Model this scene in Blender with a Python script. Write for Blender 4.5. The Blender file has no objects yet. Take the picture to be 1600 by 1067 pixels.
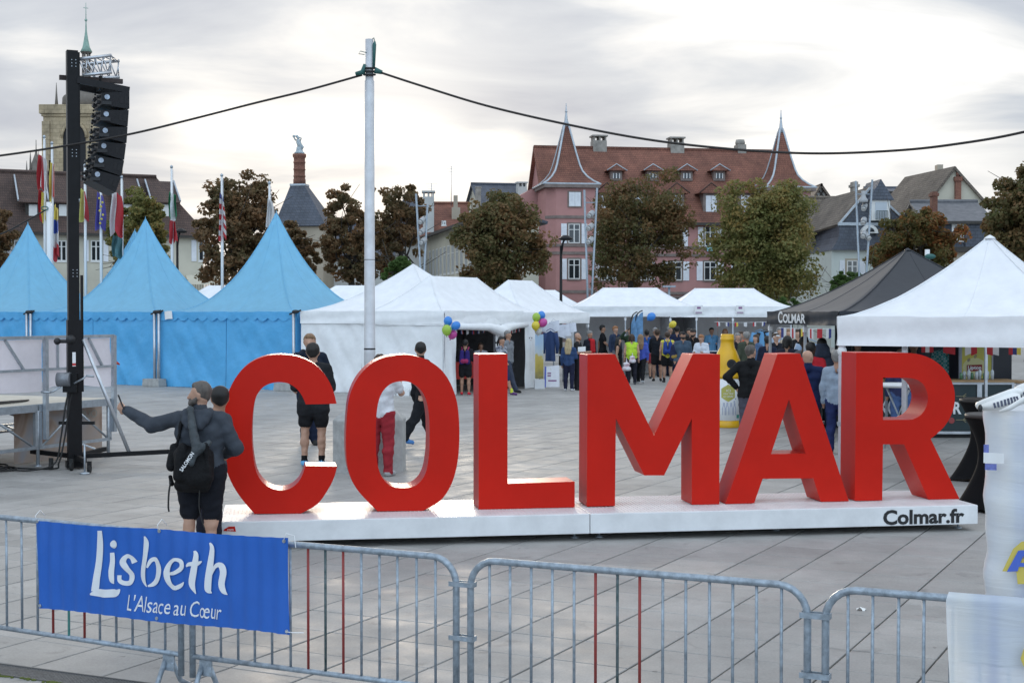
import bpy, math, random
import numpy as np
from mathutils import Vector, Matrix
random.seed(7); np.random.seed(7)
S = bpy.context.scene
COL = S.collection
R = math.radians
# ------------------------------------------------------------------ camera
F = 2222.0; CX, CY = 800.0, 533.5; HOR = 490.0; CAMH = 2.4
PITCH = math.atan((CY - HOR) / F)
cam = bpy.data.objects.new('camera', bpy.data.cameras.new('camera')); COL.objects.link(cam)
cam.location = (0, 0, CAMH); cam.rotation_euler = (math.pi/2 - PITCH, 0, 0)
cam.data.sensor_width = 36; cam.data.lens = 36*F/1600; cam.data.clip_start = 0.1; cam.data.clip_end = 6000
S.camera = cam
# ------------------------------------------------------------------ sky, sun, exposure
SUN_AZ, SUN_EL = R(-5.0), R(8.0)
SUN = Vector((math.sin(SUN_AZ)*math.cos(SUN_EL), math.cos(SUN_AZ)*math.cos(SUN_EL), math.sin(SUN_EL)))
W = bpy.data.worlds.new('World'); S.world = W; W.use_nodes = True
def build_world():
    nt = W.node_tree; nt.nodes.clear(); N = nt.nodes.new; L = nt.links.new
    out = N('ShaderNodeOutputWorld')
    sky = N('ShaderNodeTexSky'); sky.sky_type = 'NISHITA'; sky.sun_disc = False
    sky.sun_elevation = SUN_EL; sky.sun_rotation = SUN_AZ; sky.air_density = 1.0; sky.dust_density = 1.0
    b1 = N('ShaderNodeBackground'); b1.inputs[1].default_value = 0.15; L(sky.outputs[0], b1.inputs[0])
    tc = N('ShaderNodeTexCoord'); sep = N('ShaderNodeSeparateXYZ'); L(tc.outputs['Generated'], sep.inputs[0])
    def m(op, a, b=None, c=None):
        n = N('ShaderNodeMath'); n.operation = op
        for i, v in enumerate((a, b, c)):
            if v is None: continue
            if isinstance(v, (int, float)): n.inputs[i].default_value = v
            else: L(v, n.inputs[i])
        return n.outputs[0]
    zz = m('ADD', m('MAXIMUM', sep.outputs[2], 0.0), 0.20)
    px = m('DIVIDE', sep.outputs[0], zz); py = m('DIVIDE', sep.outputs[1], zz)
    cv = N('ShaderNodeCombineXYZ'); L(px, cv.inputs[0]); L(py, cv.inputs[1])
    n1 = N('ShaderNodeTexNoise'); n1.inputs['Scale'].default_value = 2.1; n1.inputs['Detail'].default_value = 7
    n1.inputs['Roughness'].default_value = 0.52; n1.inputs['Distortion'].default_value = 0.6
    mp = N('ShaderNodeMapping'); mp.inputs['Location'].default_value = (6.4, 6.1, 0); mp.inputs['Scale'].default_value = (0.62, 1.0, 1)
    L(cv.outputs[0], mp.inputs[0]); L(mp.outputs[0], n1.inputs['Vector'])
    # sun glow through the veil
    dv = N('ShaderNodeVectorMath'); dv.operation = 'DOT_PRODUCT'; L(tc.outputs['Generated'], dv.inputs[0]); dv.inputs[1].default_value = SUN
    d = m('MAXIMUM', dv.outputs['Value'], 0.0)
    g1 = m('POWER', d, 18.0); g2 = m('POWER', d, 500.0)
    # thin spots in the overcast, where the veil lets more light through
    thin = n1.outputs[0]
    for (qx, qy, pw, wt) in ((235,140,1900,.10),(340,175,2200,.11),(300,245,2400,.07),(680,262,1800,.13),(800,248,2400,.11),(1090,268,2200,.11),(1010,75,1100,.07),(1160,45,500,.11),(1450,110,300,.13),(60,90,3000,.09),(120,240,2200,.08),(900,190,3000,.05)):
        a_, b_ = (qx-800.0)/F, (533.5-qy)/F; dq_ = Vector((a_, math.cos(PITCH)+b_*math.sin(PITCH), -math.sin(PITCH)+b_*math.cos(PITCH))).normalized()
        dn = N('ShaderNodeVectorMath'); dn.operation = 'DOT_PRODUCT'; L(tc.outputs['Generated'], dn.inputs[0]); dn.inputs[1].default_value = dq_
        thin = m('MULTIPLY_ADD', m('POWER', m('MAXIMUM', dn.outputs['Value'], 0.0), float(pw)), wt, thin)
    ramp = N('ShaderNodeValToRGB'); e = ramp.color_ramp.elements
    e[0].position = 0.36; e[0].color = (0.44, 0.485, 0.575, 1)
    e[1].position = 0.74; e[1].color = (1.15, 1.13, 1.10, 1)
    x = ramp.color_ramp.elements.new(0.50); x.color = (0.60, 0.64, 0.70, 1)
    x = ramp.color_ramp.elements.new(0.60); x.color = (0.82, 0.83, 0.84, 1)
    L(thin, ramp.inputs[0])
    def vm(op, a, b):
        n = N('ShaderNodeVectorMath'); n.operation = op
        L(a, n.inputs[0])
        if isinstance(b, tuple): n.inputs[1].default_value = b
        else: L(b, n.inputs[1])
        return n.outputs[0]
    def sc(v, s):
        n = N('ShaderNodeVectorMath'); n.operation = 'SCALE'
        if isinstance(v, tuple): n.inputs[0].default_value = v
        else: L(v, n.inputs[0])
        L(s, n.inputs['Scale']); return n.outputs[0]
    thick = m('SUBTRACT', 1.25, n1.outputs[0])
    glow = vm('ADD', sc((0.06, 0.057, 0.05), m('MULTIPLY', g1, thick)), sc((0.34, 0.31, 0.25), m('MULTIPLY', g2, thick)))
    lift = m('MULTIPLY_ADD', m('MAXIMUM', sep.outputs[2], 0.0), 0.50, 0.88)   # overcast dome: brighter towards the zenith
    # the veil thins away from the sun: bluer, clearer light from the far side of the sky
    far = m('MULTIPLY_ADD', dv.outputs['Value'], -0.5, 0.5); far2 = m('MULTIPLY', far, far)
    tint = vm('ADD', sc((0.68, 1.02, 1.28), far2), (1.0, 1.0, 1.0))
    colr = vm('ADD', vm('MULTIPLY', sc(ramp.outputs[0], lift), tint), glow)
    # below the horizon: the haze colour of the ground far off
    b2 = N('ShaderNodeBackground'); b2.inputs[1].default_value = 1.0; L(colr, b2.inputs[0])
    mx = N('ShaderNodeMixShader'); mx.inputs[0].default_value = 0.975
    L(b1.outputs[0], mx.inputs[1]); L(b2.outputs[0], mx.inputs[2]); L(mx.outputs[0], out.inputs[0])
build_world()
sl = bpy.data.lights.new('sun', 'SUN'); sl.energy = 1.3; sl.angle = R(12); sl.color = (1.0, 0.86, 0.68)
sun = bpy.data.objects.new('sun', sl); COL.objects.link(sun)
sun.rotation_euler = SUN.to_track_quat('Z', 'Y').to_euler(); sun.location = (0, 0, 60)
S.view_settings.view_transform = 'Standard'; S.view_settings.look = 'None'
S.view_settings.exposure = 0.12; S.view_settings.gamma = 1.0; S.view_settings.use_curve_mapping = False
S.render.engine = 'CYCLES'; S.cycles.use_denoising = True
S.cycles.max_bounces = 6; S.cycles.transparent_max_bounces = 12
# ------------------------------------------------------------------ picture <-> place
cp, sp = math.cos(PITCH), math.sin(PITCH)
def ray(px, py):
    a = (px-CX)/F; b = (CY-py)/F
    return Vector((a, cp + b*sp, -sp + b*cp))
def P(px, py, D):
    r = ray(px, py); return Vector((0, 0, CAMH)) + r*(D/r.y)
def G(px, py, z=0.0):
    r = ray(px, py); return Vector((0, 0, CAMH)) + r*((z-CAMH)/r.z)
class Plane:
    """upright plane through o (ground point), running along angle a (degrees)"""
    def __init__(s, o, a):
        s.o = Vector((o[0], o[1], 0)); s.a = R(a)
        s.u = Vector((math.cos(s.a), math.sin(s.a), 0)); s.n = Vector((-math.sin(s.a), math.cos(s.a), 0))
        s.M = Matrix.Translation(s.o) @ Matrix.Rotation(s.a, 4, 'Z')
    def uz(s, px, py, d=0.0):
        """pixel -> (u, z) on the plane moved back by d"""
        r = ray(px, py); c = Vector((0, 0, CAMH)); q = s.o + s.n*d
        t = (q-c).dot(s.n)/r.dot(s.n); p = c + r*t
        return ((p-s.o).dot(s.u), p.z)
    def w(s, u, d, z): return s.o + s.u*u + s.n*d + Vector((0, 0, z))
# ------------------------------------------------------------------ mesh builder
class MB:
    def __init__(s, M=None):
        s.v = []; s.f = []; s.m = []; s.M = M; s.smooth = []; s.cur = 0; s.sm = False
    def av(s, p):
        p = Vector(p)
        if s.M is not None: p = s.M @ p
        s.v.append(p); return len(s.v)-1
    def face(s, idx, sm=None):
        s.f.append(tuple(idx)); s.m.append(s.cur); s.smooth.append(s.sm if sm is None else sm)
    def poly(s, pts): s.face([s.av(p) for p in pts])
    def box(s, c, size, rz=0.0, M=None):
        x, y, z = [k/2 for k in size]; c = Vector(c)
        pts = [Vector(q) for q in ((-x,-y,-z),(x,-y,-z),(x,y,-z),(-x,y,-z),(-x,-y,z),(x,-y,z),(x,y,z),(-x,y,z))]
        if rz: pts = [Matrix.Rotation(rz, 3, 'Z') @ q for q in pts]
        if M is not None: pts = [M @ q for q in pts]
        s.hexa([c+q for q in pts])
    def hexa(s, p):
        i = [s.av(q) for q in p]
        for f in ((0,3,2,1),(4,5,6,7),(0,1,5,4),(1,2,6,5),(2,3,7,6),(3,0,4,7)): s.face([i[k] for k in f], False)
    def b2(s, x0, x1, y0, y1, z0, z1): s.box(((x0+x1)/2,(y0+y1)/2,(z0+z1)/2), (abs(x1-x0),abs(y1-y0),abs(z1-z0)))
    def tube(s, path, r, n=8, cap=True, closed=False):
        path = [Vector(p) for p in path]; k = len(path)
        rs = r if isinstance(r, (list, tuple)) else [r]*k
        rings = []; up = None
        for i, p in enumerate(path):
            a = path[(i-1) % k] if (closed or i > 0) else p
            b = path[(i+1) % k] if (closed or i < k-1) else p
            t = (b-a)
            if t.length < 1e-9: t = Vector((0,0,1))
            t.normalize()
            if up is None:
                up = Vector((0,0,1)) if abs(t.z) < 0.9 else Vector((1,0,0))
            x = up - t*up.dot(t)
            if x.length < 1e-6: x = t.orthogonal()
            x.normalize(); up = x; y = t.cross(x)
            rings.append([s.av(p + (x*math.cos(2*math.pi*j/n) + y*math.sin(2*math.pi*j/n))*rs[i]) for j in range(n)])
        for i in range(k if closed else k-1):
            A, B = rings[i], rings[(i+1) % k]
            for j in range(n): s.face((A[j], A[(j+1)%n], B[(j+1)%n], B[j]), True)
        if cap and not closed:
            s.face(rings[0][::-1], False); s.face(rings[-1], False)
    def bar(s, a, b, w, h=None, up=(0,0,1)):
        """rectangular bar from a to b"""
        a, b = Vector(a), Vector(b); h = h or w; t = (b-a).normalized(); up = Vector(up)
        if abs(t.dot(up)) > 0.98: up = Vector((0,1,0)) if abs(t.y) < 0.9 else Vector((1,0,0))
        x = t.cross(up).normalized()*(w/2); y = x.cross(t).normalized()*(h/2)
        s.hexa([a-x-y, a+x-y, b+x-y, b-x-y, a-x+y, a+x+y, b+x+y, b-x+y])
    def lathe(s, prof, c=(0,0,0), n=16, cap=True, sy=1.0):
        c = Vector(c); rings = []
        for r, z in prof:
            rings.append([s.av(c + Vector((r*math.cos(2*math.pi*j/n), sy*r*math.sin(2*math.pi*j/n), z))) for j in range(n)])
        for A, B in zip(rings, rings[1:]):
            for j in range(n): s.face((A[j], A[(j+1)%n], B[(j+1)%n], B[j]), True)
        if cap: s.face(rings[0][::-1], False); s.face(rings[-1], False)
    def grid(s, fn, nu, nv, sm=True):
        idx = [[s.av(fn(i/nu, j/nv)) for j in range(nv+1)] for i in range(nu+1)]
        for i in range(nu):
            for j in range(nv): s.face((idx[i][j], idx[i+1][j], idx[i+1][j+1], idx[i][j+1]), sm)
    def prism(s, pts2, y0, y1, holes=(), sm_side=False):
        """polygon in (x,z) with holes, extruded from y0 (front) to y1"""
        from mathutils.geometry import tessellate_polygon
        loops = [list(pts2)] + [list(h) for h in holes]
        tri = tessellate_polygon([[Vector((x, z, 0)) for x, z in l] for l in loops])
        flat = [q for l in loops for q in l]
        def area(l): return sum(l[i][0]*l[(i+1)%len(l)][1]-l[(i+1)%len(l)][0]*l[i][1] for i in range(len(l)))
        fr = [s.av((x, y0, z)) for x, z in flat]; bk = [s.av((x, y1, z)) for x, z in flat]
        for t in tri:
            a, b, c = [flat[k] for k in t]
            ccw = (b[0]-a[0])*(c[1]-a[1])-(b[1]-a[1])*(c[0]-a[0]) > 0
            q = t if ccw else t[::-1]
            s.face([fr[k] for k in q], False); s.face([bk[k] for k in q[::-1]], False)
        o = 0
        for li, l in enumerate(loops):
            n = len(l); ccw = (area(l) > 0) != (li > 0)
            fi = [s.av((x, y0, z)) for x, z in l]; bi = [s.av((x, y1, z)) for x, z in l]
            for i in range(n):
                j = (i+1) % n
                s.face((fi[i], bi[i], bi[j], fi[j]) if ccw else (fi[j], bi[j], bi[i], fi[i]), sm_side)
            o += n
    def blob(s, c, r, nu=10, nv=7, M=None):
        c = Vector(c); r = (r, r, r) if isinstance(r, (int, float)) else r
        def fn(u, v):
            a = 2*math.pi*u; b = math.pi*(v-0.5)
            p = Vector((r[0]*math.cos(b)*math.cos(a), r[1]*math.cos(b)*math.sin(a), r[2]*math.sin(b)))
            return c + (M @ p if M is not None else p)
        s.grid(fn, nu, nv)
    def mesh(s, name, mats, off=Vector((0,0,0))):
        me = bpy.data.meshes.new(name)
        me.from_pydata([tuple(p-off) for p in s.v], [], s.f)
        for mm in (mats if isinstance(mats, (list, tuple)) else [mats]): me.materials.append(mm)
        me.polygons.foreach_set('material_index', s.m); me.polygons.foreach_set('use_smooth', s.smooth)
        me.update(); return me
    def parts(s, name, mats, parent, label=None, kind=None):
        """every loose piece as an object of its own"""
        root = list(range(len(s.v)))
        def fd(i):
            while root[i] != i: root[i] = root[root[i]]; i = root[i]
            return i
        for f in s.f:
            for k in f[1:]: root[fd(k)] = fd(f[0])
        grp = {}
        for f, m_, sm in zip(s.f, s.m, s.smooth): grp.setdefault(fd(f[0]), []).append((f, m_, sm))
        out = []
        for g in grp.values():
            b = MB(); mp = {}
            for f, m_, sm in g:
                b.f.append(tuple(mp.setdefault(k, len(mp)) for k in f)); b.m.append(m_); b.smooth.append(sm)
            b.v = [s.v[k] for k in mp]; out.append(b.build(name, mats, parent, label, kind))
        return out
    def build(s, name, mats, parent=None, label=None, kind=None, loc=None):
        off = origin(parent) if parent is not None else (Vector(loc) if loc is not None else Vector((0,0,0)))
        o = bpy.data.objects.new(name, s.mesh(name, mats, off)); COL.objects.link(o)
        if parent is not None: o.parent = parent
        else: o.location = off
        if label: o['label'] = label
        if kind: o['kind'] = kind
        return o
def origin(o):
    p = Vector((0,0,0))
    while o is not None: p = p + o.location; o = o.parent
    return p
def tag(o, label, cat, group=None, kind='thing'):
    o['label'] = label; o['category'] = cat; o['kind'] = kind
    if group: o['group'] = group
    return o
def thing(name, label, cat, loc=(0,0,0), group=None):
    o = bpy.data.objects.new(name, None); COL.objects.link(o); o.location = loc; o.empty_display_size = 0.2
    return tag(o, label, cat, group)
def copy_tree(o, parent=None):
    c = o.copy(); COL.objects.link(c)
    if parent is not None: c.parent = parent
    for ch in [x for x in o.children]: copy_tree(ch, c)
    return c
def text_tris(txt, bold=0.0, shear=0.0, narrow=1.0):
    """triangulated text, unit cap height: list of (x,z) verts and faces"""
    cu = bpy.data.curves.new('t', 'FONT'); cu.body = txt; cu.offset = bold; cu.shear = shear; cu.resolution_u = 3
    o = bpy.data.objects.new('t', cu); COL.objects.link(o)
    dg = bpy.context.evaluated_depsgraph_get(); dg.update()
    me = bpy.data.meshes.new_from_object(o.evaluated_get(dg))
    v = [(p.co.x, p.co.y) for p in me.vertices]; f = [tuple(p.vertices) for p in me.polygons]
    bpy.data.objects.remove(o); bpy.data.meshes.remove(me); bpy.data.curves.remove(cu)
    return v, f
def put_text(mb, txt, fn, bold=0.0, shear=0.0):
    """fn(a, b): a 0..1 along the text box, b in units of the box height (0 bottom..1 top)"""
    v, f = text_tris(txt, bold, shear)
    x0 = min(p[0] for p in v); x1 = max(p[0] for p in v); y0 = min(p[1] for p in v); y1 = max(p[1] for p in v)
    idx = [mb.av(fn((p[0]-x0)/(x1-x0), (p[1]-y0)/(y1-y0))) for p in v]
    for q in f: mb.face([idx[k] for k in q], False)
def spline(pts, n=10):
    out = []
    for i in range(len(pts)-1):
        p0, p1, p2, p3 = pts[max(0,i-1)], pts[i], pts[i+1], pts[min(len(pts)-1,i+2)]
        for j in range(n):
            t = j/n; out.append(.5*((2*p1)+(p2-p0)*t+(2*p0-5*p1+4*p2-p3)*t*t+(3*p1-p0-3*p2+p3)*t**3))
    out.append(pts[-1]); return out
# ------------------------------------------------------------------ materials
_mats = {}
def mat(name, col, rough=0.6, var=0.0, scale=4.0, bump=0.0, bscale=20.0, metal=0.0, spec=0.5, trans=0.0, rnd=0.0, detail=4.0, col2=None, coat=0.0, stretch=None, island=False, bdist=0.02):
    """principled with colour grain (noise between col and col2), optional bump, random shift per object"""
    if name in _mats: return _mats[name]
    M = bpy.data.materials.new(name); M.use_nodes = True; nt = M.node_tree; N = nt.nodes.new; L = nt.links.new
    b = nt.nodes['Principled BSDF']; b.inputs['Roughness'].default_value = rough; b.inputs['Metallic'].default_value = metal
    b.inputs['Specular IOR Level'].default_value = spec; b.inputs['Coat Weight'].default_value = coat; b.inputs['Coat Roughness'].default_value = 0.15
    c = tuple(col)+(1,)
    b.inputs['Base Color'].default_value = c
    tc = N('ShaderNodeTexCoord'); src = tc.outputs['Object']
    if stretch:
        mp = N('ShaderNodeMapping'); mp.inputs['Scale'].default_value = stretch; L(src, mp.inputs[0]); src = mp.outputs[0]
    cur = None
    if var > 0 or col2 is not None:
        n = N('ShaderNodeTexNoise'); n.inputs['Scale'].default_value = scale; n.inputs['Detail'].default_value = detail; n.inputs['Roughness'].default_value = 0.62
        L(src, n.inputs['Vector'])
        r = N('ShaderNodeValToRGB'); L(n.outputs[0], r.inputs[0])
        r.color_ramp.elements[0].position = 0.32; r.color_ramp.elements[1].position = 0.68
        c2 = tuple(col2)+(1,) if col2 is not None else tuple(min(1, k*(1+var)) for k in col)+(1,)
        c1 = c if col2 is not None else tuple(k*(1-var) for k in col)+(1,)
        r.color_ramp.elements[0].color = c1; r.color_ramp.elements[1].color = c2
        cur = r.outputs[0]
    if rnd > 0:
        h = N('ShaderNodeHueSaturation')
        if cur is not None: L(cur, h.inputs['Color'])
        else: h.inputs['Color'].default_value = c
        mr = N('ShaderNodeMapRange'); mr.inputs[3].default_value = 1-rnd; mr.inputs[4].default_value = 1+rnd
        if island:
            gi = N('ShaderNodeNewGeometry'); L(gi.outputs['Random Per Island'], mr.inputs[0])
        else:
            oi = N('ShaderNodeObjectInfo'); L(oi.outputs['Random'], mr.inputs[0])
        L(mr.outputs[0], h.inputs['Value']); cur = h.outputs[0]
    if cur is not None: L(cur, b.inputs['Base Color'])
    if bump > 0:
        n2 = N('ShaderNodeTexNoise'); n2.inputs['Scale'].default_value = bscale; n2.inputs['Detail'].default_value = 3
        L(src, n2.inputs['Vector'])
        bp = N('ShaderNodeBump'); bp.inputs['Strength'].default_value = bump; bp.inputs['Distance'].default_value = bdist
        L(n2.outputs[0], bp.inputs['Height']); L(bp.outputs[0], b.inputs['Normal'])
    if trans > 0:
        t = N('ShaderNodeBsdfTranslucent')
        if cur is not None: L(cur, t.inputs[0])
        else: t.inputs[0].default_value = c
        mx = N('ShaderNodeMixShader'); mx.inputs[0].default_value = trans
        L(b.outputs[0], mx.inputs[1]); L(t.outputs[0], mx.inputs[2]); L(mx.outputs[0], nt.nodes['Material Output'].inputs[0])
    _mats[name] = M; return M
def tile_mat(name, col, col2, row=0.17, wid=0.17, mortar=0.02, rough=0.8, bump=0.6):
    """roof tiles / masonry too far off to tell apart: brick texture on (u along the wall, height)"""
    if name in _mats: return _mats[name]
    M = bpy.data.materials.new(name); M.use_nodes = True; nt = M.node_tree; N = nt.nodes.new; L = nt.links.new
    b = nt.nodes['Principled BSDF']; b.inputs['Roughness'].default_value = rough
    tc = N('ShaderNodeTexCoord'); sp_ = N('ShaderNodeSeparateXYZ'); L(tc.outputs['Object'], sp_.inputs[0])
    ad = N('ShaderNodeMath'); ad.operation = 'ADD'; L(sp_.outputs[0], ad.inputs[0]); L(sp_.outputs[1], ad.inputs[1])
    cb = N('ShaderNodeCombineXYZ'); L(ad.outputs[0], cb.inputs[0]); L(sp_.outputs[2], cb.inputs[1])
    br = N('ShaderNodeTexBrick'); L(cb.outputs[0], br.inputs['Vector']); br.inputs['Scale'].default_value = 1.0
    br.inputs['Brick Width'].default_value = wid; br.inputs['Row Height'].default_value = row
    br.inputs['Mortar Size'].default_value = mortar; br.inputs['Mortar Smooth'].default_value = 0.4
    br.inputs['Color1'].default_value = tuple(col)+(1,); br.inputs['Color2'].default_value = tuple(col2)+(1,)
    br.inputs['Mortar'].default_value = tuple(k*0.5 for k in col)+(1,)
    n = N('ShaderNodeTexNoise'); n.inputs['Scale'].default_value = 0.5; n.inputs['Detail'].default_value = 6; n.inputs['Roughness'].default_value = 0.7
    L(tc.outputs['Object'], n.inputs['Vector'])
    mr = N('ShaderNodeMapRange'); mr.inputs[1].default_value = 0.3; mr.inputs[2].default_value = 0.7; mr.inputs[3].default_value = 0.6; mr.inputs[4].default_value = 1.4; L(n.outputs[0], mr.inputs[0])
    hs = N('ShaderNodeHueSaturation'); L(br.outputs[0], hs.inputs['Color']); L(mr.outputs[0], hs.inputs['Value'])
    L(hs.outputs[0], b.inputs['Base Color'])
    bp = N('ShaderNodeBump'); bp.inputs['Strength'].default_value = bump; bp.inputs['Distance'].default_value = 0.03
    L(br.outputs['Fac'], bp.inputs['Height']); bp.invert = True; L(bp.outputs[0], b.inputs['Normal'])
    _mats[name] = M; return M
def fabric(name, col, trans=0.25, bump=0.35, bscale=2.5, rough=0.55, var=0.05):
    return mat(name, col, rough=rough, var=var, scale=3, bump=bump, bscale=bscale, trans=trans, spec=0.3, bdist=.07)
white_pvc = fabric('white pvc', (0.90, 0.91, 0.92), 0.10)
white_roof = fabric('white tent roof', (0.87, 0.88, 0.90), 0.10, 0.25, 1.5)
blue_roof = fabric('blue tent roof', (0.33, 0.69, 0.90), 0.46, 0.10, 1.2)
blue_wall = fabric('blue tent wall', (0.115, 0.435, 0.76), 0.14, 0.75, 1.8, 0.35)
alu = mat('aluminium', (0.55, 0.57, 0.60), 0.38, 0.12, 6, metal=0.75)
galv = mat('galvanised steel', (0.30, 0.35, 0.40), 0.45, 0.3, 25, bump=0.08, bscale=60, metal=0.45, detail=6)
steel = mat('grey steel', (0.42, 0.46, 0.50), 0.4, 0.15, 10, metal=0.6)
black_m = mat('black steel', (0.008, 0.008, 0.009), 0.42, 0.2, 8, spec=.22)
black_p = mat('black plastic', (0.016, 0.016, 0.018), 0.5, 0.2, 8)
rubber = mat('rubber', (0.02, 0.02, 0.02), 0.8)
concrete = mat('concrete', (0.36, 0.36, 0.35), 0.85, 0.22, 6, bump=0.3, bscale=30, detail=7)
white_paint = mat('white paint', (0.78, 0.79, 0.80), 0.45, 0.04, 5)
paper = mat('white paper', (0.8, 0.8, 0.8), 0.7)
glass = mat('dark window glass', (0.02, 0.025, 0.03), 0.08, spec=0.8)
def flat(name, col, rough=0.6, var=0.06, **k): return mat(name, col, rough, var, 8, **k)
# ================================================================== THE GROUND
def paving(name, island):
    """fine grained granite, with stains that run across the slabs (noise in place, not per slab) and a small shift per slab"""
    M = bpy.data.materials.new(name); M.use_nodes = True; nt = M.node_tree; N = nt.nodes.new; L = nt.links.new
    b = nt.nodes['Principled BSDF']; ge = N('ShaderNodeNewGeometry'); pos = ge.outputs['Position']
    def noise(sc_, det, ro=.6, dist=0): n = N('ShaderNodeTexNoise'); n.inputs['Scale'].default_value = sc_; n.inputs['Detail'].default_value = det; n.inputs['Roughness'].default_value = ro; n.inputs['Distortion'].default_value = dist; L(pos, n.inputs['Vector']); return n.outputs[0]
    def rng(v, a, b_, lo, hi): m_ = N('ShaderNodeMapRange'); m_.inputs[1].default_value = a; m_.inputs[2].default_value = b_; m_.inputs[3].default_value = lo; m_.inputs[4].default_value = hi; L(v, m_.inputs[0]); return m_.outputs[0]
    def mul(a, b_): m_ = N('ShaderNodeMath'); m_.operation = 'MULTIPLY'; L(a, m_.inputs[0]); L(b_, m_.inputs[1]); return m_.outputs[0]
    if island: rnd_ = ge.outputs['Random Per Island']
    else: oi = N('ShaderNodeObjectInfo'); rnd_ = oi.outputs['Random']
    v = mul(rng(noise(.22, 3), .35, .65, .90, 1.08), rng(noise(1.7, 6, .68), .33, .67, .86, 1.12))
    v = mul(v, rng(noise(55, 2), .3, .7, .90, 1.10)); v = mul(v, rng(rnd_, 0, 1, .90, 1.09))
    v = mul(v, rng(noise(3.1, 4, .5, 1.2), .62, .74, 1.0, .74))          # dark stains
    v = mul(v, rng(noise(9.0, 1), .765, .80, 1.0, .60))                   # gum and drip spots
    h = N('ShaderNodeHueSaturation'); h.inputs['Color'].default_value = (.328, .316, .300, 1); L(v, h.inputs['Value']); L(h.outputs[0], b.inputs['Base Color'])
    L(rng(noise(2.3, 4), .3, .7, .50, .75), b.inputs['Roughness']); b.inputs['Specular IOR Level'].default_value = .4
    bp = N('ShaderNodeBump'); bp.inputs['Strength'].default_value = .18; bp.inputs['Distance'].default_value = .006; L(noise(38, 4), bp.inputs['Height']); L(bp.outputs[0], b.inputs['Normal'])
    return M
paving_mat = paving('granite paving slab', False); far_paving = paving('granite paving far off', True)
joint_mat = mat('dark joint sand', (0.035, 0.035, 0.035), 0.9, 0.3, 20)
town_mat = mat('town ground', (0.20, 0.20, 0.20), 0.9, 0.2, 0.1)
mb = MB(); mb.poly([(-2500,-300,-0.09),(2500,-300,-0.09),(2500,4000,-0.09),(-2500,4000,-0.09)])
mb.build('ground', town_mat, kind='structure')
mb = MB(); mb.poly([(-70,1,-0.06),(70,1,-0.06),(70,120,-0.06),(-70,120,-0.06)])
pavement = mb.build('pavement', joint_mat, kind='structure')
TA = math.atan2(2222, 1132); bu = Vector((math.cos(TA), math.sin(TA), 0)); au = Vector((-bu.y, bu.x, 0))   # b: away right, a: away left
T = 0.605
o_t = G(1056.8, 1000)
la = G(1407.6, 993.3)
sb = (la-o_t).dot(bu)
t_or = o_t + bu*sb
TM = Matrix.Translation(t_or) @ Matrix.Rotation(TA, 4, 'Z')
def slab_pts(gap_a, gap_b, ch=0.006, h=0.06):
    x0, x1, y0, y1 = gap_a/2, T-gap_a/2, gap_b/2, T-gap_b/2
    lo = [(x0,y0,-h),(x1,y0,-h),(x1,y1,-h),(x0,y1,-h)]; md = [(x,y,-ch*0.6) for x,y,_ in lo]
    tp = [(x0+ch,y0+ch,0),(x1-ch,y0+ch,0),(x1-ch,y1-ch,0),(x0+ch,y1-ch,0)]
    return lo, md, tp
def slab_into(mb, f):
    lo, md, tp = slab_pts(0.008, 0.017)
    a = [mb.av(f(p)) for p in lo]; b = [mb.av(f(p)) for p in md]; c = [mb.av(f(p)) for p in tp]
    for i in range(4):
        j = (i+1) % 4
        mb.face((a[i],a[j],b[j],b[i])); mb.face((b[i],b[j],c[j],c[i]))
    mb.face(c)
sm_ = MB(); slab_into(sm_, lambda p: Vector(p)); slab_mesh = sm_.mesh('paving_slab', paving_mat)
cells = []
for i in range(-30, 110):
    for j in range(-90, 75):
        c = TM @ Vector(((i+.5)*T, (j+.5)*T, 0))
        if c.y < 3 or c.y > 58: continue
        if abs(c.x) > 0.40*c.y + 1.6: continue
        inview = abs(c.x) < 0.36*c.y+0.35 and c.y > 8.2
        cells.append((c.y + (0 if inview else 100), i, j, inview))
cells.sort()
mb = MB(); drain_y = lambda x: None
rg = random.Random(3)
for k, (q, i, j, iv) in enumerate(cells):
    dz = rg.uniform(-0.0012, 0.0012); tx, ty = rg.uniform(-.0018,.0018), rg.uniform(-.0018,.0018)
    if k < 300 and iv:
        o = bpy.data.objects.new('paving_slab', slab_mesh); COL.objects.link(o); o.parent = pavement
        o.matrix_local = TM @ Matrix.Translation((i*T, j*T, dz)) @ Matrix.Rotation(tx, 4, 'X') @ Matrix.Rotation(ty, 4, 'Y')
    else:
        slab_into(mb, lambda p: TM @ (Vector((i*T, j*T, dz + tx*p[1] + ty*p[0])) + Vector(p)))
mb.build('far_paving_slab', far_paving, parent=pavement, kind='stuff')
mb = MB()
mb.poly([(-70,57.9,-0.004),(70,57.9,-0.004),(70,120,-0.004),(-70,120,-0.004)])
mb.build('paving_beyond_tents', far_paving, parent=pavement, kind='stuff')
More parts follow.
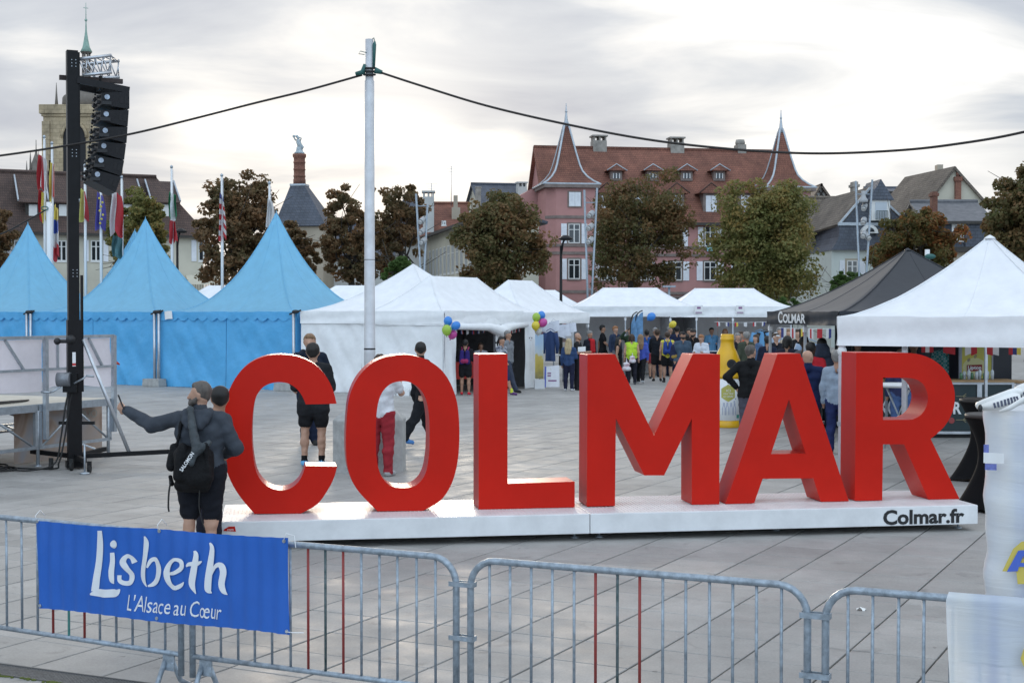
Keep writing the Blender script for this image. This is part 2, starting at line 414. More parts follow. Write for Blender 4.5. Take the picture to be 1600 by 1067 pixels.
# drain channel bottom left, with grate bars
p0, p1 = G(-120, 1030), G(330, 1090)
dn = (p1-p0).normalized(); dq = Vector((-dn.y, dn.x, 0))
dr = thing('drain_channel', 'narrow slotted drain grate let into the paving at the bottom left', 'drain', tuple(p0 + Vector((0,0,0.004))))
mb = MB(); w = 0.22
for sgn in (-1, 1):
    a = p0 + dq*(sgn*w/2); b = p1 + dq*(sgn*w/2)
    mb.bar(a+Vector((0,0,.004)), b+Vector((0,0,.004)), 0.014, 0.012)
mb.parts('frame', mat('dark drain frame', (.10,.10,.10), .7), dr)
mb = MB(); n = 110
for k in range(n):
    c = p0.lerp(p1, (k+.5)/n); mb.bar(c - dq*(w/2-.01) + dn*.008, c + dq*(w/2-.01) - dn*.008, 0.011, 0.010)
o = mb.build('grate_bar', mat('cast grate', (0.12,0.12,0.12), .7, .3, 30), dr, kind='stuff')
mb = MB(); rg2 = random.Random(9)
for k in range(60):
    t = rg2.uniform(.2,.75); c = p0.lerp(p1, t) - dq*(w/2+rg2.uniform(.0,.03)); mb.blob(c+Vector((0,0,.004)), (rg2.uniform(.012,.035), rg2.uniform(.006,.014), .008), 6, 4)
mb.build('moss', mat('green moss', (.09,.11,.02), .9), pavement, kind='stuff')
# small litter
lit = mat('crumpled tissue', (.8,.8,.78), .9)
for (x, y, s_, lab, nm) in ((1346, 953, .045, 'crumpled white paper scrap lying on the paving behind the barrier on the right', 'paper_scrap'),
                       (1054, 610, .07, 'small dark leaf lying on the far paving seen through the letter M', 'fallen_leaf')):
    g = G(x, y); mb = MB()
    mb.grid(lambda u, v: g + Vector(((u-.5)*s_*1.6, (v-.5)*s_, .012 + .02*math.sin(7*u+3*v)*math.cos(5*v))), 5, 4)
    tag(mb.build(nm, lit if nm == 'paper_scrap' else flat('dead leaf', (.08,.05,.03)), loc=g), lab, 'paper' if nm == 'paper_scrap' else 'leaf')
# ================================================================== TREES
def leaf_mat(name, c1, c2, c3):
    if name in _mats: return _mats[name]
    M = bpy.data.materials.new(name); M.use_nodes = True; nt = M.node_tree; N = nt.nodes.new; L = nt.links.new
    b = nt.nodes['Principled BSDF']; b.inputs['Roughness'].default_value = 0.55; b.inputs['Specular IOR Level'].default_value = 0.3
    tc = N('ShaderNodeTexCoord'); n = N('ShaderNodeTexNoise'); n.inputs['Scale'].default_value = 0.55; n.inputs['Detail'].default_value = 3; L(tc.outputs['Object'], n.inputs['Vector'])
    gi = N('ShaderNodeNewGeometry')
    ad = N('ShaderNodeMath'); ad.operation = 'MULTIPLY_ADD'; L(gi.outputs['Random Per Island'], ad.inputs[0]); ad.inputs[1].default_value = 0.34; L(n.outputs[0], ad.inputs[2])
    r = N('ShaderNodeValToRGB'); e = r.color_ramp.elements; L(ad.outputs[0], r.inputs[0])
    e[0].position = 0.42; e[0].color = tuple(c1)+(1,); e[1].position = 0.92; e[1].color = tuple(c3)+(1,)
    k = e.new(0.67); k.color = tuple(c2)+(1,)
    L(r.outputs[0], b.inputs['Base Color'])
    t = N('ShaderNodeBsdfTranslucent'); L(r.outputs[0], t.inputs[0])
    mx = N('ShaderNodeMixShader'); mx.inputs[0].default_value = 0.48
    L(b.outputs[0], mx.inputs[1]); L(t.outputs[0], mx.inputs[2]); L(mx.outputs[0], nt.nodes['Material Output'].inputs[0])
    _mats[name] = M; return M
LEAF = {
 'brown': leaf_mat('autumn brown leaves', (0.125,0.110,0.052), (0.185,0.120,0.060), (0.28,0.155,0.075)),
 'green': leaf_mat('green leaves turning', (0.165,0.180,0.058), (0.225,0.215,0.075), (0.36,0.25,0.085)),
 'mixed': leaf_mat('brown green leaves', (0.110,0.118,0.045), (0.170,0.130,0.055), (0.25,0.135,0.060)),
 'orange': leaf_mat('orange green leaves', (0.115,0.122,0.040), (0.175,0.130,0.046), (0.34,0.12,0.04)),
 'fresh': leaf_mat('fresh green leaves', (0.063,0.115,0.030), (0.086,0.149,0.040), (0.103,0.161,0.046)),
}
bark = mat('tree bark', (0.045,0.038,0.032), 0.9, 0.4, 5, bump=0.6, bscale=12)
def tree(base, trunk_h, ctr, rad, kind, label, seed, n_clump=150, per=80, leaf=0.24, density=1.0, group='autumn chestnut trees around the square', name='chestnut_tree', trunk_r=0.22, low=-0.9):
    """ctr: crown centre (world), rad: half sizes; clumps spread through a lumpy ellipsoid"""
    rr = np.random.RandomState(seed); base = Vector(base); ctr = Vector(ctr)
    t = thing(name, label, 'tree', base, group)
    # lobes make the outline uneven
    lobes = [(Vector((0,0,-.08)), 0.80)]
    for k in range(15):
        a = rr.uniform(0, 2*math.pi); e = rr.uniform(-0.7, 1.0)
        d = Vector((math.cos(a)*math.cos(e), math.sin(a)*math.cos(e), math.sin(e)))
        lobes.append((d*rr.uniform(0.48, 0.74), rr.uniform(0.26, 0.44)))
    cl = []
    while len(cl) < n_clump:
        lc, lr = lobes[rr.randint(len(lobes)) if rr.rand() < .75 else 0]
        d = Vector(rr.normal(size=3)).normalized()
        q = lc + d*(lr*rr.uniform(0.35, 1.0)**0.6)
        if q.z < low or q.length > 1.10: continue
        cl.append((q, rr.uniform(0.12, 0.24)*min(rad[0], rad[2])))
    mxx = [max(abs(q[0][i]) for q in cl) for i in range(2)] + [max(q[0].z for q in cl)]
    cl = [(Vector((q.x/mxx[0]*rad[0]*.93, q.y/mxx[1]*rad[1]*.93, q.z/mxx[2]*rad[2]*.94)), c_) for q, c_ in cl]
    V = []; Fc = []
    nrm = np.array([0.0, 0, 0])
    for c, cr in cl:
        m = int(per*1.55*density*(0.6+0.8*rr.rand()))
        d = rr.normal(size=(m, 3)); d /= np.linalg.norm(d, axis=1)[:, None]
        pos = np.array(c) + d*(cr*rr.uniform(0.25, 1.0, size=(m, 1))**0.5)*np.array([1.15, 1.15, 0.8])
        nn = d*0.7 + rr.normal(size=(m, 3))*0.6 + np.array([0, 0, 0.5]); nn /= np.linalg.norm(nn, axis=1)[:, None]
        tt = np.cross(nn, rr.normal(size=(m, 3))); tt /= np.linalg.norm(tt, axis=1)[:, None]; bb = np.cross(nn, tt)
        sz = leaf*rr.uniform(0.55, 1.15, size=(m, 1))
        p1 = pos - tt*sz*0.5; p2 = pos + bb*sz*0.36 + tt*sz*.1 - nn*sz*.08; p3 = pos + tt*sz*0.55 - nn*sz*.1; p4 = pos - bb*sz*0.36 + tt*sz*.1 - nn*sz*.08
        V.append(np.stack([p1, p2, p3, p4], 1).reshape(-1, 3))
    V = np.concatenate(V); nq = len(V)//4
    me = bpy.data.meshes.new('crown'); me.vertices.add(len(V)); me.vertices.foreach_set('co', V.ravel())
    me.loops.add(nq*4); me.loops.foreach_set('vertex_index', np.arange(nq*4)); me.polygons.add(nq)
    me.polygons.foreach_set('loop_start', np.arange(0, nq*4, 4)); me.update(); me.validate(); me.materials.append(LEAF[kind])
    cr_ = bpy.data.objects.new('crown', me); COL.objects.link(cr_); cr_.parent = t; cr_.location = ctr-base
    mb = MB(); fork = base + Vector((0,0,trunk_h)); top = ctr + Vector((rad[0]*.08, 0, rad[2]*0.55))
    mid = fork.lerp(top, .5) + Vector((rr.uniform(-.3,.3), rr.uniform(-.3,.3), 0))
    mb.tube([base-Vector((0,0,.05)), base + Vector((0,0,.3)), fork.lerp(base,.4), fork, mid, top], [trunk_r*1.35, trunk_r*1.05, trunk_r*.95, trunk_r*.85, trunk_r*.5, .03], 9)
    for k in range(15 if rad[0] > 1.5 else 5):
        f = rr.uniform(0, .75); s0 = fork.lerp(mid, f*2) if f < .5 else mid.lerp(top, f*2-1)
        tgt = ctr + cl[rr.randint(len(cl))][0]*0.92
        m_ = s0.lerp(tgt, .5) + Vector((rr.uniform(-.4,.4), rr.uniform(-.4,.4), -0.1*(tgt-s0).length))
        r0 = trunk_r*(.5-.35*f)
        mb.tube([s0, s0.lerp(m_, .5)+Vector((0,0,.05)), m_, tgt], [r0, r0*.75, r0*.5, .02], 6)
        for q in range(3):
            tg2 = tgt + Vector(rr.normal(size=3))*0.9; mb.tube([m_.lerp(tgt, .3+.2*q), tg2], [r0*.3, .012], 4)
    mb.build('trunk', bark, t)
    return t
def tree_px(D, x0, x1, ytop, ybot, kind, label, seed, base_px=None, depth=None, **k):
    """crown box in the picture at distance D"""
    a, b = P(x0, ytop, D), P(x1, ybot, D); cx = (a.x+b.x)/2; rx = abs(b.x-a.x)/2; cz = (a.z+b.z)/2; rz = abs(a.z-b.z)/2
    bx = P(base_px, 450, D).x if base_px else cx
    return tree((bx, D, -0.06), max(1.8, cz-rz*0.75), (cx, D, cz), (rx, depth or rx, rz), kind, label, seed, **k)
tree_px(96, -62, 22, 325, 432, 'brown', 'brown leaved chestnut tree half cut off at the left edge', 11, n_clump=90)
tree_px(84, 168, 262, 292, 462, 'green', 'green tree with thin yellowing leaves behind the flagpoles and blue tents', 12, n_clump=120, per=80)
tree_px(80, 300, 432, 268, 462, 'brown', 'broad dark brown chestnut tree behind the striped flag', 13, n_clump=190)
tree_px(88, 425, 500, 345, 455, 'brown', 'low brown chestnut tree below the slate pyramid roof', 14, n_clump=80)
tree_px(84, 498, 600, 290, 462, 'brown', 'rust brown chestnut tree directly left of the tall pale pole', 15, n_clump=140, per=80)
tree_px(88, 575, 672, 286, 458, 'brown', 'thin topped brown chestnut tree directly right of the tall pale pole', 16, n_clump=120, per=75)
tree_px(66, 588, 668, 404, 470, 'fresh', 'small round fresh green tree between two white tents', 17, n_clump=70, per=90, leaf=.2, name='small_tree', group=None)
tree_px(80, 692, 858, 300, 462, 'mixed', 'wide brown and green chestnut tree left of the pink building', 18, n_clump=200)
tree_px(100, 918, 1082, 270, 462, 'mixed', 'tall brown chestnut tree in front of the middle of the pink building', 19, base_px=985, n_clump=200, per=80)
tree_px(92, 1098, 1296, 286, 485, 'green', 'large round green chestnut tree in front of the right pink turret', 20, base_px=1195, n_clump=300, per=115)
tree_px(84, 1352, 1508, 330, 455, 'orange', 'low orange and green chestnut tree before the slate houses', 21, n_clump=170)
tree_px(72, 1530, 1690, 236, 470, 'mixed', 'tall green and brown chestnut tree at the right edge', 22, n_clump=240, per=110)
def bush(px, py0, py1, w, D, label, seed):
    a, b = P(px-w/2, py0, D), P(px+w/2, py1, D)
    return tree((a.x/2+b.x/2, D, -0.06), .4, ((a.x+b.x)/2, D, (a.z+b.z)/2), (abs(b.x-a.x)/2, abs(b.x-a.x)/2, abs(a.z-b.z)/2), 'fresh', label, seed, n_clump=90, per=110, leaf=.15, name='shrub', group=None, trunk_r=.05)
bush(1335, 424, 470, 90, 78, 'bright green shrub below the shuttered window of the slate house', 31)
bush(1232, 466, 500, 60, 74, 'small green shrub between the white tents and the black tent roof', 32)
# ================================================================== BUILDINGS
pink = mat('pink render', (0.42, 0.215, 0.20), 0.85, 0.10, 0.5, bump=0.1, bscale=8)
sand = mat('grey sandstone trim', (0.20, 0.16, 0.145), 0.85, 0.2, 2, bump=0.2, bscale=10)
cream = mat('cream render', (0.52, 0.49, 0.40), 0.85, 0.14, 0.4, bump=0.1, bscale=8)
greyr = mat('pale grey render', (0.50, 0.50, 0.48), 0.85, 0.15, 0.4)
beige = mat('beige render', (0.38, 0.33, 0.26), 0.85, 0.15, 0.4)
shut = mat('white shutter paint', (0.72, 0.74, 0.78), 0.5, 0.05, 5)
frame_w = mat('white window frame', (0.7, 0.7, 0.68), 0.5)
zinc = mat('zinc flashing', (0.42, 0.46, 0.50), 0.4, 0.15, 3, metal=0.4)
slate = tile_mat('blue slate', (0.055, 0.066, 0.09), (0.075, 0.085, 0.11), .22, .3, .012, .55)
tiles = tile_mat('red plain tiles', (0.19, 0.075, 0.052), (0.24, 0.10, 0.066), .19, .19, .02)
tiles_b = tile_mat('old brown tiles', (0.070, 0.044, 0.037), (0.098, 0.060, 0.048), .19, .19, .02)
tiles_g = tile_mat('mossy grey brown tiles', (0.14, 0.115, 0.095), (0.20, 0.165, 0.13), .19, .19, .02)
brick = tile_mat('red brick', (0.24, 0.10, 0.07), (0.30, 0.14, 0.09), .085, .25, .015)
stone = tile_mat('yellow sandstone blocks', (0.38, 0.30, 0.19), (0.44, 0.35, 0.23), .5, .9, .02, .85, .3)
timber = mat('dark timber', (0.05, 0.045, 0.04), 0.8, 0.2, 5)
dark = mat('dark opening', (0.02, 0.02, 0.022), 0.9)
rail_m = mat('iron railing', (0.05, 0.07, 0.07), 0.5)
def slab_roof(mb, a, b, c, d, th=0.18):
    """roof slope a-b (eave) to c-d (ridge, c over b): a plate with thickness"""
    a, b, c, d = map(Vector, (a, b, c, d)); n = (b-a).cross(d-a).normalized()*th
    mb.hexa([a-n, b-n, c-n, d-n, a, b, c, d])
def window(pl, parent, u0, u1, z0, z1, d=0.0, shutters='', frame=None, cross=True, surround=sand, label=None, sill=True):
    """window built proud of the wall plane: surround, frame, pane, shutters ('L','R' open beside it, 'C' closed)"""
    w = MB(pl.M); t = 0.13
    if surround is not None:
        w.b2(u0-t, u0, d-.05, d+.1, z0-t, z1+t); w.b2(u1, u1+t, d-.05, d+.1, z0-t, z1+t)
        w.b2(u0, u1, d-.05, d+.1, z1, z1+t); w.b2(u0, u1, d-.09, d+.1, z0-t, z0)
    else:
        w.b2(u0-.04, u1+.04, d-.06, d+.05, z0-.08, z0)
    win = w.build('window', surround or frame_w, parent, label=label)
    g = MB(pl.M); g.b2(u0, u1, d-.012, d+.06, z0, z1); g.build('pane', glass, win)
    f = MB(pl.M); k = .075
    f.b2(u0, u0+k, d-.04, d-.013, z0, z1); f.b2(u1-k, u1, d-.04, d-.013, z0, z1); f.b2(u0+k, u1-k, d-.04, d-.013, z0, z0+k); f.b2(u0+k, u1-k, d-.04, d-.013, z1-k, z1)
    if cross:
        um = (u0+u1)/2; f.b2(um-.05, um+.05, d-.045, d-.013, z0+k, z1-k); zm = z0+(z1-z0)*.7
        f.b2(u0+k, um-.05, d-.042, d-.013, zm-.03, zm+.03); f.b2(um+.05, u1-k, d-.042, d-.013, zm-.03, zm+.03)
    f.build('frame', frame or frame_w, win)
    def shutter(a, b, y):
        s_ = MB(pl.M); s_.b2(a, b, y-.045, y, z0-.02, z1+.02)
        for q in range(7):
            zz = z0 + (z1-z0)*(.42+.07*q); s_.b2(a+.1, b-.1, y-.062, y-.045, zz, zz+(z1-z0)*.035)
        s_.build('shutter', shut, win)
    hw = (u1-u0)/2
    if 'C' in shutters:
        shutter(u0, u0+hw-.015, d-.05); shutter(u0+hw+.015, u1, d-.05)
    if 'L' in shutters: shutter(u0-t-hw, u0-t-.02, d-.02)
    if 'R' in shutters: shutter(u1+t+.02, u1+t+hw, d-.02)
    return win
def chimney(mb, pl, u, d, z0, z1, wu, wd, cap=True):
    mb.b2(u-wu/2, u+wu/2, d-wd/2, d+wd/2, z0, z1)
    if cap:
        for sx in (-1, 0, 1): mb.b2(u+sx*wu*.42-.07, u+sx*wu*.42+.07, d-wd*.45, d+wd*.45, z1, z1+.38)
        mb.b2(u-wu/2-.1, u+wu/2+.1, d-wd/2-.1, d+wd/2+.1, z1+.38, z1+.52)
# ---------------------------------------------------------------- pink building
D0 = 126
o = P(845, 490, D0); pk = Plane((o.x, o.y), 9)
U = lambda px, py=400: pk.uz(px, py)[0]
Z = lambda px, py: pk.uz(px, py)[1]
uR = U(1268); ue = U(1205)
pb = thing('pink_building', 'large pink building with steep red tiled roof and two pointed corner turrets', 'building', pk.o)
zE = Z(1060, 345); dp = 13.0; zR = pk.uz(1000, 232, (1.2+dp)/2)[1]; Lb = uR
mb = MB(pk.M)
mb.b2(.9, Lb-.4, 1.2, dp, -.1, zE)                                   # main body behind the turrets
gz = zR-.25
# gable triangles
def gable(mb, u0, u1, d0, d1, z0, z1):
    dm = (d0+d1)/2
    p = [(u0,d0,z0),(u0,d1,z0),(u0,dm,z1),(u1,d0,z0),(u1,d1,z0),(u1,dm,z1)]; i = [mb.av(q) for q in p]
    for f in ((0,2,1),(3,4,5),(0,3,5,2),(1,2,5,4),(0,1,4,3)): mb.face([i[k] for k in f])
gable(mb, .9, Lb-.4, 1.2, dp, zE, gz)
# stepped low parapet wall at the left gable
_q = lambda x, y: pk.uz(x, y, 4.5)
mb.prism([_q(798, 480), _q(848, 480), _q(848, 291), _q(829, 296), _q(802, 312)], 4.5, 9)
pw = mb.build('wall', pink, pb)
mb = MB(pk.M); ov = .45; dm = (1.2+dp)/2; sl = (zR-zE)/(dm-1.2)
slab_roof(mb, (.55, 1.2-ov, zE-ov*sl+.25), (Lb-.1, 1.2-ov, zE-ov*sl+.25), (Lb-.1, dm, zR), (.55, dm, zR), .25)
slab_roof(mb, (Lb-.1, dp+ov, zE-ov*sl+.25), (.55, dp+ov, zE-ov*sl+.25), (.55, dm, zR), (Lb-.1, dm, zR), .25)
for k in range(60): mb.b2(.6+k*(Lb-.7)/60, .6+(k+.9)*(Lb-.7)/60, dm-.14, dm+.14, zR-.06, zR+.10)
roof = mb.build('roof', tiles, pb)
mb = MB(pk.M); mb.b2(U(925), Lb-3.5, .55, .85, zE-.35, zE-.1); mb.build('gutter', timber, pb)
def roof_d(z): return 1.2 + (z-zE)/sl                                 # depth of the roof slope at height z
# string courses
mb = MB(pk.M)
for y in (386, 398, 458):
    z = Z(1060, y); mb.b2(U(925), Lb-2.8, 1.08, 1.2, z-.13, z+.13)
mb.b2(.9, Lb-2, 1.05, 1.2, 0, .8)
mb.parts('string_course', sand, pb)
mb = MB(pk.M); mb.b2(U(935), U(1040), 1.1, 1.2, .81, Z(900, 458)-.14); mb.b2(U(1035), U(1086), 1.0, 1.1, -.05, Z(1060,460)-.14); mb.build('stone_base', sand, pb)
mb = MB(pk.M); ua, ub = U(1048), U(1080); zt = Z(1064, 480)
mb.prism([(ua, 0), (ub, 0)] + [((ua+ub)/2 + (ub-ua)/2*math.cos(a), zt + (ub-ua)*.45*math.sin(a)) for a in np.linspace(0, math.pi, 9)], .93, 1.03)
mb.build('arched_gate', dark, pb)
# turrets
for (pa, pc, ptop, ybase, yapex, seed) in ((858, 933, 893, 289, 162, 0), (1197, 1268, 1226, 294, 172, 1)):
    u0, u1 = U(pa-5 if seed == 0 else pa), U(pc-5); z1 = Z(895 if seed == 0 else 1230, ybase)
    tur = MB(pk.M); c = .8 if seed == 0 else .3; D1 = 4.2
    pts = [(u0+c, -.6), (u1-.02, -.6), (u1, -.55), (u1, D1), (u0, D1), (u0, -.6+c)]
    lo = [tur.av((x, y, -.1)) for x, y in pts]; hi = [tur.av((x, y, z1)) for x, y in pts]
    for k in range(6):
        j = (k+1) % 6; tur.face((lo[k], lo[j], hi[j], hi[k]))
    tur.face(hi)
    tw = tur.build('turret', pink, pb)
    tr = MB(pk.M)
    for y in (340, 384, 396, 456):
        z = Z(895, y); tr.b2(u0+c, u1+.05, -.68, -.6, z-.13, z+.13)
        tr.bar((u0+c, -.64, z), (u0-.02, -.58+c, z), .1, .26)
    tr.parts('string_course', sand, tw)
    tr = MB(pk.M); tr.b2(u0-.3, u1+.35, -.95, D1, z1-.32, z1); tr.build('cornice', sand, tw)
    tr = MB(pk.M); tr.b2(u0+.2, u1, -.66, -.6, 0, 1.2); tr.build('stone_base', sand, tw)
    # bell cast spire: four concave faces with zinc hips
    cu, cd = (u0+u1)/2, (D1-.6)/2; za = Z(893 if seed == 0 else 1226, yapex+25); hw = (u1-u0)/2+.42; hd = (D1+.6)/2+.3
    prof = [(1.0, 0), (.80, .055), (.62, .13), (.48, .22), (.40, .32), (.30, .5), (.19, .72), (.085, .93), (.04, 1.0)]
    sp_ = MB(pk.M); ring = []
    for r_, h in prof:
        z = z1 + (za-z1)*h; ring.append([(cu-hw*r_, cd-hd*r_, z), (cu+hw*r_, cd-hd*r_, z), (cu+hw*r_, cd+hd*r_, z), (cu-hw*r_, cd+hd*r_, z)])
    for A, B in zip(ring, ring[1:]):
        for k in range(4):
            j = (k+1) % 4; sp_.poly([A[k], A[j], B[j], B[k]])
    spire = sp_.build('turret_roof', tiles, pb)
    hip = MB(pk.M)
    for k in range(4): hip.tube([Vector(q[k]) for q in ring], [.10]*len(ring), 6)
    hip.b2(cu-hw-.03, cu+hw+.03, cd-hd-.06, cd+hd+.06, z1-.02, z1+.10)
    hip.tube([(cu, cd, za-.4), (cu, cd, za+.1), (cu, cd, za+.8), (cu, cd, za+1.7)], [.28, .17, .09, .03], 8); hip.blob((cu, cd, za+.95), .12, 8, 6)
    hip.build('hip_flashing', zinc, spire)
tp = Plane(pk.w(0, -.6, 0), 9)
def tu(px, py): return tp.uz(px, py)
def px_window(pl, par, x0, x1, y0, y1, d=0.0, **k):
    a, b = pl.uz(x0, y1, d), pl.uz(x1, y0, d); return window(pl, par, a[0], b[0], a[1], b[1], d, **k)
px_window(tp, pb, 889, 907, 301, 322, shutters='C'); px_window(tp, pb, 888, 906, 350, 380, shutters='LR'); px_window(tp, pb, 888, 906, 405, 436, shutters='LR')
px_window(tp, pb, 1222, 1240, 306, 327, shutters='C'); px_window(tp, pb, 1222, 1240, 352, 383, shutters='LR'); px_window(tp, pb, 1222, 1240, 407, 438, shutters='LR')
fp = Plane(pk.w(0, 1.2, 0), 9)
for x in (948, 1001, 1055, 1109, 1163):
    px_window(fp, pb, x-8, x+9, 354, 385, shutters='LR'); px_window(fp, pb, x-9, x+10, 409, 438, shutters='LR')
mb = MB(fp.M); a = fp.uz(1105, 391); mb.b2(a[0]-.1, a[0]+.9, -.32, -.12, a[1]-.1, a[1]+.35); mb.build('flower_box', flat('turquoise paint', (.25,.55,.6)), pb)
# dormers
for big, row in ((True, (948, 1001, 1057, 1111, 1166)), (False, (963, 1020, 1073, 1124))):
    for x in row:
        y0, y1 = (306, 331) if big else (271, 279)
        wd_ = 8.5 if big else 5.5
        d_ = roof_d(Z(x, y1)); q = Plane(pk.w(0, d_-.05, 0), 9)
        a, b = q.uz(x-wd_, y1), q.uz(x+wd_, y0); ex = .22; hh = b[1]-a[1]
        dm_ = MB(q.M); back = (b[1]+ex-a[1])/sl + 1.2
        dm_.b2(a[0]-ex, b[0]+ex, 0, back, a[1]-ex, b[1]+ex)
        dor = dm_.build('dormer', sand, pb)
        rf = MB(q.M); um = (a[0]+b[0])/2; hw = (b[0]-a[0])/2+ex+(.45 if big else .4); rise = .95 if big else .62; zb = b[1]+ex+.0
        ln = back + 1.2
        rf.poly([(um-hw, -.35, zb), (um, -.35 + .25, zb+rise), (um, ln, zb+rise), (um-hw, ln, zb)])
        rf.poly([(um+hw, -.35, zb), (um+hw, ln, zb), (um, ln, zb+rise), (um, -.1, zb+rise)])
        rf.poly([(um-hw, -.35, zb), (um+hw, -.35, zb), (um, -.1, zb+rise)]); rf.poly([(um-hw, -.35, zb-.01), (um-hw, ln, zb-.01), (um+hw, ln, zb-.01), (um+hw, -.35, zb-.01)])
        rf.build('dormer_roof', tiles, dor)
        fl = MB(q.M)
        fl.tube([(um-hw, -.36, zb), (um, -.11, zb+rise), (um+hw, -.36, zb)], .06, 5); fl.build('dormer_flashing', zinc if not big else tiles_b, dor)
        if big:
            s_ = MB(q.M)
            for sx in (-1, 1):
                s_.b2(um+sx*.02, um+sx*(b[0]-a[0])/2*.97, -.06, -.005, a[1], b[1])
                for k in range(7):
                    zz = a[1]+hh*(.5+.06*k); s_.b2(um+sx*.14, um+sx*((b[0]-a[0])/2-.1), -.075, -.06, zz, zz+hh*.03)
            s_.build('shutters', shut, dor)
        else:
            g = MB(q.M); g.b2(a[0], b[0], -.03, -.005, a[1], b[1]); g.build('pane', glass, dor)
            f = MB(q.M); f.b2(um-.05, um+.05, -.06, -.03, a[1], b[1]); f.b2(a[0], a[0]+.08, -.06, -.03, a[1], b[1]); f.b2(b[0]-.08, b[0], -.06, -.03, a[1], b[1]); f.build('frame', frame_w, dor)
for (x0, x1, y0, y1, cap) in ((927, 948, 220, 249, True), (1048, 1069, 223, 251, True), (1153, 1166, 226, 251, False)):
    zb = Z(x0, y1); d_ = roof_d(zb+1.5); q = Plane(pk.w(0, d_, 0), 9); a, b = q.uz(x0, y1), q.uz(x1, y0)
    mb = MB(q.M); chimney(mb, q, (a[0]+b[0])/2, .6, a[1]-1.0, b[1], b[0]-a[0], 1.3, cap)
    if not cap: mb.lathe([((b[0]-a[0])*.55, 0), ((b[0]-a[0])*.6, .2), ((b[0]-a[0])*.5, .5)], ((a[0]+b[0])/2, .6, b[1]), 10)
    ch = mb.build('chimney', mat('grey chimney render', (.30,.28,.25), .9, .25, 2), pb)
    mb = MB(q.M); mb.b2(a[0]-.12, b[0]+.12, -.35, .0, a[1]-.35, a[1]+.15); mb.build('flashing', zinc, ch)
mb = MB(pk.M); mb.tube([(.75, .9, 0), (.75, .9, zE-.2)], .1, 6); mb.build('downpipe', zinc, pb)
# ---------------------------------------------------------------- generic gabled house facing along a plane
def house(name, label, D, x0, x1, y_eave, y_ridge, ang, depth, wall_m, roof_m, xr0=None, xr1=None, hip0=0.0, hip1=0.0, group='old houses round the square'):
    o = P(x0, 490, D); pl = Plane((o.x, o.y), ang); L_ = pl.uz(x1, 450)[0]
    xm = (x0+x1)/2; zE = pl.uz(xm, y_eave)[1]; zR = pl.uz(xm, y_ridge, depth/2)[1]
    h = thing(name, label, 'house', pl.o, group)
    mb = MB(pl.M); mb.b2(0, L_, 0, depth, -.1, zE)
    if hip0 == 0: gable(mb, 0, .3, 0, depth, zE, zR-.1)
    if hip1 == 0: gable(mb, L_-.3, L_, 0, depth, zE, zR-.1)
    mb.build('wall', wall_m, h)
    rf = MB(pl.M); ov = .4; s_ = (zR-zE)/(depth/2); e = zE-ov*s_+.15; u0, u1 = (-.3, L_+.3); r0, r1 = u0+hip0, u1-hip1; dm = depth/2
    slab_roof(rf, (u0,-ov,e), (u1,-ov,e), (r1,dm,zR+.1), (r0,dm,zR+.1), .15)
    slab_roof(rf, (u1,depth+ov,e), (u0,depth+ov,e), (r0,dm,zR+.1), (r1,dm,zR+.1), .15)
    if hip0 > 0: rf.poly([(u0,depth+ov,e), (u0,-ov,e), (r0,dm,zR+.1)])
    if hip1 > 0: rf.poly([(u1,-ov,e), (u1,depth+ov,e), (r1,dm,zR+.1)])
    rf.tube([(r0, dm, zR+.12), (r1, dm, zR+.12)], .16, 6)
    rf.build('roof', roof_m, h)
    gu = MB(pl.M); gu.b2(u0, u1, -ov-.12, -ov+.05, e-.2, e-.02); gu.build('gutter', timber, h)
    return h, pl, zE, zR, L_, s_
# long brown roofed building at the left
h, pl, zE_, zR_, L_, s_ = house('long_house', 'long cream building with a huge dark brown roof behind the flags', 97, -60, 318, 358, 275, 24, 7.5, cream, tiles_b, hip1=3.0)
for x in (52, 99, 258, 200):
    zz = pl.uz(x, 338)[1]; d_ = (zz-zE_)/s_; q = Plane(pl.w(0, d_, 0), 24); a, b = q.uz(x-7, 341), q.uz(x+7, 318)
    dm_ = MB(q.M); dm_.b2(a[0]-.2, b[0]+.2, 0, 3, a[1]-.15, b[1]+.1); dor = dm_.build('dormer', timber, h)
    rf = MB(q.M); zt = b[1]+.1; ln = min((zt-a[1])/(s_*.32), (zR_-zt)/(.68*s_)-.3); up = .68*s_*ln
    slab_roof(rf, (a[0]-.7, -.4, zt-.05), (b[0]+.7, -.4, zt-.05), (b[0]+.7, ln, zt+up), (a[0]-.7, ln, zt+up), .12); rf.build('dormer_roof', tiles_b, dor)
    fl = MB(q.M)
    for sx in (a[0]-.72, b[0]+.72): fl.bar((sx, -.3, zt+.06), (sx, ln, zt+up+.06), .10, .14)
    fl.parts('dormer_flashing', zinc, dor)
    g = MB(q.M); g.b2(a[0], b[0], -.03, -.003, a[1], b[1]); g.build('pane', glass, dor)
    um = (a[0]+b[0])/2; s2 = MB(q.M); s2.b2(um-.3, um+.25, -.06, -.031, a[1]+.1, b[1]-.1); s2.b2(a[0], b[0], -.08, -.004, a[1]-.12, a[1]); s2.build('window_blind', frame_w, dor)
a, b = pl.uz(236, 312, 4), pl.uz(245, 277, 4); mb = MB(pl.M); mb.b2(a[0], b[0], 4.0, 5.0, a[1]-.5, b[1]); ch = mb.build('chimney', tile_mat('pale brick', (.30,.22,.16), (.36,.26,.19), .09, .26, .02), h)
mb = MB(pl.M); mb.b2(a[0]-.12, b[0]+.12, 3.85, 4.0, a[1]-.3, a[1]+.15); mb.build('flashing', zinc, ch)
for x in (96, 210, 318, 150, 30): px_window(pl, h, x-8, x+8, 376, 408, shutters='LR', surround=None)
mb = MB(pl.M); a, b = pl.uz(290, 440), pl.uz(330, 432)
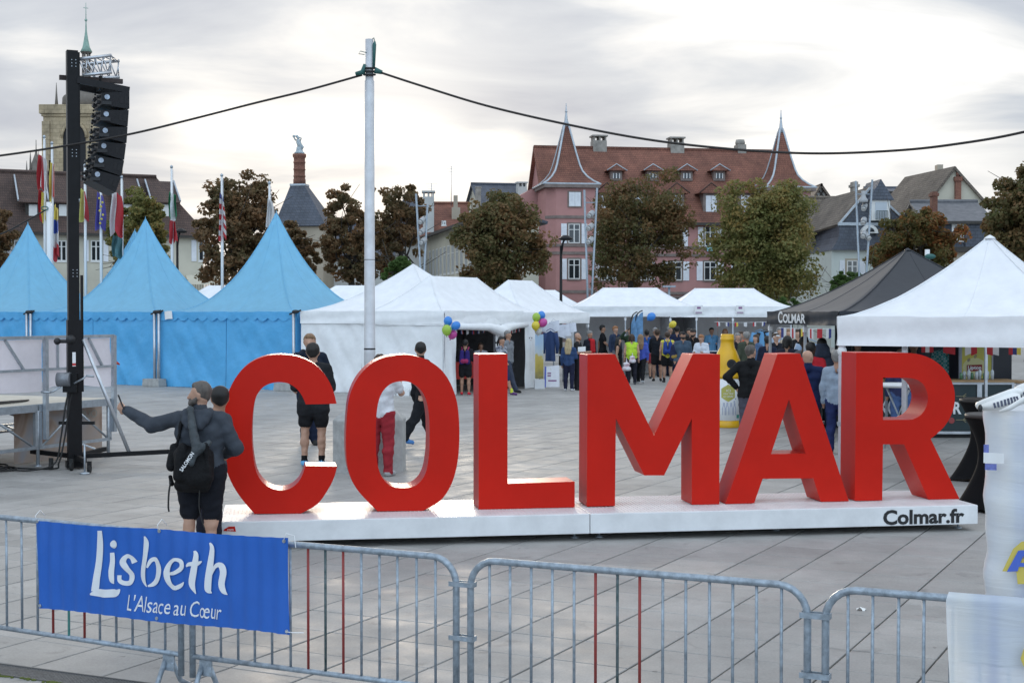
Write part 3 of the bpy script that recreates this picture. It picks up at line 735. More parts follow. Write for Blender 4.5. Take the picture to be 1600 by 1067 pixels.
for k in range(14): mb.b2(a[0]+k*.17, a[0]+k*.17+.085, -1.2, -1.12, 3.9, 4.5)
mb.poly([(a[0],-1.2,4.5),(a[0]+2.4,-1.2,4.5),(a[0]+2.4,0,5.2),(a[0],0,5.2)]); mb.build('awning', cream, h)
# cathedral tower
o = P(63, 490, 190); ct = Plane((o.x, o.y), 0); ppm = F/190
ctw = thing('church_tower', 'tall yellow sandstone church tower with a green copper spire behind the black mast', 'tower', ct.o)
def cz(y): return ct.uz(63, y)[1]
wT = (165-68)/ppm; mb = MB(ct.M)
mb.b2(.55, .55+wT, 0, wT, -.1, cz(182)); mb.b2(.1, 1.0+wT, -.4, wT+.4, cz(178), cz(164)); mb.b2(.35, .75+wT, -.2, wT+.2, cz(182), cz(178))
for x in (.55, wT-.1): mb.b2(x-.12, x+.9, -.25, 0, -.1, cz(190))
mb.build('tower_body', stone, ctw)
cu, cd = (118-63)/ppm, wT/2
mb = MB(ct.M); ua = (92-63)/ppm
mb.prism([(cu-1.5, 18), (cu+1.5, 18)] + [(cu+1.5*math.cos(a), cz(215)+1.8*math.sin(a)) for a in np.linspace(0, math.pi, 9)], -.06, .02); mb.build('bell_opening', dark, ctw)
mb = MB(ct.M); mb.tube([(cu+1.65*math.cos(a), -.15, cz(215)+2.0*math.sin(a)) for a in np.linspace(0, math.pi, 11)], .22, 5); mb.build('arch_moulding', stone, ctw)
mb = MB(ct.M)
mb.lathe([(3.0, cz(164)), (2.9, cz(146)), (2.2, cz(140)), (1.9, cz(134)), (1.0, cz(122)), (.9, cz(112))], (cu, cd, 0), 8)
mb.build('stair_turret', mat('weathered stone', (.17,.15,.13), .9, .2, 1), ctw)
mb = MB(ct.M)
for s_ in (-1, 1):
    for k in (-1, 1): mb.tube([(cu+s_*2.8, cd+k*2.8, cz(164)), (cu+s_*2.8, cd+k*2.8, cz(150)), (cu+s_*2.8, cd+k*2.8, cz(127))], [.25, .15, .03], 5)
mb.parts('pinnacle', mat('weathered stone', (.17,.15,.13)), ctw)
mb = MB(ct.M); cu2 = (122.5-63)/ppm
for k in range(8):
    a = k*math.pi/4; mb.tube([(cu2+.5*math.cos(a), cd+.5*math.sin(a), cz(114)), (cu2+.5*math.cos(a), cd+.5*math.sin(a), cz(74))], .1, 5)
mb.lathe([(.72, cz(75)), (.72, cz(73))], (cu2, cd, 0), 8); mb.lathe([(.62, cz(112)), (.62, cz(106))], (cu2, cd, 0), 8)
mb.build('lantern', mat('weathered stone', (.17,.15,.13)), ctw)
mb = MB(ct.M); mb.lathe([(.85, cz(73)), (.5, cz(65)), (.3, cz(53)), (.13, cz(40)), (.07, cz(24)), (.05, cz(8)), (.03, cz(-6))], (cu2, cd, 0), 8)
mb.blob((cu2, cd, cz(22)), .2, 8, 6); mb.bar((cu2-.35, cd, cz(2)), (cu2+.3, cd, cz(3)), .08); mb.build('spire', mat('green copper', (.25,.38,.32), .6, .2, 2), ctw)
# small gothic spire beyond the brown roof
o = P(45, 490, 170); ppm = F/170; q = Plane((o.x, o.y), 0)
cs = thing('stone_spire', 'small grey gothic stone spire with pinnacles above the brown roof', 'spire', q.o)
zz = lambda y: q.uz(45, y)[1]
mb = MB(q.M); mb.lathe([(1.3, 4), (1.3, zz(270)), (.9, zz(262)), (.5, zz(248)), (.18, zz(237)), (.06, zz(228)), (.04, zz(214))], (0, 3, 0), 4); mb.build('spire_body', mat('weathered stone', (.17,.15,.13)), cs)
mb = MB(q.M)
for x, y in ((-.95, 248), (.95, 248), (-.5, 232), (.5, 232)): mb.tube([(x, 2.4, zz(268)), (x, 2.4, zz(y+14)), (x, 2.4, zz(y))], [.14, .1, .02], 5)
mb.parts('pinnacle', mat('weathered stone', (.17,.15,.13)), cs)
# slate pyramid roof with brick chimney and statue
o = P(440, 490, 112); q = Plane((o.x, o.y), -8); ppm = F/112
pv = thing('slate_pavilion', 'pavilion with steep slate pyramid roof and a brick chimney on top', 'building', q.o)
uu = lambda x, y=350: q.uz(x, y)[0]; zz = lambda x, y: q.uz(x, y)[1]
u0, u1 = uu(428), uu(509); dd = u1-u0; zE_ = zz(470, 353); zT = q.uz(468, 291, dd/2)[1]
mb = MB(q.M); mb.b2(u0+.3, u1-.3, .3, dd-.3, -.1, zE_-.05); mb.build('wall', beige, pv)
t0, t1 = q.uz(457, 291, dd/2)[0], q.uz(479, 291, dd/2)[0]; hw = (t1-t0)/2; dm = dd/2
mb = MB(q.M); A = [(u0,0,zE_),(u1,0,zE_),(u1,dd,zE_),(u0,dd,zE_)]; B = [(t0,dm-hw,zT),(t1,dm-hw,zT),(t1,dm+hw,zT),(t0,dm+hw,zT)]
for k in range(4): mb.poly([A[k], A[(k+1)%4], B[(k+1)%4], B[k]])
mb.poly(B); mb.poly(A[::-1]); mb.build('roof', slate, pv)
mb = MB(q.M); tm = (t0+t1)/2; mb.b2(t0-.05, t1+.05, dm-hw-.05, dm+hw+.05, zT-.02, zT+.14); mb.build('ridge_cap', zinc, pv)
zc = q.uz(468, 241, dm)[1]; r_ = .46
mb = MB(q.M); prof = [(r_*1.1, zT+.14), (r_*1.1, zT+.5), (r_, zT+.6)]
for k in range(3): z = zT+.7+k*(zc-zT-.9)/3; prof += [(r_, z), (r_*1.08, z+.03), (r_*1.08, z+.12), (r_, z+.16)]
prof += [(r_, zc-.35), (r_*1.2, zc-.2), (r_*1.2, zc)]
mb.lathe(prof, (tm, dm, 0), 12); mb.build('chimney', brick, pv)
st = thing('chimney_statue', 'weathered grey statue with raised arms standing on the brick chimney', 'statue', q.w(tm, dm, zc))
mb = MB(Matrix.Translation(q.w(tm, dm, zc)))
mb.lathe([(.40, 0), (.42, .12), (.30, .2), (.26, .35), (.24, .55)], n=10)
mb.tube([(.05, 0, .4), (.02, 0, .7), (-.08, 0, 1.0), (-.1, 0, 1.18)], [.22, .2, .2, .12], 8)
mb.blob((-.1, 0, 1.3), .13, 8, 6)
for s_ in (-1, 1): mb.tube([(-.1+s_*.17, 0, 1.08), (-.12+s_*.28, 0, 1.25), (-.3+s_*.16, 0, 1.38)], [.07, .06, .05], 6); mb.blob((-.32+s_*.12, 0, 1.42), .12, 8, 6)
mb.tube([(.12, 0, .3), (.3, -.1, .55), (.2, -.05, .75)], [.09, .1, .05], 6)
mb.build('statue_body', mat('weathered grey bronze', (.36,.42,.45), .6, .3, 4), st)
# mansard house behind the trees, its chimney and aerials
h, pl, zE_, zR_, L_, s_ = house('mansard_house', 'dark slate roofed house half hidden by trees left of the white chimney', 128, 605, 668, 372, 306, 0, 9, greyr, slate, hip0=1.6, hip1=1.6)
h, pl, zE_, zR_, L_, s_ = house('red_roof_house', 'house with a brick red roof and a wide pale chimney at its left end', 124, 660, 728, 372, 320, 2, 10, greyr, tiles)
a, b = pl.uz(661, 366, 1), pl.uz(678, 308, 1); mb = MB(pl.M); chimney(mb, pl, (a[0]+b[0])/2, 1.2, a[1], b[1], b[0]-a[0], 1.2); mb.build('chimney', greyr, h)
mb = MB(pl.M); a, b = pl.uz(709, 345, 3), pl.uz(718, 306, 3); w_ = b[0]-a[0]
for k in range(4): mb.b2(a[0]-.5+k*.16, b[0]+.5-k*.22, 2.6, 3.2, a[1]-2+k*(b[1]-a[1]+2)/4, a[1]-2+(k+1)*(b[1]-a[1]+2)/4)
mb.build('stepped_gable', beige, h)
mb = MB(pl.M)
for x, y0, y1 in ((705, 260, 322), (674, 287, 308)):
    a, b = pl.uz(x, y1, 4), pl.uz(x, y0, 4); mb.tube([(a[0], 4, a[1]), (a[0], 4, b[1])], .035, 5)
    for k in range(3): mb.bar((a[0]-.5+.1*k, 4, b[1]-.25*k), (a[0]+.5-.1*k, 4, b[1]-.25*k), .03)
mb.build('aerials', steel, h, kind='stuff')
px_window(pl, h, 690, 697, 345, 352, surround=None)
# cream wing running towards the pink building
o = P(668, 490, 122); e_ = P(742, 490, 100); ang = math.degrees(math.atan2(e_.y-o.y, e_.x-o.x)); q = Plane((o.x, o.y), ang); L_ = (Vector((e_.x, e_.y))-Vector((o.x, o.y))).length
cw = thing('cream_wing', 'cream building with rows of tall dark windows receding behind the brown and green tree', 'building', q.o)
zt = q.uz(700, 360)[1]
mb = MB(q.M); mb.b2(0, L_, 0, 4.6, -.1, zt); mb.build('wall', cream, cw)
mb = MB(q.M); slab_roof(mb, (-.4,-.6,zt), (L_+.4,-.6,zt), (L_+.1,2.3,zt+.9), (-.4,2.3,zt+.9), .2); slab_roof(mb, (L_+.4,5.2,zt), (-.4,5.2,zt), (-.4,2.3,zt+.9), (L_+.1,2.3,zt+.9), .2); mb.build('roof', slate, cw)
mb = MB(q.M); mb.b2(-.4, L_+.4, -.75, -.55, zt-.2, zt+.02); mb.build('gutter', timber, cw)
n = 11
for k in range(n):
    u = 1.5+k*(L_-3)/(n-1); window(q, cw, u-.5, u+.5, zt-3.4, zt-1.2, 0, surround=None)
    window(q, cw, u-.5, u+.5, zt-7.2, zt-4.8, 0, surround=None)
mb = MB(q.M); mb.b2(0, L_, -.1, 0, zt-4.3, zt-4.1); mb.build('string_course', sand, cw)
# pale blocks between
h, pl, zE_, zR_, L_, s_ = house('pale_gable_house', 'pale house with grey sloping roof and square chimney left of the pink gable', 150, 752, 830, 322, 290, 12, 9, cream, slate)
a, b = pl.uz(809, 305, 2), pl.uz(823, 292, 2); mb = MB(pl.M); chimney(mb, pl, (a[0]+b[0])/2, 2.4, a[1]-1, b[1], b[0]-a[0], 1); mb.build('chimney', greyr, h)
a, b = pl.uz(744, 345, -1), pl.uz(751, 294, -1); mb = MB(pl.M); mb.b2(a[0], b[0], -1.2, -.6, 2, b[1]); mb.b2(a[0]-.06, b[0]+.06, -1.26, -.54, b[1], b[1]+.12); mb.build('tall_flue', mat('grey chimney render', (.30,.28,.25)), h)
h, pl, zE_, zR_, L_, s_ = house('low_pale_house', 'low pale house seen between the blue tent and the brown trees', 115, 490, 612, 398, 352, 0, 9, greyr, slate)
# half timbered gable behind the right turret
o = P(1258, 490, 140); q = Plane((o.x, o.y), 0)
ht = thing('half_timbered_house', 'house with white diamond timbered gable beside the right pink turret', 'house', q.o)
G4 = lambda x, y: q.uz(x, y)
a, b, c = G4(1263, 323), G4(1306, 323), G4(1282, 290)
mb = MB(q.M); mb.prism([a, b, c], 0, 6); mb.b2(a[0], b[0]+.4, .05, 6, -.1, a[1]-.02); mb.build('wall', greyr, ht)
mb = MB(q.M); th = .14
def lerp2(p, r, t): return (p[0]+(r[0]-p[0])*t, p[1]+(r[1]-p[1])*t)
for k in range(1, 5):
    t = k/5
    p, r = lerp2(a, b, t), lerp2(a, c, t); mb.bar((p[0], -.05, p[1]), (r[0], -.05, r[1]), th, .1, (0,1,0))
    p2, r2 = lerp2(b, a, t), lerp2(b, c, t); mb.bar((p2[0], -.08, p2[1]), (r2[0], -.08, r2[1]), th, .1, (0,1,0))
    # diagonals the other way
    p3, r3 = lerp2(a, b, t), lerp2(c, b, t); mb.bar((p3[0], -.06, p3[1]), (r3[0], -.06, r3[1]), th*.9, .1, (0,1,0))
    p4, r4 = lerp2(b, a, t), lerp2(c, a, t); mb.bar((p4[0], -.07, p4[1]), (r4[0], -.07, r4[1]), th*.9, .1, (0,1,0))
mb.b2(a[0], b[0], -.09, 0, a[1]-.2, a[1]+.05); mb.parts('timber', timber, ht)
mb = MB(q.M); a2, b2_, c2 = G4(1256, 330), G4(1312, 330), G4(1282, 287)
slab_roof(mb, (a2[0], 6, a2[1]), (a2[0], -.5, a2[1]), (c2[0], -.5, c2[1]), (c2[0], 6, c2[1]), .2); slab_roof(mb, (b2_[0], -.5, b2_[1]), (b2_[0], 6, b2_[1]), (c2[0], 6, c2[1]), (c2[0], -.5, c2[1]), .2); mb.build('roof', tiles_g, ht)
# slate mansard house on the right
o = P(1298, 490, 102); q = Plane((o.x, o.y), 3)
sh = thing('slate_mansard_house', 'white house with tall dark blue slate mansard gable and white dormer window', 'house', q.o)
g = lambda x, y, d=0: q.uz(x, y, d)
w0, w1 = g(1299, 440)[0], g(1432, 440)[0]
mb = MB(q.M); mb.b2(w0, w1, 0, 12, -.1, g(1330, 391)[1]); mb.build('wall', mat('white green render', (.56,.60,.56), .85, .06, 1), sh)
A, B = g(1297, 391), g(1436, 391); C, Dd = g(1311, 350), g(1420, 350); E = g(1361, 293)
mb = MB(q.M)
prof = [lerp2(A, C, t) for t in (0, .25, .5, .75, 1)]; prof = [(p[0] + .25*math.sin(math.pi*k/4)*(1), p[1]) for k, p in enumerate(prof)]
prof2 = [(B[0]-(p[0]-A[0]), p[1]) for p in prof]
for (p, r, p2, r2, k) in zip(prof, prof[1:], prof2, prof2[1:], range(4)):
    dy = .35*(4-k)/4; dy2 = .35*(3-k)/4
    mb.poly([(p[0], -.35+.09*k, p[1]), (p2[0], -.35+.09*k, p2[1]), (r2[0], -.26+.09*k, r2[1]), (r[0], -.26+.09*k, r[1])])
    mb.poly([(p[0], 12, p[1]), (p[0], -.35+.09*k, p[1]), (r[0], -.26+.09*k, r[1]), (r[0], 12, r[1])]); mb.poly([(p2[0], -.35+.09*k, p2[1]), (p2[0], 12, p2[1]), (r2[0], 12, r2[1]), (r2[0], -.26+.09*k, r2[1])])
mb.poly([(C[0], .01, C[1]), (Dd[0], .01, Dd[1]), (E[0], .3, E[1])])
mb.poly([(A[0], -.35, A[1]), (A[0], 12, A[1]), (B[0], 12, B[1]), (B[0], -.35, B[1])])
mb.build('slate_gable', slate, sh)
mb = MB(q.M); C2 = g(1283, 356); slab_roof(mb, (C[0]-1.2, 12, C[1]-.6), (C[0]-.05, -.05, C[1]), (E[0], .2, E[1]+.05), (E[0]-.6, 12, E[1]), .18)
slab_roof(mb, (Dd[0]+.1, 0, Dd[1]), (Dd[0]+.1, 12, Dd[1]), (E[0], 12, E[1]), (E[0], .2, E[1]+.05), .18)
mb.build('roof', tiles_g, sh)
mb = MB(q.M); mb.b2(C[0]-.1, Dd[0]+.1, -.12, .0, C[1]-.12, C[1]+.1); mb.bar((C[0], -.02, C[1]), (E[0], .2, E[1]), .14, .14); mb.bar((Dd[0], -.02, Dd[1]), (E[0], .2, E[1]), .14, .14); mb.build('trim', zinc, sh)
a, b = g(1364, 343), g(1382, 317)
mb = MB(q.M); mb.b2(a[0]-.25, b[0]+.25, -.5, 1.5, a[1]-.1, b[1]+.15); dor = mb.build('dormer', frame_w, sh)
mb = MB(q.M); um = (a[0]+b[0])/2; hw = (b[0]-a[0])/2+.5; zb = b[1]+.15
mb.poly([(um-hw,-.65,zb),(um+hw,-.65,zb),(um,-.5,zb+1.5)]); mb.poly([(um-hw,-.65,zb),(um,-.5,zb+1.5),(um,3,zb+1.5),(um-hw,2,zb)]); mb.poly([(um+hw,-.65,zb),(um+hw,2,zb),(um,3,zb+1.5),(um,-.5,zb+1.5)]); mb.build('dormer_roof', slate, dor)
mb = MB(q.M); mb.b2(a[0], b[0], -.53, -.505, a[1], b[1]); mb.build('pane', mat('pale blind', (.5,.55,.6), .5), dor)
mb = MB(q.M)
for k in range(8): mb.bar((a[0]+k*(b[0]-a[0])/7, -.75, a[1]-.1), (a[0]+k*(b[0]-a[0])/7, -.75, a[1]+.55), .03)
mb.bar((a[0], -.75, a[1]+.55), (b[0], -.75, a[1]+.55), .05); mb.build('railing', rail_m, dor)
a, b = g(1347, 365), g(1365, 352); um = (a[0]+b[0])/2
mb = MB(q.M); mb.prism([(a[0]-.2, a[1]), (b[0]+.2, a[1])] + [(um+(b[0]-a[0]+.4)/2*math.cos(t), a[1]+(b[1]-a[1])*math.sin(t)) for t in np.linspace(0, math.pi, 9)], -.5, .4); rw = mb.build('round_dormer', frame_w, sh)
mb = MB(q.M); mb.prism([(a[0]+.1, a[1]+.1)] + [(b[0]-.1, a[1]+.1)] + [(um+(b[0]-a[0]-.2)/2*math.cos(t), a[1]+.1+(b[1]-a[1]-.3)*math.sin(t)) for t in np.linspace(0, math.pi, 9)], -.54, -.505); mb.build('pane', glass, rw)
px_window(q, sh, 1323, 1340, 407, 438, shutters='LR', surround=beige); px_window(q, sh, 1382, 1399, 407, 438, shutters='LR', surround=beige)
a, b = g(1333, 330, 5), g(1341, 284, 5); mb = MB(q.M); mb.b2(a[0], b[0], 5, 5.8, a[1]-1, b[1]); mb.b2(a[0]-.1, b[0]+.1, 4.9, 5.9, b[1]-.4, b[1]-.2); mb.build('chimney', mat('grey chimney render', (.30,.28,.25)), sh)
# brown tiled neighbour with skylights
h, pl, zE_, zR_, L_, s_ = house('brown_tile_house', 'beige house with mossy brown tiled roof and skylights right of the big green tree', 108, 1272, 1345, 378, 312, 6, 10, beige, tiles_g)
for x in (1288, 1303, 1318, 1331):
    zc = pl.uz(x, 345)[1]; d_ = (zc-zE_)/s_; a = pl.uz(x, 345, d_); m_ = Matrix.Rotation(math.atan(s_), 3, 'X')
    mb = MB(pl.M); mb.box((a[0], d_-.12, a[1]+.1), (.55, 1.1, .12), M=m_); mb.build('skylight', zinc, h)
px_window(pl, h, 1286, 1296, 404, 442, shutters='C', surround=None)
# flat pale block and cream gable
h, pl, zE_, zR_, L_, s_ = house('long_pale_house', 'long flat topped pale wall stained with dark streaks', 130, 1372, 1470, 301, 296, 0, 9, mat('streaked pale render', (.50,.48,.40), .85, .2, 1.2, stretch=(3,3,.35)), slate)
o = P(1444, 490, 118); q = Plane((o.x, o.y), -4); g = lambda x, y, d=0: q.uz(x, y, d)
cg = thing('cream_gable_house', 'tall cream gabled house with a brick chimney stack up its gable wall', 'house', q.o)
a, b, c = g(1450, 322), g(1534, 313), g(1491, 265)
mb = MB(q.M); mb.prism([(a[0], a[1]), (b[0], b[1]), c], 0, 7); mb.b2(a[0], b[0], 0.02, 7, -.1, b[1]); mb.build('wall', cream, cg)
mb = MB(q.M); e0 = g(1438, 330); e1 = g(1546, 322)
slab_roof(mb, (e0[0]-2.4, 9, e0[1]), (e0[0], -.3, e0[1]), (c[0], -.3, c[1]+.25), (c[0]-2.2, 9, c[1]+.25), .2); slab_roof(mb, (e1[0], -.3, e1[1]), (e1[0], 9, e1[1]), (c[0], 9, c[1]+.25), (c[0], -.3, c[1]+.25), .2); mb.build('roof', tiles_g, cg)
a, b = g(1491, 322), g(1500.5, 277); mb = MB(q.M); mb.b2(a[0], b[0], -.35, .0, a[1]-1.5, b[1]); mb.b2(a[0]-.08, b[0]+.08, -.43, .05, b[1]-.35, b[1]); mb.lathe([(.14, b[1]), (.14, b[1]+.35), (.05, b[1]+.5)], ((a[0]+b[0])/2, -.15, 0), 8); mb.build('chimney', brick, cg)
a, b = g(1463, 268, 6), g(1472, 258, 6); mb = MB(q.M); mb.b2(a[0], b[0], 5.6, 6.6, a[1]-2, b[1]); mb.build('ridge_chimney', beige, cg)
h, pl, zE_, zR_, L_, s_ = house('weathered_slate_house', 'house with weathered dark slate mansard roof and white dormer window behind the orange tree', 96, 1448, 1545, 346, 318, -3, 8, beige, mat('weathered slate', (.075,.08,.09), .5, .6, 2.5, detail=8, col2=(.15,.15,.16)))
a, b = pl.uz(1456, 345, 1), pl.uz(1464, 300, 1); mb = MB(pl.M); mb.b2(a[0], b[0], .8, 1.6, a[1], b[1]); mb.b2(a[0]-.08, b[0]+.08, .72, 1.68, b[1]-.3, b[1]-.1); mb.build('chimney', brick, h)
a, b = pl.uz(1507, 386), pl.uz(1536, 345); mb = MB(pl.M); mb.b2(a[0], b[0], -.25, .3, a[1], b[1]); mb.build('slate_panel', slate, h)
a, b = pl.uz(1450, 392), pl.uz(1545, 386); mb = MB(pl.M); mb.b2(a[0], b[0], -.4, 0, a[1]-.1, b[1]); mb.build('cornice', timber, h)
px_window(pl, h, 1490, 1503, 351, 375, d=-.05, surround=frame_w)
mb = MB(pl.M); a, b = pl.uz(1448, 386), pl.uz(1545, 346); mb.b2(a[0], b[0], -.03, .0, a[1], b[1]); mb.build('mansard_face', slate, h)
# ================================================================== TENTS
def wav(x, k=1.0): return math.sin(3.1*x*k)*.5 + math.sin(7.3*x*k+1.3)*.3 + math.sin(13.7*x*k+.4)*.2
def tent(name, label, o, ang, w, d, z_e, z_p, ridge=0.0, roof_m=white_roof, wall_m=white_pvc, curve=1.0, val=0.35, scallop=False, walls='', legs=(), group=None, leg_m=alu, belly=.0, ridge_dir='u', back_m=None, post=.025, cap_r=0):
    """tent with corner o (front left), front along ang, d deep. curve>1: concave roof. walls: letters F B L R; legs: (u,d) list"""
    pl = Plane(o, ang); t = thing(name, label, 'tent', pl.o, group)
    rf = MB(pl.M); rx = ridge/2 if ridge_dir == 'u' else 0; ry = ridge/2 if ridge_dir == 'd' else 0
    def zf(u, v):
        x = abs(u-w/2); y = abs(v-d/2)
        t_ = max((x-rx)/(w/2-rx) if w/2 > rx else 0, (y-ry)/(d/2-ry) if d/2 > ry else 0); t_ = min(1, max(0, t_))
        sag = belly*math.sin(math.pi*t_)
        return z_e + (z_p-z_e)*((1-t_)**curve) - sag + .012*wav(u*1.1+v*.7)*t_
    nu, nv = 36, 36
    # grid warped so that ridge / hips are sharp: use polar rings
    K = 18; ring_n = 48; rings = []
    for i in range(K+1):
        t_ = 1 - i/K; t_ = t_
        hx = rx + (w/2-rx)*t_; hy = ry + (d/2-ry)*t_; row = []
        for q in range(ring_n):
            s_ = q/ring_n*4; e = int(s_); f = (s_-e)*2-1
            x, y = ((f*hx, -hy), (hx, f*hy), (-f*hx, hy), (-hx, -f*hy))[e]
            row.append(rf.av((w/2+x, d/2+y, zf(w/2+x, d/2+y))))
        rings.append(row)
    rf.sm = False
    for A, B in zip(rings, rings[1:]):
        for q in range(ring_n):
            rf.face((A[q], A[(q+1)%ring_n], B[(q+1)%ring_n], B[q]), True)
    roof = rf.build('roof', roof_m, t)
    sb_ = MB(pl.M)
    for ex, ey in ((-1,-1),(1,-1),(1,1),(-1,1)):
        pts_ = []
        for i in range(19):
            q = i/18; x = w/2+ex*(rx+(w/2-rx)*q); y = d/2+ey*(ry+(d/2-ry)*q); pts_.append((x, y, zf(x, y)+.002))
        sb_.tube(pts_, .014, 5)
    if not ridge:
        for ex, ey in ((0,-1),(1,0),(0,1),(-1,0)):
            pts_ = [(w/2+ex*w/2*i/18, d/2+ey*d/2*i/18, zf(w/2+ex*w/2*i/18, d/2+ey*d/2*i/18)-.003) for i in range(1, 19)]; sb_.tube(pts_, .009, 5)
    sb_.parts('seam', roof_m, roof)
    if cap_r:
        cb = MB(pl.M); cb.lathe([(cap_r*1.5, z_p-cap_r*.75), (cap_r*1.2, z_p-cap_r*.4), (cap_r*.8, z_p-cap_r*.1), (cap_r*.3, z_p+.01), (.01, z_p+.015)], (w/2, d/2, 0), 20); cb.build('peak_cap', roof_m, t)
    # valance
    vb = MB(pl.M); per = [((0,0),(w,0)),((w,0),(w,d)),((w,d),(0,d)),((0,d),(0,0))]
    for k, (a, b) in enumerate(per):
        a, b = Vector((*a,0)), Vector((*b,0)); L_ = (b-a).length; nrm = Vector(((b-a).y, -(b-a).x, 0)).normalized(); n = 40 if not scallop else int(L_/.05)
        def fn(u, v, a=a, b=b, nrm=nrm, L_=L_, k=k):
            p = a.lerp(b, u); h = val
            if scallop: h = val - .11*(1-abs(math.sin(math.pi*u*L_/.42)))
            out = .012 + .022*wav(u*L_+k*3)*v + .02*v*math.sin(math.pi*u)*(1 if not scallop else .3) + (0 if scallop else .014*math.sin(v*6.5+u*L_*1.1+k)*(.4+.6*v))
            return p + nrm*out + Vector((0,0,z_e + .012*wav(u*L_)*(1-v) - h*v + .02))
        vb.grid(fn, n, 4 if scallop else 9)
    vb.build('valance', wall_m if not scallop else wall_m, t)
    # walls
    for k, nm in enumerate('FRBL'):
        if nm not in walls: continue
        a, b = per[k]; a, b = Vector((*a,0)), Vector((*b,0)); L_ = (b-a).length; nrm = Vector(((b-a).y, -(b-a).x, 0)).normalized()
        np_ = 2; 
        for s_ in range(np_):
            wb = MB(pl.M)
            def fn(u, v, s_=s_):
                uu = (s_+u*.992)/np_; x = uu*L_; zz = (z_e-.06)*v + .01
                puck = .13*wav(x*1.3+k*2+zz*.8)*(1-.55*v) + .08*math.sin(x*1.7+zz*3.1+k)*math.sin(zz*1.4) + .03*math.sin(x*6.1-zz*4.3)*math.sin(zz*2+x)
                flare = .10*(1-v)**2*(.5+.5*math.sin(x*2.3+k))
                return a.lerp(b, uu) - nrm*.03 + nrm*(puck*.6*math.sin(math.pi*min(1,max(0,u)))+flare*.6) + Vector((0,0,zz))
            wb.grid(fn, 34, 18); wb.build('side_wall', (back_m if back_m is not None and nm != 'F' else wall_m), t)
    for (u, v) in legs:
        lb = MB(pl.M); lb.b2(u-post, u+post, v-post, v+post, 0, z_e-.02); lb.b2(u-.06, u+.06, v-.06, v+.06, 0.002, .02)
        leg = lb.build('leg', leg_m, t)
        if val < .6:
            jb = MB(pl.M); jb.b2(u-.04, u+.04, v-.04, v+.04, z_e-val-.12, z_e-val-.02); jb.build('joint', white_paint if leg_m is alu else black_p, leg)
    return t, pl
tu_ = Vector((.863, -.505, 0)); tn_ = Vector((.505, .863, 0)); TANG = math.degrees(math.atan2(-.505, .863))
B0 = G(250, 603.5); B0.z = 0
gb = 'pale blue pagoda tents in a row'
def at(s, n=0): return B0 + tu_*s + tn_*n
def blue(s0, w, n0, label, walls):
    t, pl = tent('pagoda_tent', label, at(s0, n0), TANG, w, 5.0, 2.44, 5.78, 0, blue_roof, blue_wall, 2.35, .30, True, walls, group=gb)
    for u in (0.0, w):
        lb = MB(pl.M); lb.tube([(u-.05 if u else .05, -.09, 0), (u-.05 if u else .05, -.09, 2.4)], .045, 8); lb.build('leg', alu, t)
        cb = MB(pl.M); cb.blob((u, -.05, 2.46), (.14, .1, .06), 8, 5); cb.bar((u-.2, -.1, 2.38), (u+.25, -.1, 2.5), .03, .05); cb.build('corner_bracket', black_p, t)
    tip = MB(pl.M); tip.lathe([(.03, 5.74), (.012, 5.80), (.003, 5.86)], (w/2, 2.5, 0), 8); tip.build('peak_cap', blue_roof, t)
    return t, pl
blue(-12.1, 5.9, 0, 'blue pagoda tent at the left edge, behind the stage railing', 'FR')
blue(-6.1, 6.0, 0, 'blue pagoda tent directly right of the black speaker mast', 'FR')
tb, plb = blue(0, 5.75, 0, 'blue pagoda tent standing next to the closed white tent', 'FR')
blue(-11.6, 5.9, 5.0, 'blue pagoda tent whose tip alone shows behind the others', '')
mb = MB(plb.M); mb.grid(lambda u, v: Vector((.28+.33*u+.03*v, -.07-.012*math.sin(3*u), 2.46-.26*v+.03*math.sin(2*u))), 6, 4); tag(mb.build('paper_notice', paper, loc=plb.w(.4,-.07,2.3)), 'white paper notice pinned to the blue tent edge', 'notice')
for s_, lab in ((-.0, 'grey concrete ballast block under the blue tent post left of the letter C'), (5.55, 'grey concrete ballast block at the blue tent corner seen through the letter C')):
    c = at(s_, -.25); mb = MB(Matrix.Translation(c) @ Matrix.Rotation(R(TANG), 4, 'Z'))
    mb.b2(-.36, .36, -.18, .16, 0, .26); mb.b2(-.37, .37, -.19, .17, .03, .12); tag(mb.build('ballast_block', concrete, loc=c), lab, 'concrete block', 'ballast blocks of the blue tents')
# white pagoda (closed) next to the blue row
gw = 'white festival tents'
C0 = at(11.2)
wp, plw = tent('pagoda_tent', 'closed white pagoda tent between the blue tents and the open stall with balloons', at(5.9), TANG, 5.3, 4.6, 2.46, 3.95, 0, white_roof, white_pvc, 1.55, .38, False, 'FL', [(5.25, .05)], gw)
mb = MB(plw.M)
for k in range(4): mb.b2(2.9+k*.5, 3.34+k*.5, -.42, -.12, 0.0, .2); 
bt = mb.build('ballast_weight', white_paint, wp)
mb = MB(plw.M); put_text(mb, '3', lambda a, b: Vector((2.55+.12*a, -.075, 2.2+.16*b)), .02); mb.build('printed_number', flat('dark print', (.08,.09,.1)), wp)
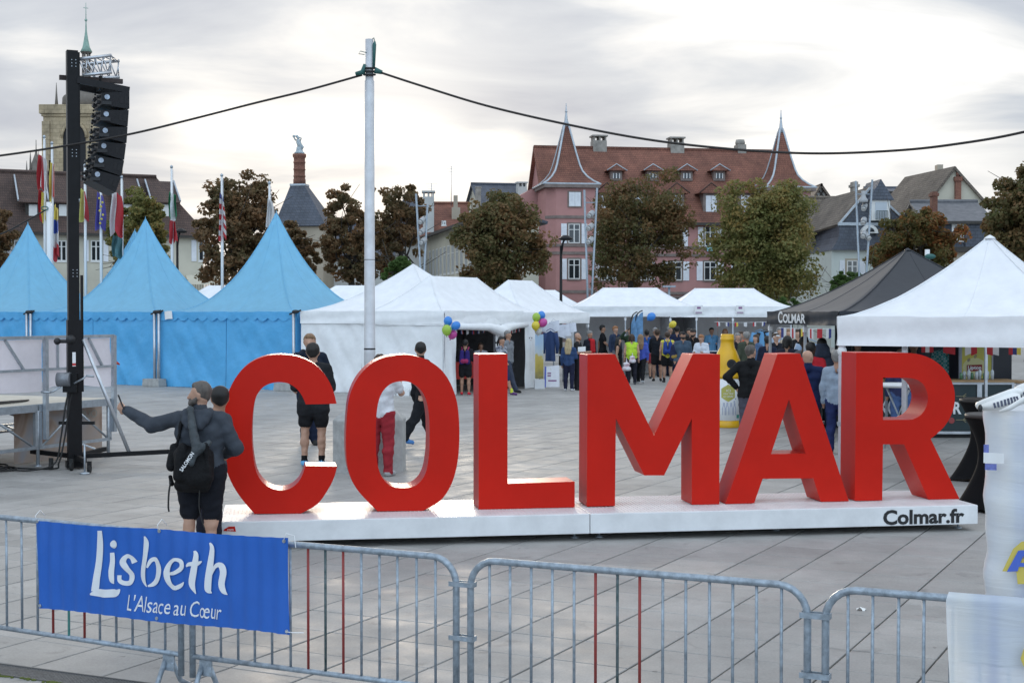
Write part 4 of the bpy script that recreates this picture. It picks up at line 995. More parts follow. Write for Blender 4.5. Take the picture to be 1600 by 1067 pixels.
# stall row running back along tn_
SA = math.degrees(math.atan2(.863, .505))
shade_in = fabric('grey painted shade stall wall', (.13,.13,.135), .03)  # shade inside the open white stall, put into the wall colour
shade_lt = fabric('light grey painted shade stall wall', (.50,.50,.51), .10)  # paler painted shade for the inner walls of the other white stalls
def stall(t0, ln, off, label, **k): return tent('stall_tent', label, C0 + tn_*t0 - tu_*off, SA, ln, 3.0, 2.42, 3.55, ridge=ln-3.0, curve=1.3, val=.38, group=gw, **k)
s2, pl2 = stall(0, 5.7, 0, 'open white stall tent hung with small flags and balloons', walls='BR', back_m=shade_in, legs=[(.04,.04),(2.9,.04),(5.66,.04)], belly=.05)
s3, pl3 = stall(5.75, 4.6, 0.6, 'white stall tent hung with bags, behind the stall with balloons', walls='BL', back_m=shade_lt, legs=[(4.56,.04)], belly=.05)
# side wall strips of the open stall
def drape(pl, par, u0, u1, z0, z1, dd, amp=.05, m=None, name='side_wall'):
    mb = MB(pl.M); mb.grid(lambda u, v: Vector((u0+(u1-u0)*u, dd+amp*wav(u*(u1-u0)*2.5+v*.7), z0+(z1-z0)*v)), 16, 10); return mb.build(name, m or white_pvc, par)
drape(pl2, s2, -.02, .62, .01, 2.1, .0); drape(pl2, s2, 4.75, 5.68, .01, 2.1, .0, .06)
mb = MB(pl2.M)   # rolled up front
mb.tube([(0.6, -.02, 2.02), (1.6, -.04, 2.0), (2.4, -.04, 1.99), (3.1, -.06, 1.85), (3.6, -.05, 1.97), (4.2, -.03, 2.02), (4.8, -.02, 2.04)], [.09,.1,.12,.2,.13,.09,.08], 10); mb.build('rolled_front', white_pvc, s2)
# tents further back
tent('stall_tent', 'white stall tent behind the stall with bags, left of the street lamp', P(798, 480, 66), 4, 3.4, 3, 2.75, 3.52, 1.0, curve=1.15, val=.35, group=gw)
for x0, x1, lab in ((296, 362, 'white tent roof glimpsed between the two front blue peaks'), (500, 590, 'white tent roof glimpsed between the blue tent and the white pagoda')):
    a = P(x0, 480, 60); b = P(x1, 480, 60); tent('stall_tent', lab, (a.x-.9, a.y), 0, b.x-a.x+1.8, 3.2, 2.7, P(x0, 446, 61.5).z, b.x-a.x-1.0, curve=1.05, val=.35, group=gw)
a = P(1280, 480, 70); tent('stall_tent', 'white tent tip just above the left slope of the black tent roof', (a.x, a.y), 0, 4.5, 3, 2.7, P(1300, 452, 71).z, 1.6, curve=1.1, val=.35, group=gw)
ta, pla = tent('stall_tent', 'white stall tent with people inside, left one of the two facing stalls', P(894, 490, 54.5), 2.5, 4.85, 3.2, 2.66, 3.42, 2.1, curve=1.45, val=.40, walls='BLR', back_m=shade_lt, legs=[(.04,.04),(2.05,.04),(4.8,.04)], group=gw)
tc_, plc = tent('stall_tent', 'white stall tent facing the square directly behind the yellow bottle container', P(1046, 490, 54.7), 1.0, 4.75, 3.2, 2.66, 3.40, 2.3, curve=1.45, val=.42, walls='BRL', back_m=shade_lt, legs=[(.04,.04),(2.45,.04),(4.7,.04)], group=gw)
# notices on the valances
for pl, u, m_, lab in ((plc, .95, paper, 'small white notice on the valance of the facing stall, left of the yellow bottle'), (plc, 2.55, paper, 'small white notice on the valance above the yellow bottle')):
    mb = MB(pl.M); mb.b2(u, u+.33, -.085, -.075, 2.4, 2.72); nt_ = mb.build('paper_notice', m_, loc=pl.w(u, -.08, 2.5)); tag(nt_, lab, 'notice')
    mb = MB(pl.M); mb.b2(u+.04, u+.29, -.089, -.086, 2.42, 2.46); mb.b2(u+.1, u+.24, -.089, -.086, 2.58, 2.66); mb.build('print', flat('red blue print', (.25,.12,.25)), nt_)
# black tent
BN = P(1311, 490, 26.5); BN.z = 0
black_roof = fabric('black tent roof', (0.045, 0.048, 0.055), .12, .2, 1.5, .42); black_val = fabric('black valance', (.022,.026,.034), 0, .2, 2)
bt_, plk = tent('promo_tent', 'black promotional tent with white lettering on its edge', BN, 6.8, 4.5, 4.5, 2.42, 3.72, 0, black_roof, black_val, 1.4, .27, False, '', [(.05,.05),(.05,4.45),(.05,2.1),(2.9,.05),(4.45,.05)], leg_m=alu, cap_r=.05)
mb = MB(plk.M); mb.grid(lambda u, v: Vector((1.5+3.0*u, 4.42+.05*wav(u*6), .02+2.2*v)), 24, 8); mb.build('dark_backdrop', black_val, bt_)  # added dark backdrop, covers the bright ground seen under the tent
lp = Plane(plk.w(-.06, 4.5, 0), 6.8-90)
mb = MB(lp.M)
put_text(mb, 'C', lambda a, b: Vector((1.05+.30*a, -.03, 2.20+.25*b)), .03)
put_text(mb, 'OLMAR', lambda a, b: Vector((1.38+1.45*a, -.03, 2.205+.19*b)), .03)
mb.build('lettering', flat('white print', (.75,.77,.78)), bt_)
# near white tent
WN = P(1309, 497, 20.5); WN.z = 0
wt, pln = tent('pop_up_tent', 'near white pop up tent standing right behind the letter R', WN, TANG, 3.5, 3.5, 2.34, 3.55, 0, white_roof, white_pvc, 1.5, .42, False, '', [(.05,.05),(.05,3.45),(3.45,.05),(3.45,3.45)], post=.04, cap_r=.06)
mb = MB(pln.M)
for k in range(2): pass
mb.blob((.05, .05, 1.86), (.07, .07, .08), 10, 7); mb.build('corner_knob', white_paint, wt)
mb = MB(pln.M); mb.b2(0.0, .1, 0.0, .1, .78, .84); mb.build('leg_lock', flat('grey plastic', (.3,.32,.35)), wt)
# ================================================================== THE LETTER SIGN
P0 = P(435, 803, 15.0*0.995); 
pls = Plane((0, 0), 9.1)
# letter front plane through the foot of the letter C
zb = .29
c0 = G(435, 803, zb); pls = Plane((c0.x, c0.y), 9.1)
sg = thing('letter_sign', 'big red COLMAR letters standing on a long white plinth', 'letter sign', pls.o)
red = mat('red gloss paint', (0.53, 0.014, 0.006), 0.36, 0.07, 1.6, bump=0.05, bscale=3, spec=.16, detail=8)
def loop8(pts): return [pls.uz(340+x*.3625, 540+y*.3625) for x, y in pts]
def loopf(pts): return [pls.uz(x, y) for x, y in pts]
def smooth(pts, n=3, sharp=()):
    """closed catmull-rom; indices in sharp stay corners"""
    k = len(pts); out = []
    for i in range(k):
        p0, p1, p2, p3 = pts[i-1], pts[i], pts[(i+1)%k], pts[(i+2)%k]
        if i in sharp and (i+1) % k in sharp: out.append(p1); continue
        if i in sharp: p0 = p1
        if (i+1) % k in sharp: p3 = p2
        for j in range(n):
            t = j/n
            out.append(tuple(.5*((2*p1[q])+(-p0[q]+p2[q])*t+(2*p0[q]-5*p1[q]+4*p2[q]-p3[q])*t*t+(-p0[q]+3*p1[q]-3*p2[q]+p3[q])*t**3) for q in (0,1)))
    return out
Cc = [(513,250),(497,190),(468,133),(420,82),(350,48),(265,38),(190,50),(125,85),(75,142),(42,215),(23,300),(18,380),(23,460),(40,540),(68,605),(108,665),(160,724),(360,722),(430,682),(477,618),(503,565),(515,520),(378,518),(366,555),(345,590),(312,615),(270,623),(228,613),(192,586),(166,540),(152,460),(148,380),(151,300),(160,240),(176,202),(206,172),(252,158),(302,162),(340,185),(365,218),(380,253)]
Oo = [(795,39),(710,53),(645,92),(597,150),(567,225),(556,320),(553,420),(557,500),(570,560),(595,610),(632,655),(690,712),(885,710),(950,675),(990,630),(1018,570),(1036,490),(1042,400),(1040,310),(1030,235),(1005,165),(965,105),(905,62),(850,44)]
Oi = [(795,153),(750,163),(715,193),(694,240),(684,310),(682,400),(685,480),(697,540),(720,582),(752,606),(797,613),(842,607),(876,583),(899,540),(911,470),(914,390),(911,300),(898,232),(872,186),(835,160)]
Lp = [(748,553.5),(793,553),(793,755.5),(898,752),(898,792),(748,795.5)]
q1 = lambda x, y: (900+x*240/985, 540+y*240/985)
q2 = lambda x, y: (1110+x*240/985, 540+y*240/985)
q3 = lambda x, y: (1300+x*240/985, 540+y*240/985)
Mp = [q1(*p) for p in ((74,57),(250,55),(500,577),(749,54),(924,56),(919,1021),(743,1024),(743,468),(565,831),(438,831),(256,466),(250,1032),(70,1035))]
Ap = [q2(*p) for p in ((430,54),(575,50),(888,1001),(708,1005),(660,850),(335,853),(281,1014),(97,1020))]
Ah = [q2(*p) for p in ((504,343),(611,692),(389,694))]
Rp = [q3(*p) for p in ((156,44),(480,46),(560,56),(640,86),(705,135),(752,195),(780,265),(788,330),(780,400),(752,470),(705,535),(633,597),(818,988),(618,992),(462,632),(327,632),(322,997),(147,1000))]
Rh = [q3(*p) for p in ((327,205),(480,206),(540,216),(585,248),(610,300),(615,350),(598,405),(565,448),(515,474),(327,476))]
def letter(name, loop, holes=()):
    mb = MB(pls.M); zmin = min(p[1] for p in loop)
    fix = lambda l: [(u, z + (zb+.003 - zmin)*max(0, 1-(z-zmin)/.3)) for u, z in l]
    mb.prism(fix(loop), 0, .43, [fix(h) for h in holes])
    o = mb.build('letter', red, sg, label='red letter '+name)
    bv = o.modifiers.new('bevel', 'BEVEL'); bv.width = .006; bv.segments = 2; bv.limit_method = 'ANGLE'; bv.angle_limit = R(40)
    return o
letter('C', smooth(loop8(Cc), 4, {0, 16, 17, 21, 22, 40}))
letter('O', smooth(loop8(Oo), 4, {11, 12}), [smooth(loop8(Oi), 4)])
letter('L', loopf(Lp)); letter('M', loopf(Mp))
letter('A', loopf(Ap), [loopf(Ah)])
letter('R', smooth(loopf(Rp), 4, {0, 1, 11, 12, 13, 14, 15, 16, 17}), [smooth(loopf(Rh), 4, {0, 1, 8, 9})])
plinth_m = mat('white plinth paint', (0.74, 0.745, 0.75), 0.40, 0.09, 3.5, detail=9, bump=.05, bscale=12)
def base_u(px, d): # u where the pixel column px meets the plane d behind the letter fronts at plinth height
    return pls.uz(px, 800, d)[0]
uL, uS, uRr = pls.uz(343, 816, -.48)[0], pls.uz(922, 801, -.48)[0], pls.uz(1528, 788, -.48)[0]
for a, b in ((uL, uS-.004), (uS+.004, uRr)):
    mb = MB(pls.M); mb.b2(a, b, -.48, .86, zb-.212, zb-.004); pn = mb.build('plinth', plinth_m, sg)
    bv = pn.modifiers.new('bevel', 'BEVEL'); bv.width = .006; bv.segments = 2
    nr = 26; sheet = MB(pls.M)
    sheet.b2(a+.01, b-.01, -.47, .85, zb-.004, zb-.001)
    sheet.build('top_sheet', plinth_m, pn)
    rb = MB(pls.M)
    m_ = int((b-a)/.042)
    for k in range(m_):
        u = a+.03+k*(b-a-.06)/m_; rb.bar((u, -.43, zb+.0005), (u+.012, .82, zb+.0005), .009, .004)
    rb.build('tread_rib', plinth_m, pn, kind='stuff')
for u, d in ((uS-.12, -.25), (uS+.15, -.25), (uRr-.12, -.25), (uL+.2, -.25), (uL+.2, .7), (uS-.1, .7), (uRr-.15, .7), ((uS+uRr)/2, -.1)):
    mb = MB(pls.M); mb.tube([(u, d, .012), (u, d, zb-.212)], .012, 8); mb.lathe([(.045, 0), (.045, .012), (.012, .022)], (u, d, 0), 10); mb.build('foot', steel, sg)
mb = MB(pls.M); a, b = pls.uz(1380, 818, -.485), pls.uz(1507, 795, -.485)
a2 = pls.uz(1380, 820.5, -.485); b2 = pls.uz(1507, 816.5, -.485)
def txf(s, t):
    u = a[0]+(b[0]-a[0])*s; lo = a2[1]+(b2[1]-a2[1])*s; hi = pls.uz(1380+127*s, 796.5-2.5*s, -.485)[1]; return Vector((u, -.4835, lo+(hi-lo)*t))
put_text(mb, 'Colmar.fr', txf, .034); mb.build('lettering', flat('black print', (.012,.012,.014), .5), sg)
mb = MB(pls.M); a, b = pls.uz(349, 829, -.48), pls.uz(367, 822, -.48); mb.prism([(a[0], a[1]), (b[0]+.01, a[1]-.01), (b[0], b[1]), (b[0]-.06, b[1]+.0), (a[0]+.01, b[1]-.025)], -.486, -.4815); mb.build('sticker', red, sg)
mb = MB(pls.M); put_text(mb, 'com', lambda s, t: Vector((b[0]-.075+.06*s, -.488, b[1]-.045+.022*t))); mb.build('sticker_print', paper, sg)
# ================================================================== CROWD BARRIERS
ZT = 1.06
def jpt(px, py): p = G(px, py, ZT); return Vector((p.x, p.y, 0))
J1, J2, J3 = jpt(291, 831), jpt(724, 867), jpt(1276, 911)
dl = (J1-J2).normalized(); J0 = J1 + ((jpt(0, 803)-J1).normalized())*2.2
J4 = J3 + (J3-J2).normalized()*1.97
c_red = mat('chipped red paint', (.30,.03,.025), .5, col2=(.22,.04,.035), scale=30); c_grn = mat('chipped dark green paint', (.015,.05,.05), .5, col2=(.12,.15,.16), scale=22); c_teal = mat('chipped teal paint', (.10,.33,.30), .5, .2, 30)
def barrier(a, b, label, cols, bar_px=None, lift=0.0):
    d = b-a; L_ = d.length; ang = math.degrees(math.atan2(d.y, d.x)); pl = Plane(a, ang)
    t = thing('crowd_barrier', label, 'barrier', a, 'crowd barriers along the front')
    u0, u1, r = .045, L_-.045, .15; z0 = .30; R_ = .0195
    path = [(u0, 0, .17), (u0, 0, ZT-.02-r)]
    for k in range(1, 7): q = math.pi/2*k/6; path.append((u0+r-r*math.cos(q), 0, ZT-.02-r+r*math.sin(q)))
    for k in range(0, 6): q = math.pi/2*k/6; path.append((u1-r+r*math.sin(q), 0, ZT-.02-r+r*math.cos(q)))
    path += [(u1, 0, ZT-.02-r), (u1, 0, .17)]
    mb = MB(pl.M); mb.tube(path, R_, 10); mb.build('frame', galv, t)
    mb = MB(pl.M); mb.tube([(u0, 0, z0), (u1, 0, z0)], .017, 8); mb.build('bottom_rail', galv, t)
    n = 14
    us = [u0 + (u1-u0)*(k+1)/(n+1) for k in range(n)] if bar_px is None else [pl.uz(x, 950)[0] for x in bar_px]
    for k, u in enumerate(us):
        zt_ = ZT-.02
        if u < u0+r: zt_ -= r - math.sqrt(max(0, r*r-(u0+r-u)**2))
        if u > u1-r: zt_ -= r - math.sqrt(max(0, r*r-(u-u1+r)**2))
        mb = MB(pl.M); m_ = cols.get(k); c_ = {'r': c_red, 'g': c_grn, 't': c_teal}.get(m_, galv)
        mb.tube([(u, 0, z0), (u, 0, zt_)], .0085, 6); mb.build('bar', c_, t, label={'r': 'red painted bar', 'g': 'dark green painted bar', 't': 'teal painted bar'}.get(m_))
    for u, s_ in ((u0+.10, 1), (u1-.10, -1)):
        mb = MB(pl.M); mb.b2(u-.045, u+.045, -.006, .006, .19, z0); br = mb.build('bracket', galv, t)
        mb = MB(pl.M); mb.tube([(u-.03, .0, .25), (u-.03, -.07, .12), (u-.03, -.25, .02), (u-.03, -.30, .02)], .016, 8)
        mb.tube([(u+.03, .0, .25), (u+.03, .07, .12), (u+.03, .25, .02), (u+.03, .30, .02)], .016, 8); mb.build('foot', galv, t)
    for z in (.90, .60):
        mb = MB(pl.M); mb.b2(u1-.035, u1+.115, -.027, -.021, z-.014, z+.014); mb.b2(u1-.035, u1+.115, .021, .027, z-.014, z+.014); mb.b2(u1+.109, u1+.115, -.021, .021, z-.014, z+.014); mb.build('hook', galv, t)
    return t, pl
b1, pb1 = barrier(J0, J1, 'galvanised crowd barrier at the left, half covered by the blue banner', {3: 'r', 4: 't', 5: 'r'}, [-55, -34, -12, 83-72.2, 34.5, 59, 83, 107.6, 132, 156, 181.6, 207, 232.7, 258])
for ch in list(b1.children):
    if ch.name.startswith('bar') and not ch.name.startswith('bracket') and ch.get('label'): pass
b2_, pb2 = barrier(J1, J2, 'galvanised crowd barrier with two red bars, right of the blue banner', {6: 'r', 7: 'g', 8: 'r'}, [318, 345, 372, 398, 425, 454, 481.6, 508.6, 536.4, 564.7, 593, 621, 651, 680.5])
b3, pb3 = barrier(J2, J3, 'galvanised crowd barrier with red, dark green and red bars before the letters M and A', {5: 'r', 6: 'g', 7: 'r'}, [765, 797, 830, 863, 897, 930.5, 964.7, 999.5, 1035.5, 1071.5, 1108.5, 1144.8, 1182, 1221])
b4, pb4 = barrier(J3, J4, 'galvanised crowd barrier at the right, covered by milky plastic film', {}, [1325, 1363.5, 1404, 1443.5] + [1485+42*k for k in range(10)])
# colours of the first barrier follow the bars just right of the banner's left end
bars1 = [c for c in b1.children if c.name.split('.')[0] == 'bar']
for c in bars1: c.data.materials[0] = galv; c['label'] = 'plain grey bar'
for i, (m_, lb) in {6: (c_red, 'red painted bar'), 7: (c_teal, 'teal painted bar'), 8: (c_red, 'red painted bar')}.items(): bars1[i].data.materials[0] = m_; bars1[i]['label'] = lb
for i, c in enumerate(bars1):
    if i not in (6, 7, 8): del c['label']
# ================================================================== BLUE BANNER
_a = pb1.uz(56, 812); _b = pb2.uz(450, 842); L0 = pb1.w(_a[0], -.0, 0); L1 = pb2.w(_b[0], -.0, 0); d = L1-L0; fr = Vector((d.y, -d.x, 0)).normalized()
_c = (J1-L0).dot(fr); fr = fr*(max(0, _c)+.055)
bn_pl = Plane((L0+fr), math.degrees(math.atan2(d.y, d.x)))
def bdep(u, z): return -.006*math.sin(u*2*math.pi/.112+.6)*min(1, max(0, (z-.30)/.2)) - .010*math.sin(u*3.1) - .007*math.sin(u*5.3+z*4)*math.sin(z*6)
TL, TR, BL, BR = [bn_pl.uz(*p) for p in ((56,812.5),(450,840),(62,949.5),(453,992.5))]
blue_b = mat('blue banner vinyl', (0.022, 0.125, 0.50), 0.38, 0.05, 4, bump=0.05, bscale=9, trans=0.08)
bn = thing('barrier_banner', 'blue vinyl banner with white lettering tied to the crowd barriers', 'banner', bn_pl.o)
mb = MB(bn_pl.M)
def bfn(u, v):
    top = (TL[0]+(TR[0]-TL[0])*u, TL[1]+(TR[1]-TL[1])*u - .008*abs(math.sin(u*math.pi*2))); bot = (BL[0]+(BR[0]-BL[0])*u, BL[1]+(BR[1]-BL[1])*u + .006*math.sin(u*9))
    x = bot[0]+(top[0]-bot[0])*v - .012*math.sin(math.pi*v)*(u-.5)*2; z = bot[1]+(top[1]-bot[1])*v
    return Vector((x, bdep(x, z), z))
mb.grid(bfn, 160, 14); mb.build('cloth', blue_b, bn)
w_print = mat('white banner print', (0.74, 0.76, 0.79), 0.4)
def bpt(x, y, off=.004): # crop coords of the banner close-up
    u, z = bn_pl.uz(x/3.717, y/3.717+780); return Vector((u, bdep(u, z)-off, z))
def rib(mb, pts, w, off):
    P_ = []
    k = len(pts)
    for i in range(k-1):
        p0, p1, p2, p3 = pts[max(0,i-1)], pts[i], pts[i+1], pts[min(k-1,i+2)]
        for j in range(5):
            t = j/5; P_.append(tuple(.5*((2*p1[q])+(-p0[q]+p2[q])*t+(2*p0[q]-5*p1[q]+4*p2[q]-p3[q])*t*t+(-p0[q]+3*p1[q]-3*p2[q]+p3[q])*t**3) for q in (0,1,2)))
    P_.append(tuple(pts[-1])); pr = None
    for i, (x, y, w_) in enumerate(P_):
        a = P_[max(0,i-1)]; b = P_[min(len(P_)-1,i+1)]; tx, ty = b[0]-a[0], b[1]-a[1]; l = math.hypot(tx, ty) or 1
        nx, ny = -ty/l*w_/2, tx/l*w_/2; q = (mb.av(bpt(x+nx, y+ny, off)), mb.av(bpt(x-nx, y-ny, off)))
        if pr: mb.face((pr[0], q[0], q[1], pr[1]))
        pr = q
lt = MB(bn_pl.M)
GL = [
 [(586,180,30),(588,260,40),(582,360,38),(570,450,34),(562,530,36)], [(537,547,8),(575,540,42),(630,543,46),(680,540,42),(704,519,6)],
 [(654,308,24),(656,360,28),(650,420,28),(654,470,24),(664,488,4)],
 [(786,366,30),(768,336,24),(735,330,24),(716,362,30),(735,400,32),(768,435,32),(762,478,30),(728,486,26),(702,468,22),(700,438,22)],
 [(846,212,10),(855,250,28),(846,330,30),(832,410,32),(834,465,28),(856,505,4)], [(858,395,10),(880,352,22),(908,352,28),(924,400,34),(914,460,32),(888,492,24),(862,502,10)],
 [(975,432,16),(1020,424,22),(1054,395,24),(1050,360,22),(1018,348,20),(982,380,28),(968,430,32),(982,485,30),(1018,512,26),(1048,500,22),(1066,480,6)],
 [(1128,298,10),(1138,330,28),(1126,420,32),(1118,490,30),(1136,548,4)], [(1087,388,10),(1105,374,22),(1145,372,26),(1178,358,6)],
 [(1216,252,8),(1230,290,28),(1222,380,34),(1212,470,34),(1212,525,30),(1230,543,4)], [(1226,440,10),(1250,392,22),(1282,378,28),(1298,420,32),(1290,490,30),(1302,535,24),(1322,552,4)],
]
for k, g_ in enumerate(GL): rib(lt, g_, 0, .004+.0006*k)
c = [bpt(664+22*math.cos(a), 260+24*math.sin(a)) for a in np.linspace(0, 2*math.pi, 14)[:-1]]; lt.poly(c)
lt.build('lettering', w_print, bn)
mb = MB(bn_pl.M)
def tfn(s, t):
    x = 738+542*s; lo = 643+57*s; return bpt(x + 12*t, lo - 95*t, .004)
put_text(mb, "L'Alsace au Cœur", tfn, .0, .0); mb.build('small_lettering', w_print, bn)
mb = MB(bn_pl.M)
for x, y in ((222,127),(928,183),(242,614),(909,690)): mb.lathe([(.011,0),(.011,.004),(.006,.005)], bpt(x, y, .006), 10) if False else mb.tube([bpt(x,y,.001), bpt(x,y,.008)], .011, 10)
for px_, py_ in ((444,845),(448,986)): u, z = bn_pl.uz(px_, py_); mb.tube([(u, bdep(u,z)-.001, z), (u, bdep(u,z)-.008, z)], .011, 10)
mb.parts('eyelet', steel, bn)
mb = MB(bn_pl.M)
for x, y in ((222,127),(928,183)): p = bpt(x, y, .01); mb.tube([p, p+Vector((0,-.01,.04)), p+Vector((0,.03,.07)), p+Vector((.005,.07,.03))], .0025, 5)
u, z = bn_pl.uz(444, 845); mb.tube([(u,-.01,z), (u+.03,-.02,z+.05), (u+.05,.03,z+.03), (u+.09,-.01,z-.03)], .003, 5); u, z = bn_pl.uz(448, 986); mb.tube([(u,-.01,z), (u+.05,-.01,z+.0), (u+.13,-.01,z+.008)], .003, 5)
mb.parts('cable_tie', white_paint, bn)
# ================================================================== FILM WRAPPED STACK
def film_mat():
    M = bpy.data.materials.new('milky stretch film'); M.use_nodes = True; nt = M.node_tree; N = nt.nodes.new; L = nt.links.new
    b = nt.nodes['Principled BSDF']; b.inputs['Roughness'].default_value = .28; b.inputs['Coat Weight'].default_value = .3; b.inputs['Specular IOR Level'].default_value = .5
    tc = N('ShaderNodeTexCoord'); mp = N('ShaderNodeMapping'); mp.inputs['Scale'].default_value = (4.5, 4.5, .25); L(tc.outputs['Object'], mp.inputs[0])
    n = N('ShaderNodeTexNoise'); n.inputs['Scale'].default_value = 1.0; n.inputs['Detail'].default_value = 2; L(mp.outputs[0], n.inputs['Vector'])
    mp2 = N('ShaderNodeMapping'); mp2.inputs['Scale'].default_value = (.8, .8, 7); L(tc.outputs['Object'], mp2.inputs[0]); n2 = N('ShaderNodeTexNoise'); n2.inputs['Scale'].default_value = 2.0; n2.inputs['Detail'].default_value = 5; L(mp2.outputs[0], n2.inputs['Vector'])
    mul = N('ShaderNodeMath'); mul.operation = 'MULTIPLY_ADD'; L(n2.outputs[0], mul.inputs[0]); mul.inputs[1].default_value = .14; L(n.outputs[0], mul.inputs[2])
    r = N('ShaderNodeValToRGB'); L(mul.outputs[0], r.inputs[0]); e = r.color_ramp.elements
    e[0].position = .40; e[0].color = (.55,.61,.76,1); e[1].position = .74; e[1].color = (.84,.84,.82,1); k = e.new(.55); k.color = (.72,.76,.81,1)
    L(r.outputs[0], b.inputs['Base Color'])
    bp = N('ShaderNodeBump'); bp.inputs['Strength'].default_value = .35; bp.inputs['Distance'].default_value = .02; n3 = N('ShaderNodeTexNoise'); n3.inputs['Scale'].default_value = 1.6; n3.inputs['Detail'].default_value = 6; n3.inputs['Roughness'].default_value = .6; n3.inputs['Distortion'].default_value = 1.0; L(mp2.outputs[0], n3.inputs['Vector']); L(n3.outputs[0], bp.inputs['Height']); L(bp.outputs[0], b.inputs['Normal'])
    t = N('ShaderNodeBsdfTranslucent'); L(r.outputs[0], t.inputs[0]); mx = N('ShaderNodeMixShader'); mx.inputs[0].default_value = .3
    L(b.outputs[0], mx.inputs[1]); L(t.outputs[0], mx.inputs[2]); L(mx.outputs[0], nt.nodes['Material Output'].inputs[0]); return M
film = film_mat()
ws = Plane(J3 + (J4-J3)*.60 + Vector((.02,.45,0)), pb4.a*180/math.pi)
uA = ws.uz(1531, 760)[0]; zTop = ws.uz(1545, 641)[1]
stack = thing('wrapped_chair_stack', 'stack of white slatted chairs wrapped in milky plastic film at the right edge', 'wrapped stack', ws.w(uA+.45, .3, 0))
wS = .95
mb = MB(ws.M)
def sfn(u, v):
    a = 2*math.pi*u; n_ = 5.0; ca, sa_ = math.cos(a), math.sin(a)
    rr = (abs(ca)**n_ + abs(sa_)**n_)**(-1/n_); z = .02 + (zTop-.02)*v + (.17*max(0, ca)*v**6)
    wob = 1 - .035*math.exp(-((v-.62)/.05)**2) - .02*math.exp(-((v-.8)/.03)**2) + .012*math.sin(z*17+a*2) + .008*math.sin(31*z+5*a)
    return Vector((uA+wS/2 + rr*ca*wS/2*wob, .3 + rr*sa_*.3*wob, z))
mb.grid(sfn, 64, 60); mb.build('film', film, stack)
chair_m = mat('white plastic chair', (.80,.80,.78), .35, .03, 3)
def shell(par, top, bot, d, slots, name='chair_back'):
    """curved chair back: band between two outlines (pixels turned into metres at the stack), bulging forward, slotted"""
    T_ = spline([Vector(ws.uz(x, y, d)+(0,)) for x, y in top], 6); B_ = spline([Vector(ws.uz(x, y, d)+(0,)) for x, y in bot], 6)
    n = len(T_)-1; mb = MB(ws.M)
    def f(u, v, off):
        i = min(n-1, int(u*n)); t = u*n-i; a = T_[i].lerp(T_[i+1], t); j = min(len(B_)-2, int(u*(len(B_)-1))); s_ = u*(len(B_)-1)-j; b = B_[j].lerp(B_[j+1], s_)
        p = b.lerp(a, v); return Vector((p.x, d+off-.05*math.sin(math.pi*u)-.02*math.sin(math.pi*v), p.y))
    mb.grid(lambda u, v: f(u, v, 0), n, 6); mb.grid(lambda u, v: f(u, v, .05), n, 6); mb.grid(lambda u, v: f(u, 1, .05*v), n, 2); mb.grid(lambda u, v: f(u, 0, .05*v), n, 2); mb.grid(lambda u, v: f(0, u, .05*v), 6, 2)
    mb.tube([f(k/n, 1, .025) for k in range(n+1)], .022, 8)
    o = mb.build(name, chair_m, par)
    sl_ = MB(ws.M); sd = mat('slot shadow side', (.10,.11,.16), .8)
    for u, v0, v1 in slots:
        p, q = f(u, v0, -.004), f(u, v1, -.004); sl_.bar(p, q, .010, .006, (0,1,0))
    sl_.parts('slot', sd, o)
    return o
shell(stack, [(1529,634),(1540,629),(1556,623),(1572,617),(1584,613),(1593,613)], [(1531,642),(1545,641),(1560,640),(1575,637),(1590,634),(1600,632)], .02, [(.38+.07*k, .25, .72) for k in range(8)])
shell(stack, [(1583,620),(1588,613),(1596,607),(1608,603),(1625,600),(1650,600)], [(1585,634),(1592,633),(1602,630),(1615,627),(1632,624),(1652,622)], .10, [(.22+.085*k, .2, .75) for k in range(8)], 'chair_back')
mb = MB(ws.M); mb.tube([Vector((*ws.uz(x, y, -.10),)).to_3d() if False else Vector((ws.uz(x, y, -.10)[0], -.10, ws.uz(x, y, -.10)[1])) for x, y in ((1562,643),(1578,637),(1600,624),(1625,612),(1650,604))], [.007,.012,.014,.015,.015], 8); mb.build('armrest', chair_m, stack)
mb = MB(ws.M); p = ws.uz(1533, 637, .0); mb.blob((p[0], -.04, p[1]), (.012,.01,.02), 6, 5); mb.build('dark_clip', black_p, stack)
mb = MB(ws.M)
for x0, x1, y0, y1 in ((1538,1546,694,708),(1540,1558,724,733)):
    a, b = ws.uz(x0, y1), ws.uz(x1, y0); mb.b2(a[0], b[0], -.028, -.02, a[1], b[1])
mb.parts('label_tape', mat('violet tape', (.16,.19,.5), .5, .3, 40), stack)
mb = MB(ws.M); a, b = ws.uz(1538, 722), ws.uz(1570, 707); mb.grid(lambda u, v: Vector((a[0]+(b[0]-a[0])*u, -.035-.004*math.sin(9*u), a[1]+(b[1]-a[1])*v)), 6, 3); mb.build('delivery_note', paper, stack)
def wf(px, py, off): u, z = ws.uz(px, py, off); return (u, off, z)
mb = MB(ws.M)
ylw = mat('yellow print', (.62,.50,.10), .5); blp = mat('blue print', (.07,.14,.55), .5)
for pts, m_, nm, o_ in (([(1566,892),(1583,857),(1596,846),(1612,843),(1640,843),(1640,912),(1590,912),(1588,893)], ylw, 'printed_emblem', -.034), ([(1573,893),(1591,860),(1612,858),(1640,858),(1640,892),(1606,892),(1604,885),(1592,885),(1590,892)], blp, 'printed_lettering', -.040)):
    mb = MB(ws.M); pp = [wf(x, y, o_) for x, y in pts]; mb.prism([(p[0], p[2]) for p in pp], o_, o_+.003, [] if m_ is ylw else [[(wf(x,y,o_)[0], wf(x,y,o_)[2]) for x, y in ((1594,879),(1599,868),(1602,879))]]); mb.build(nm, m_, stack)
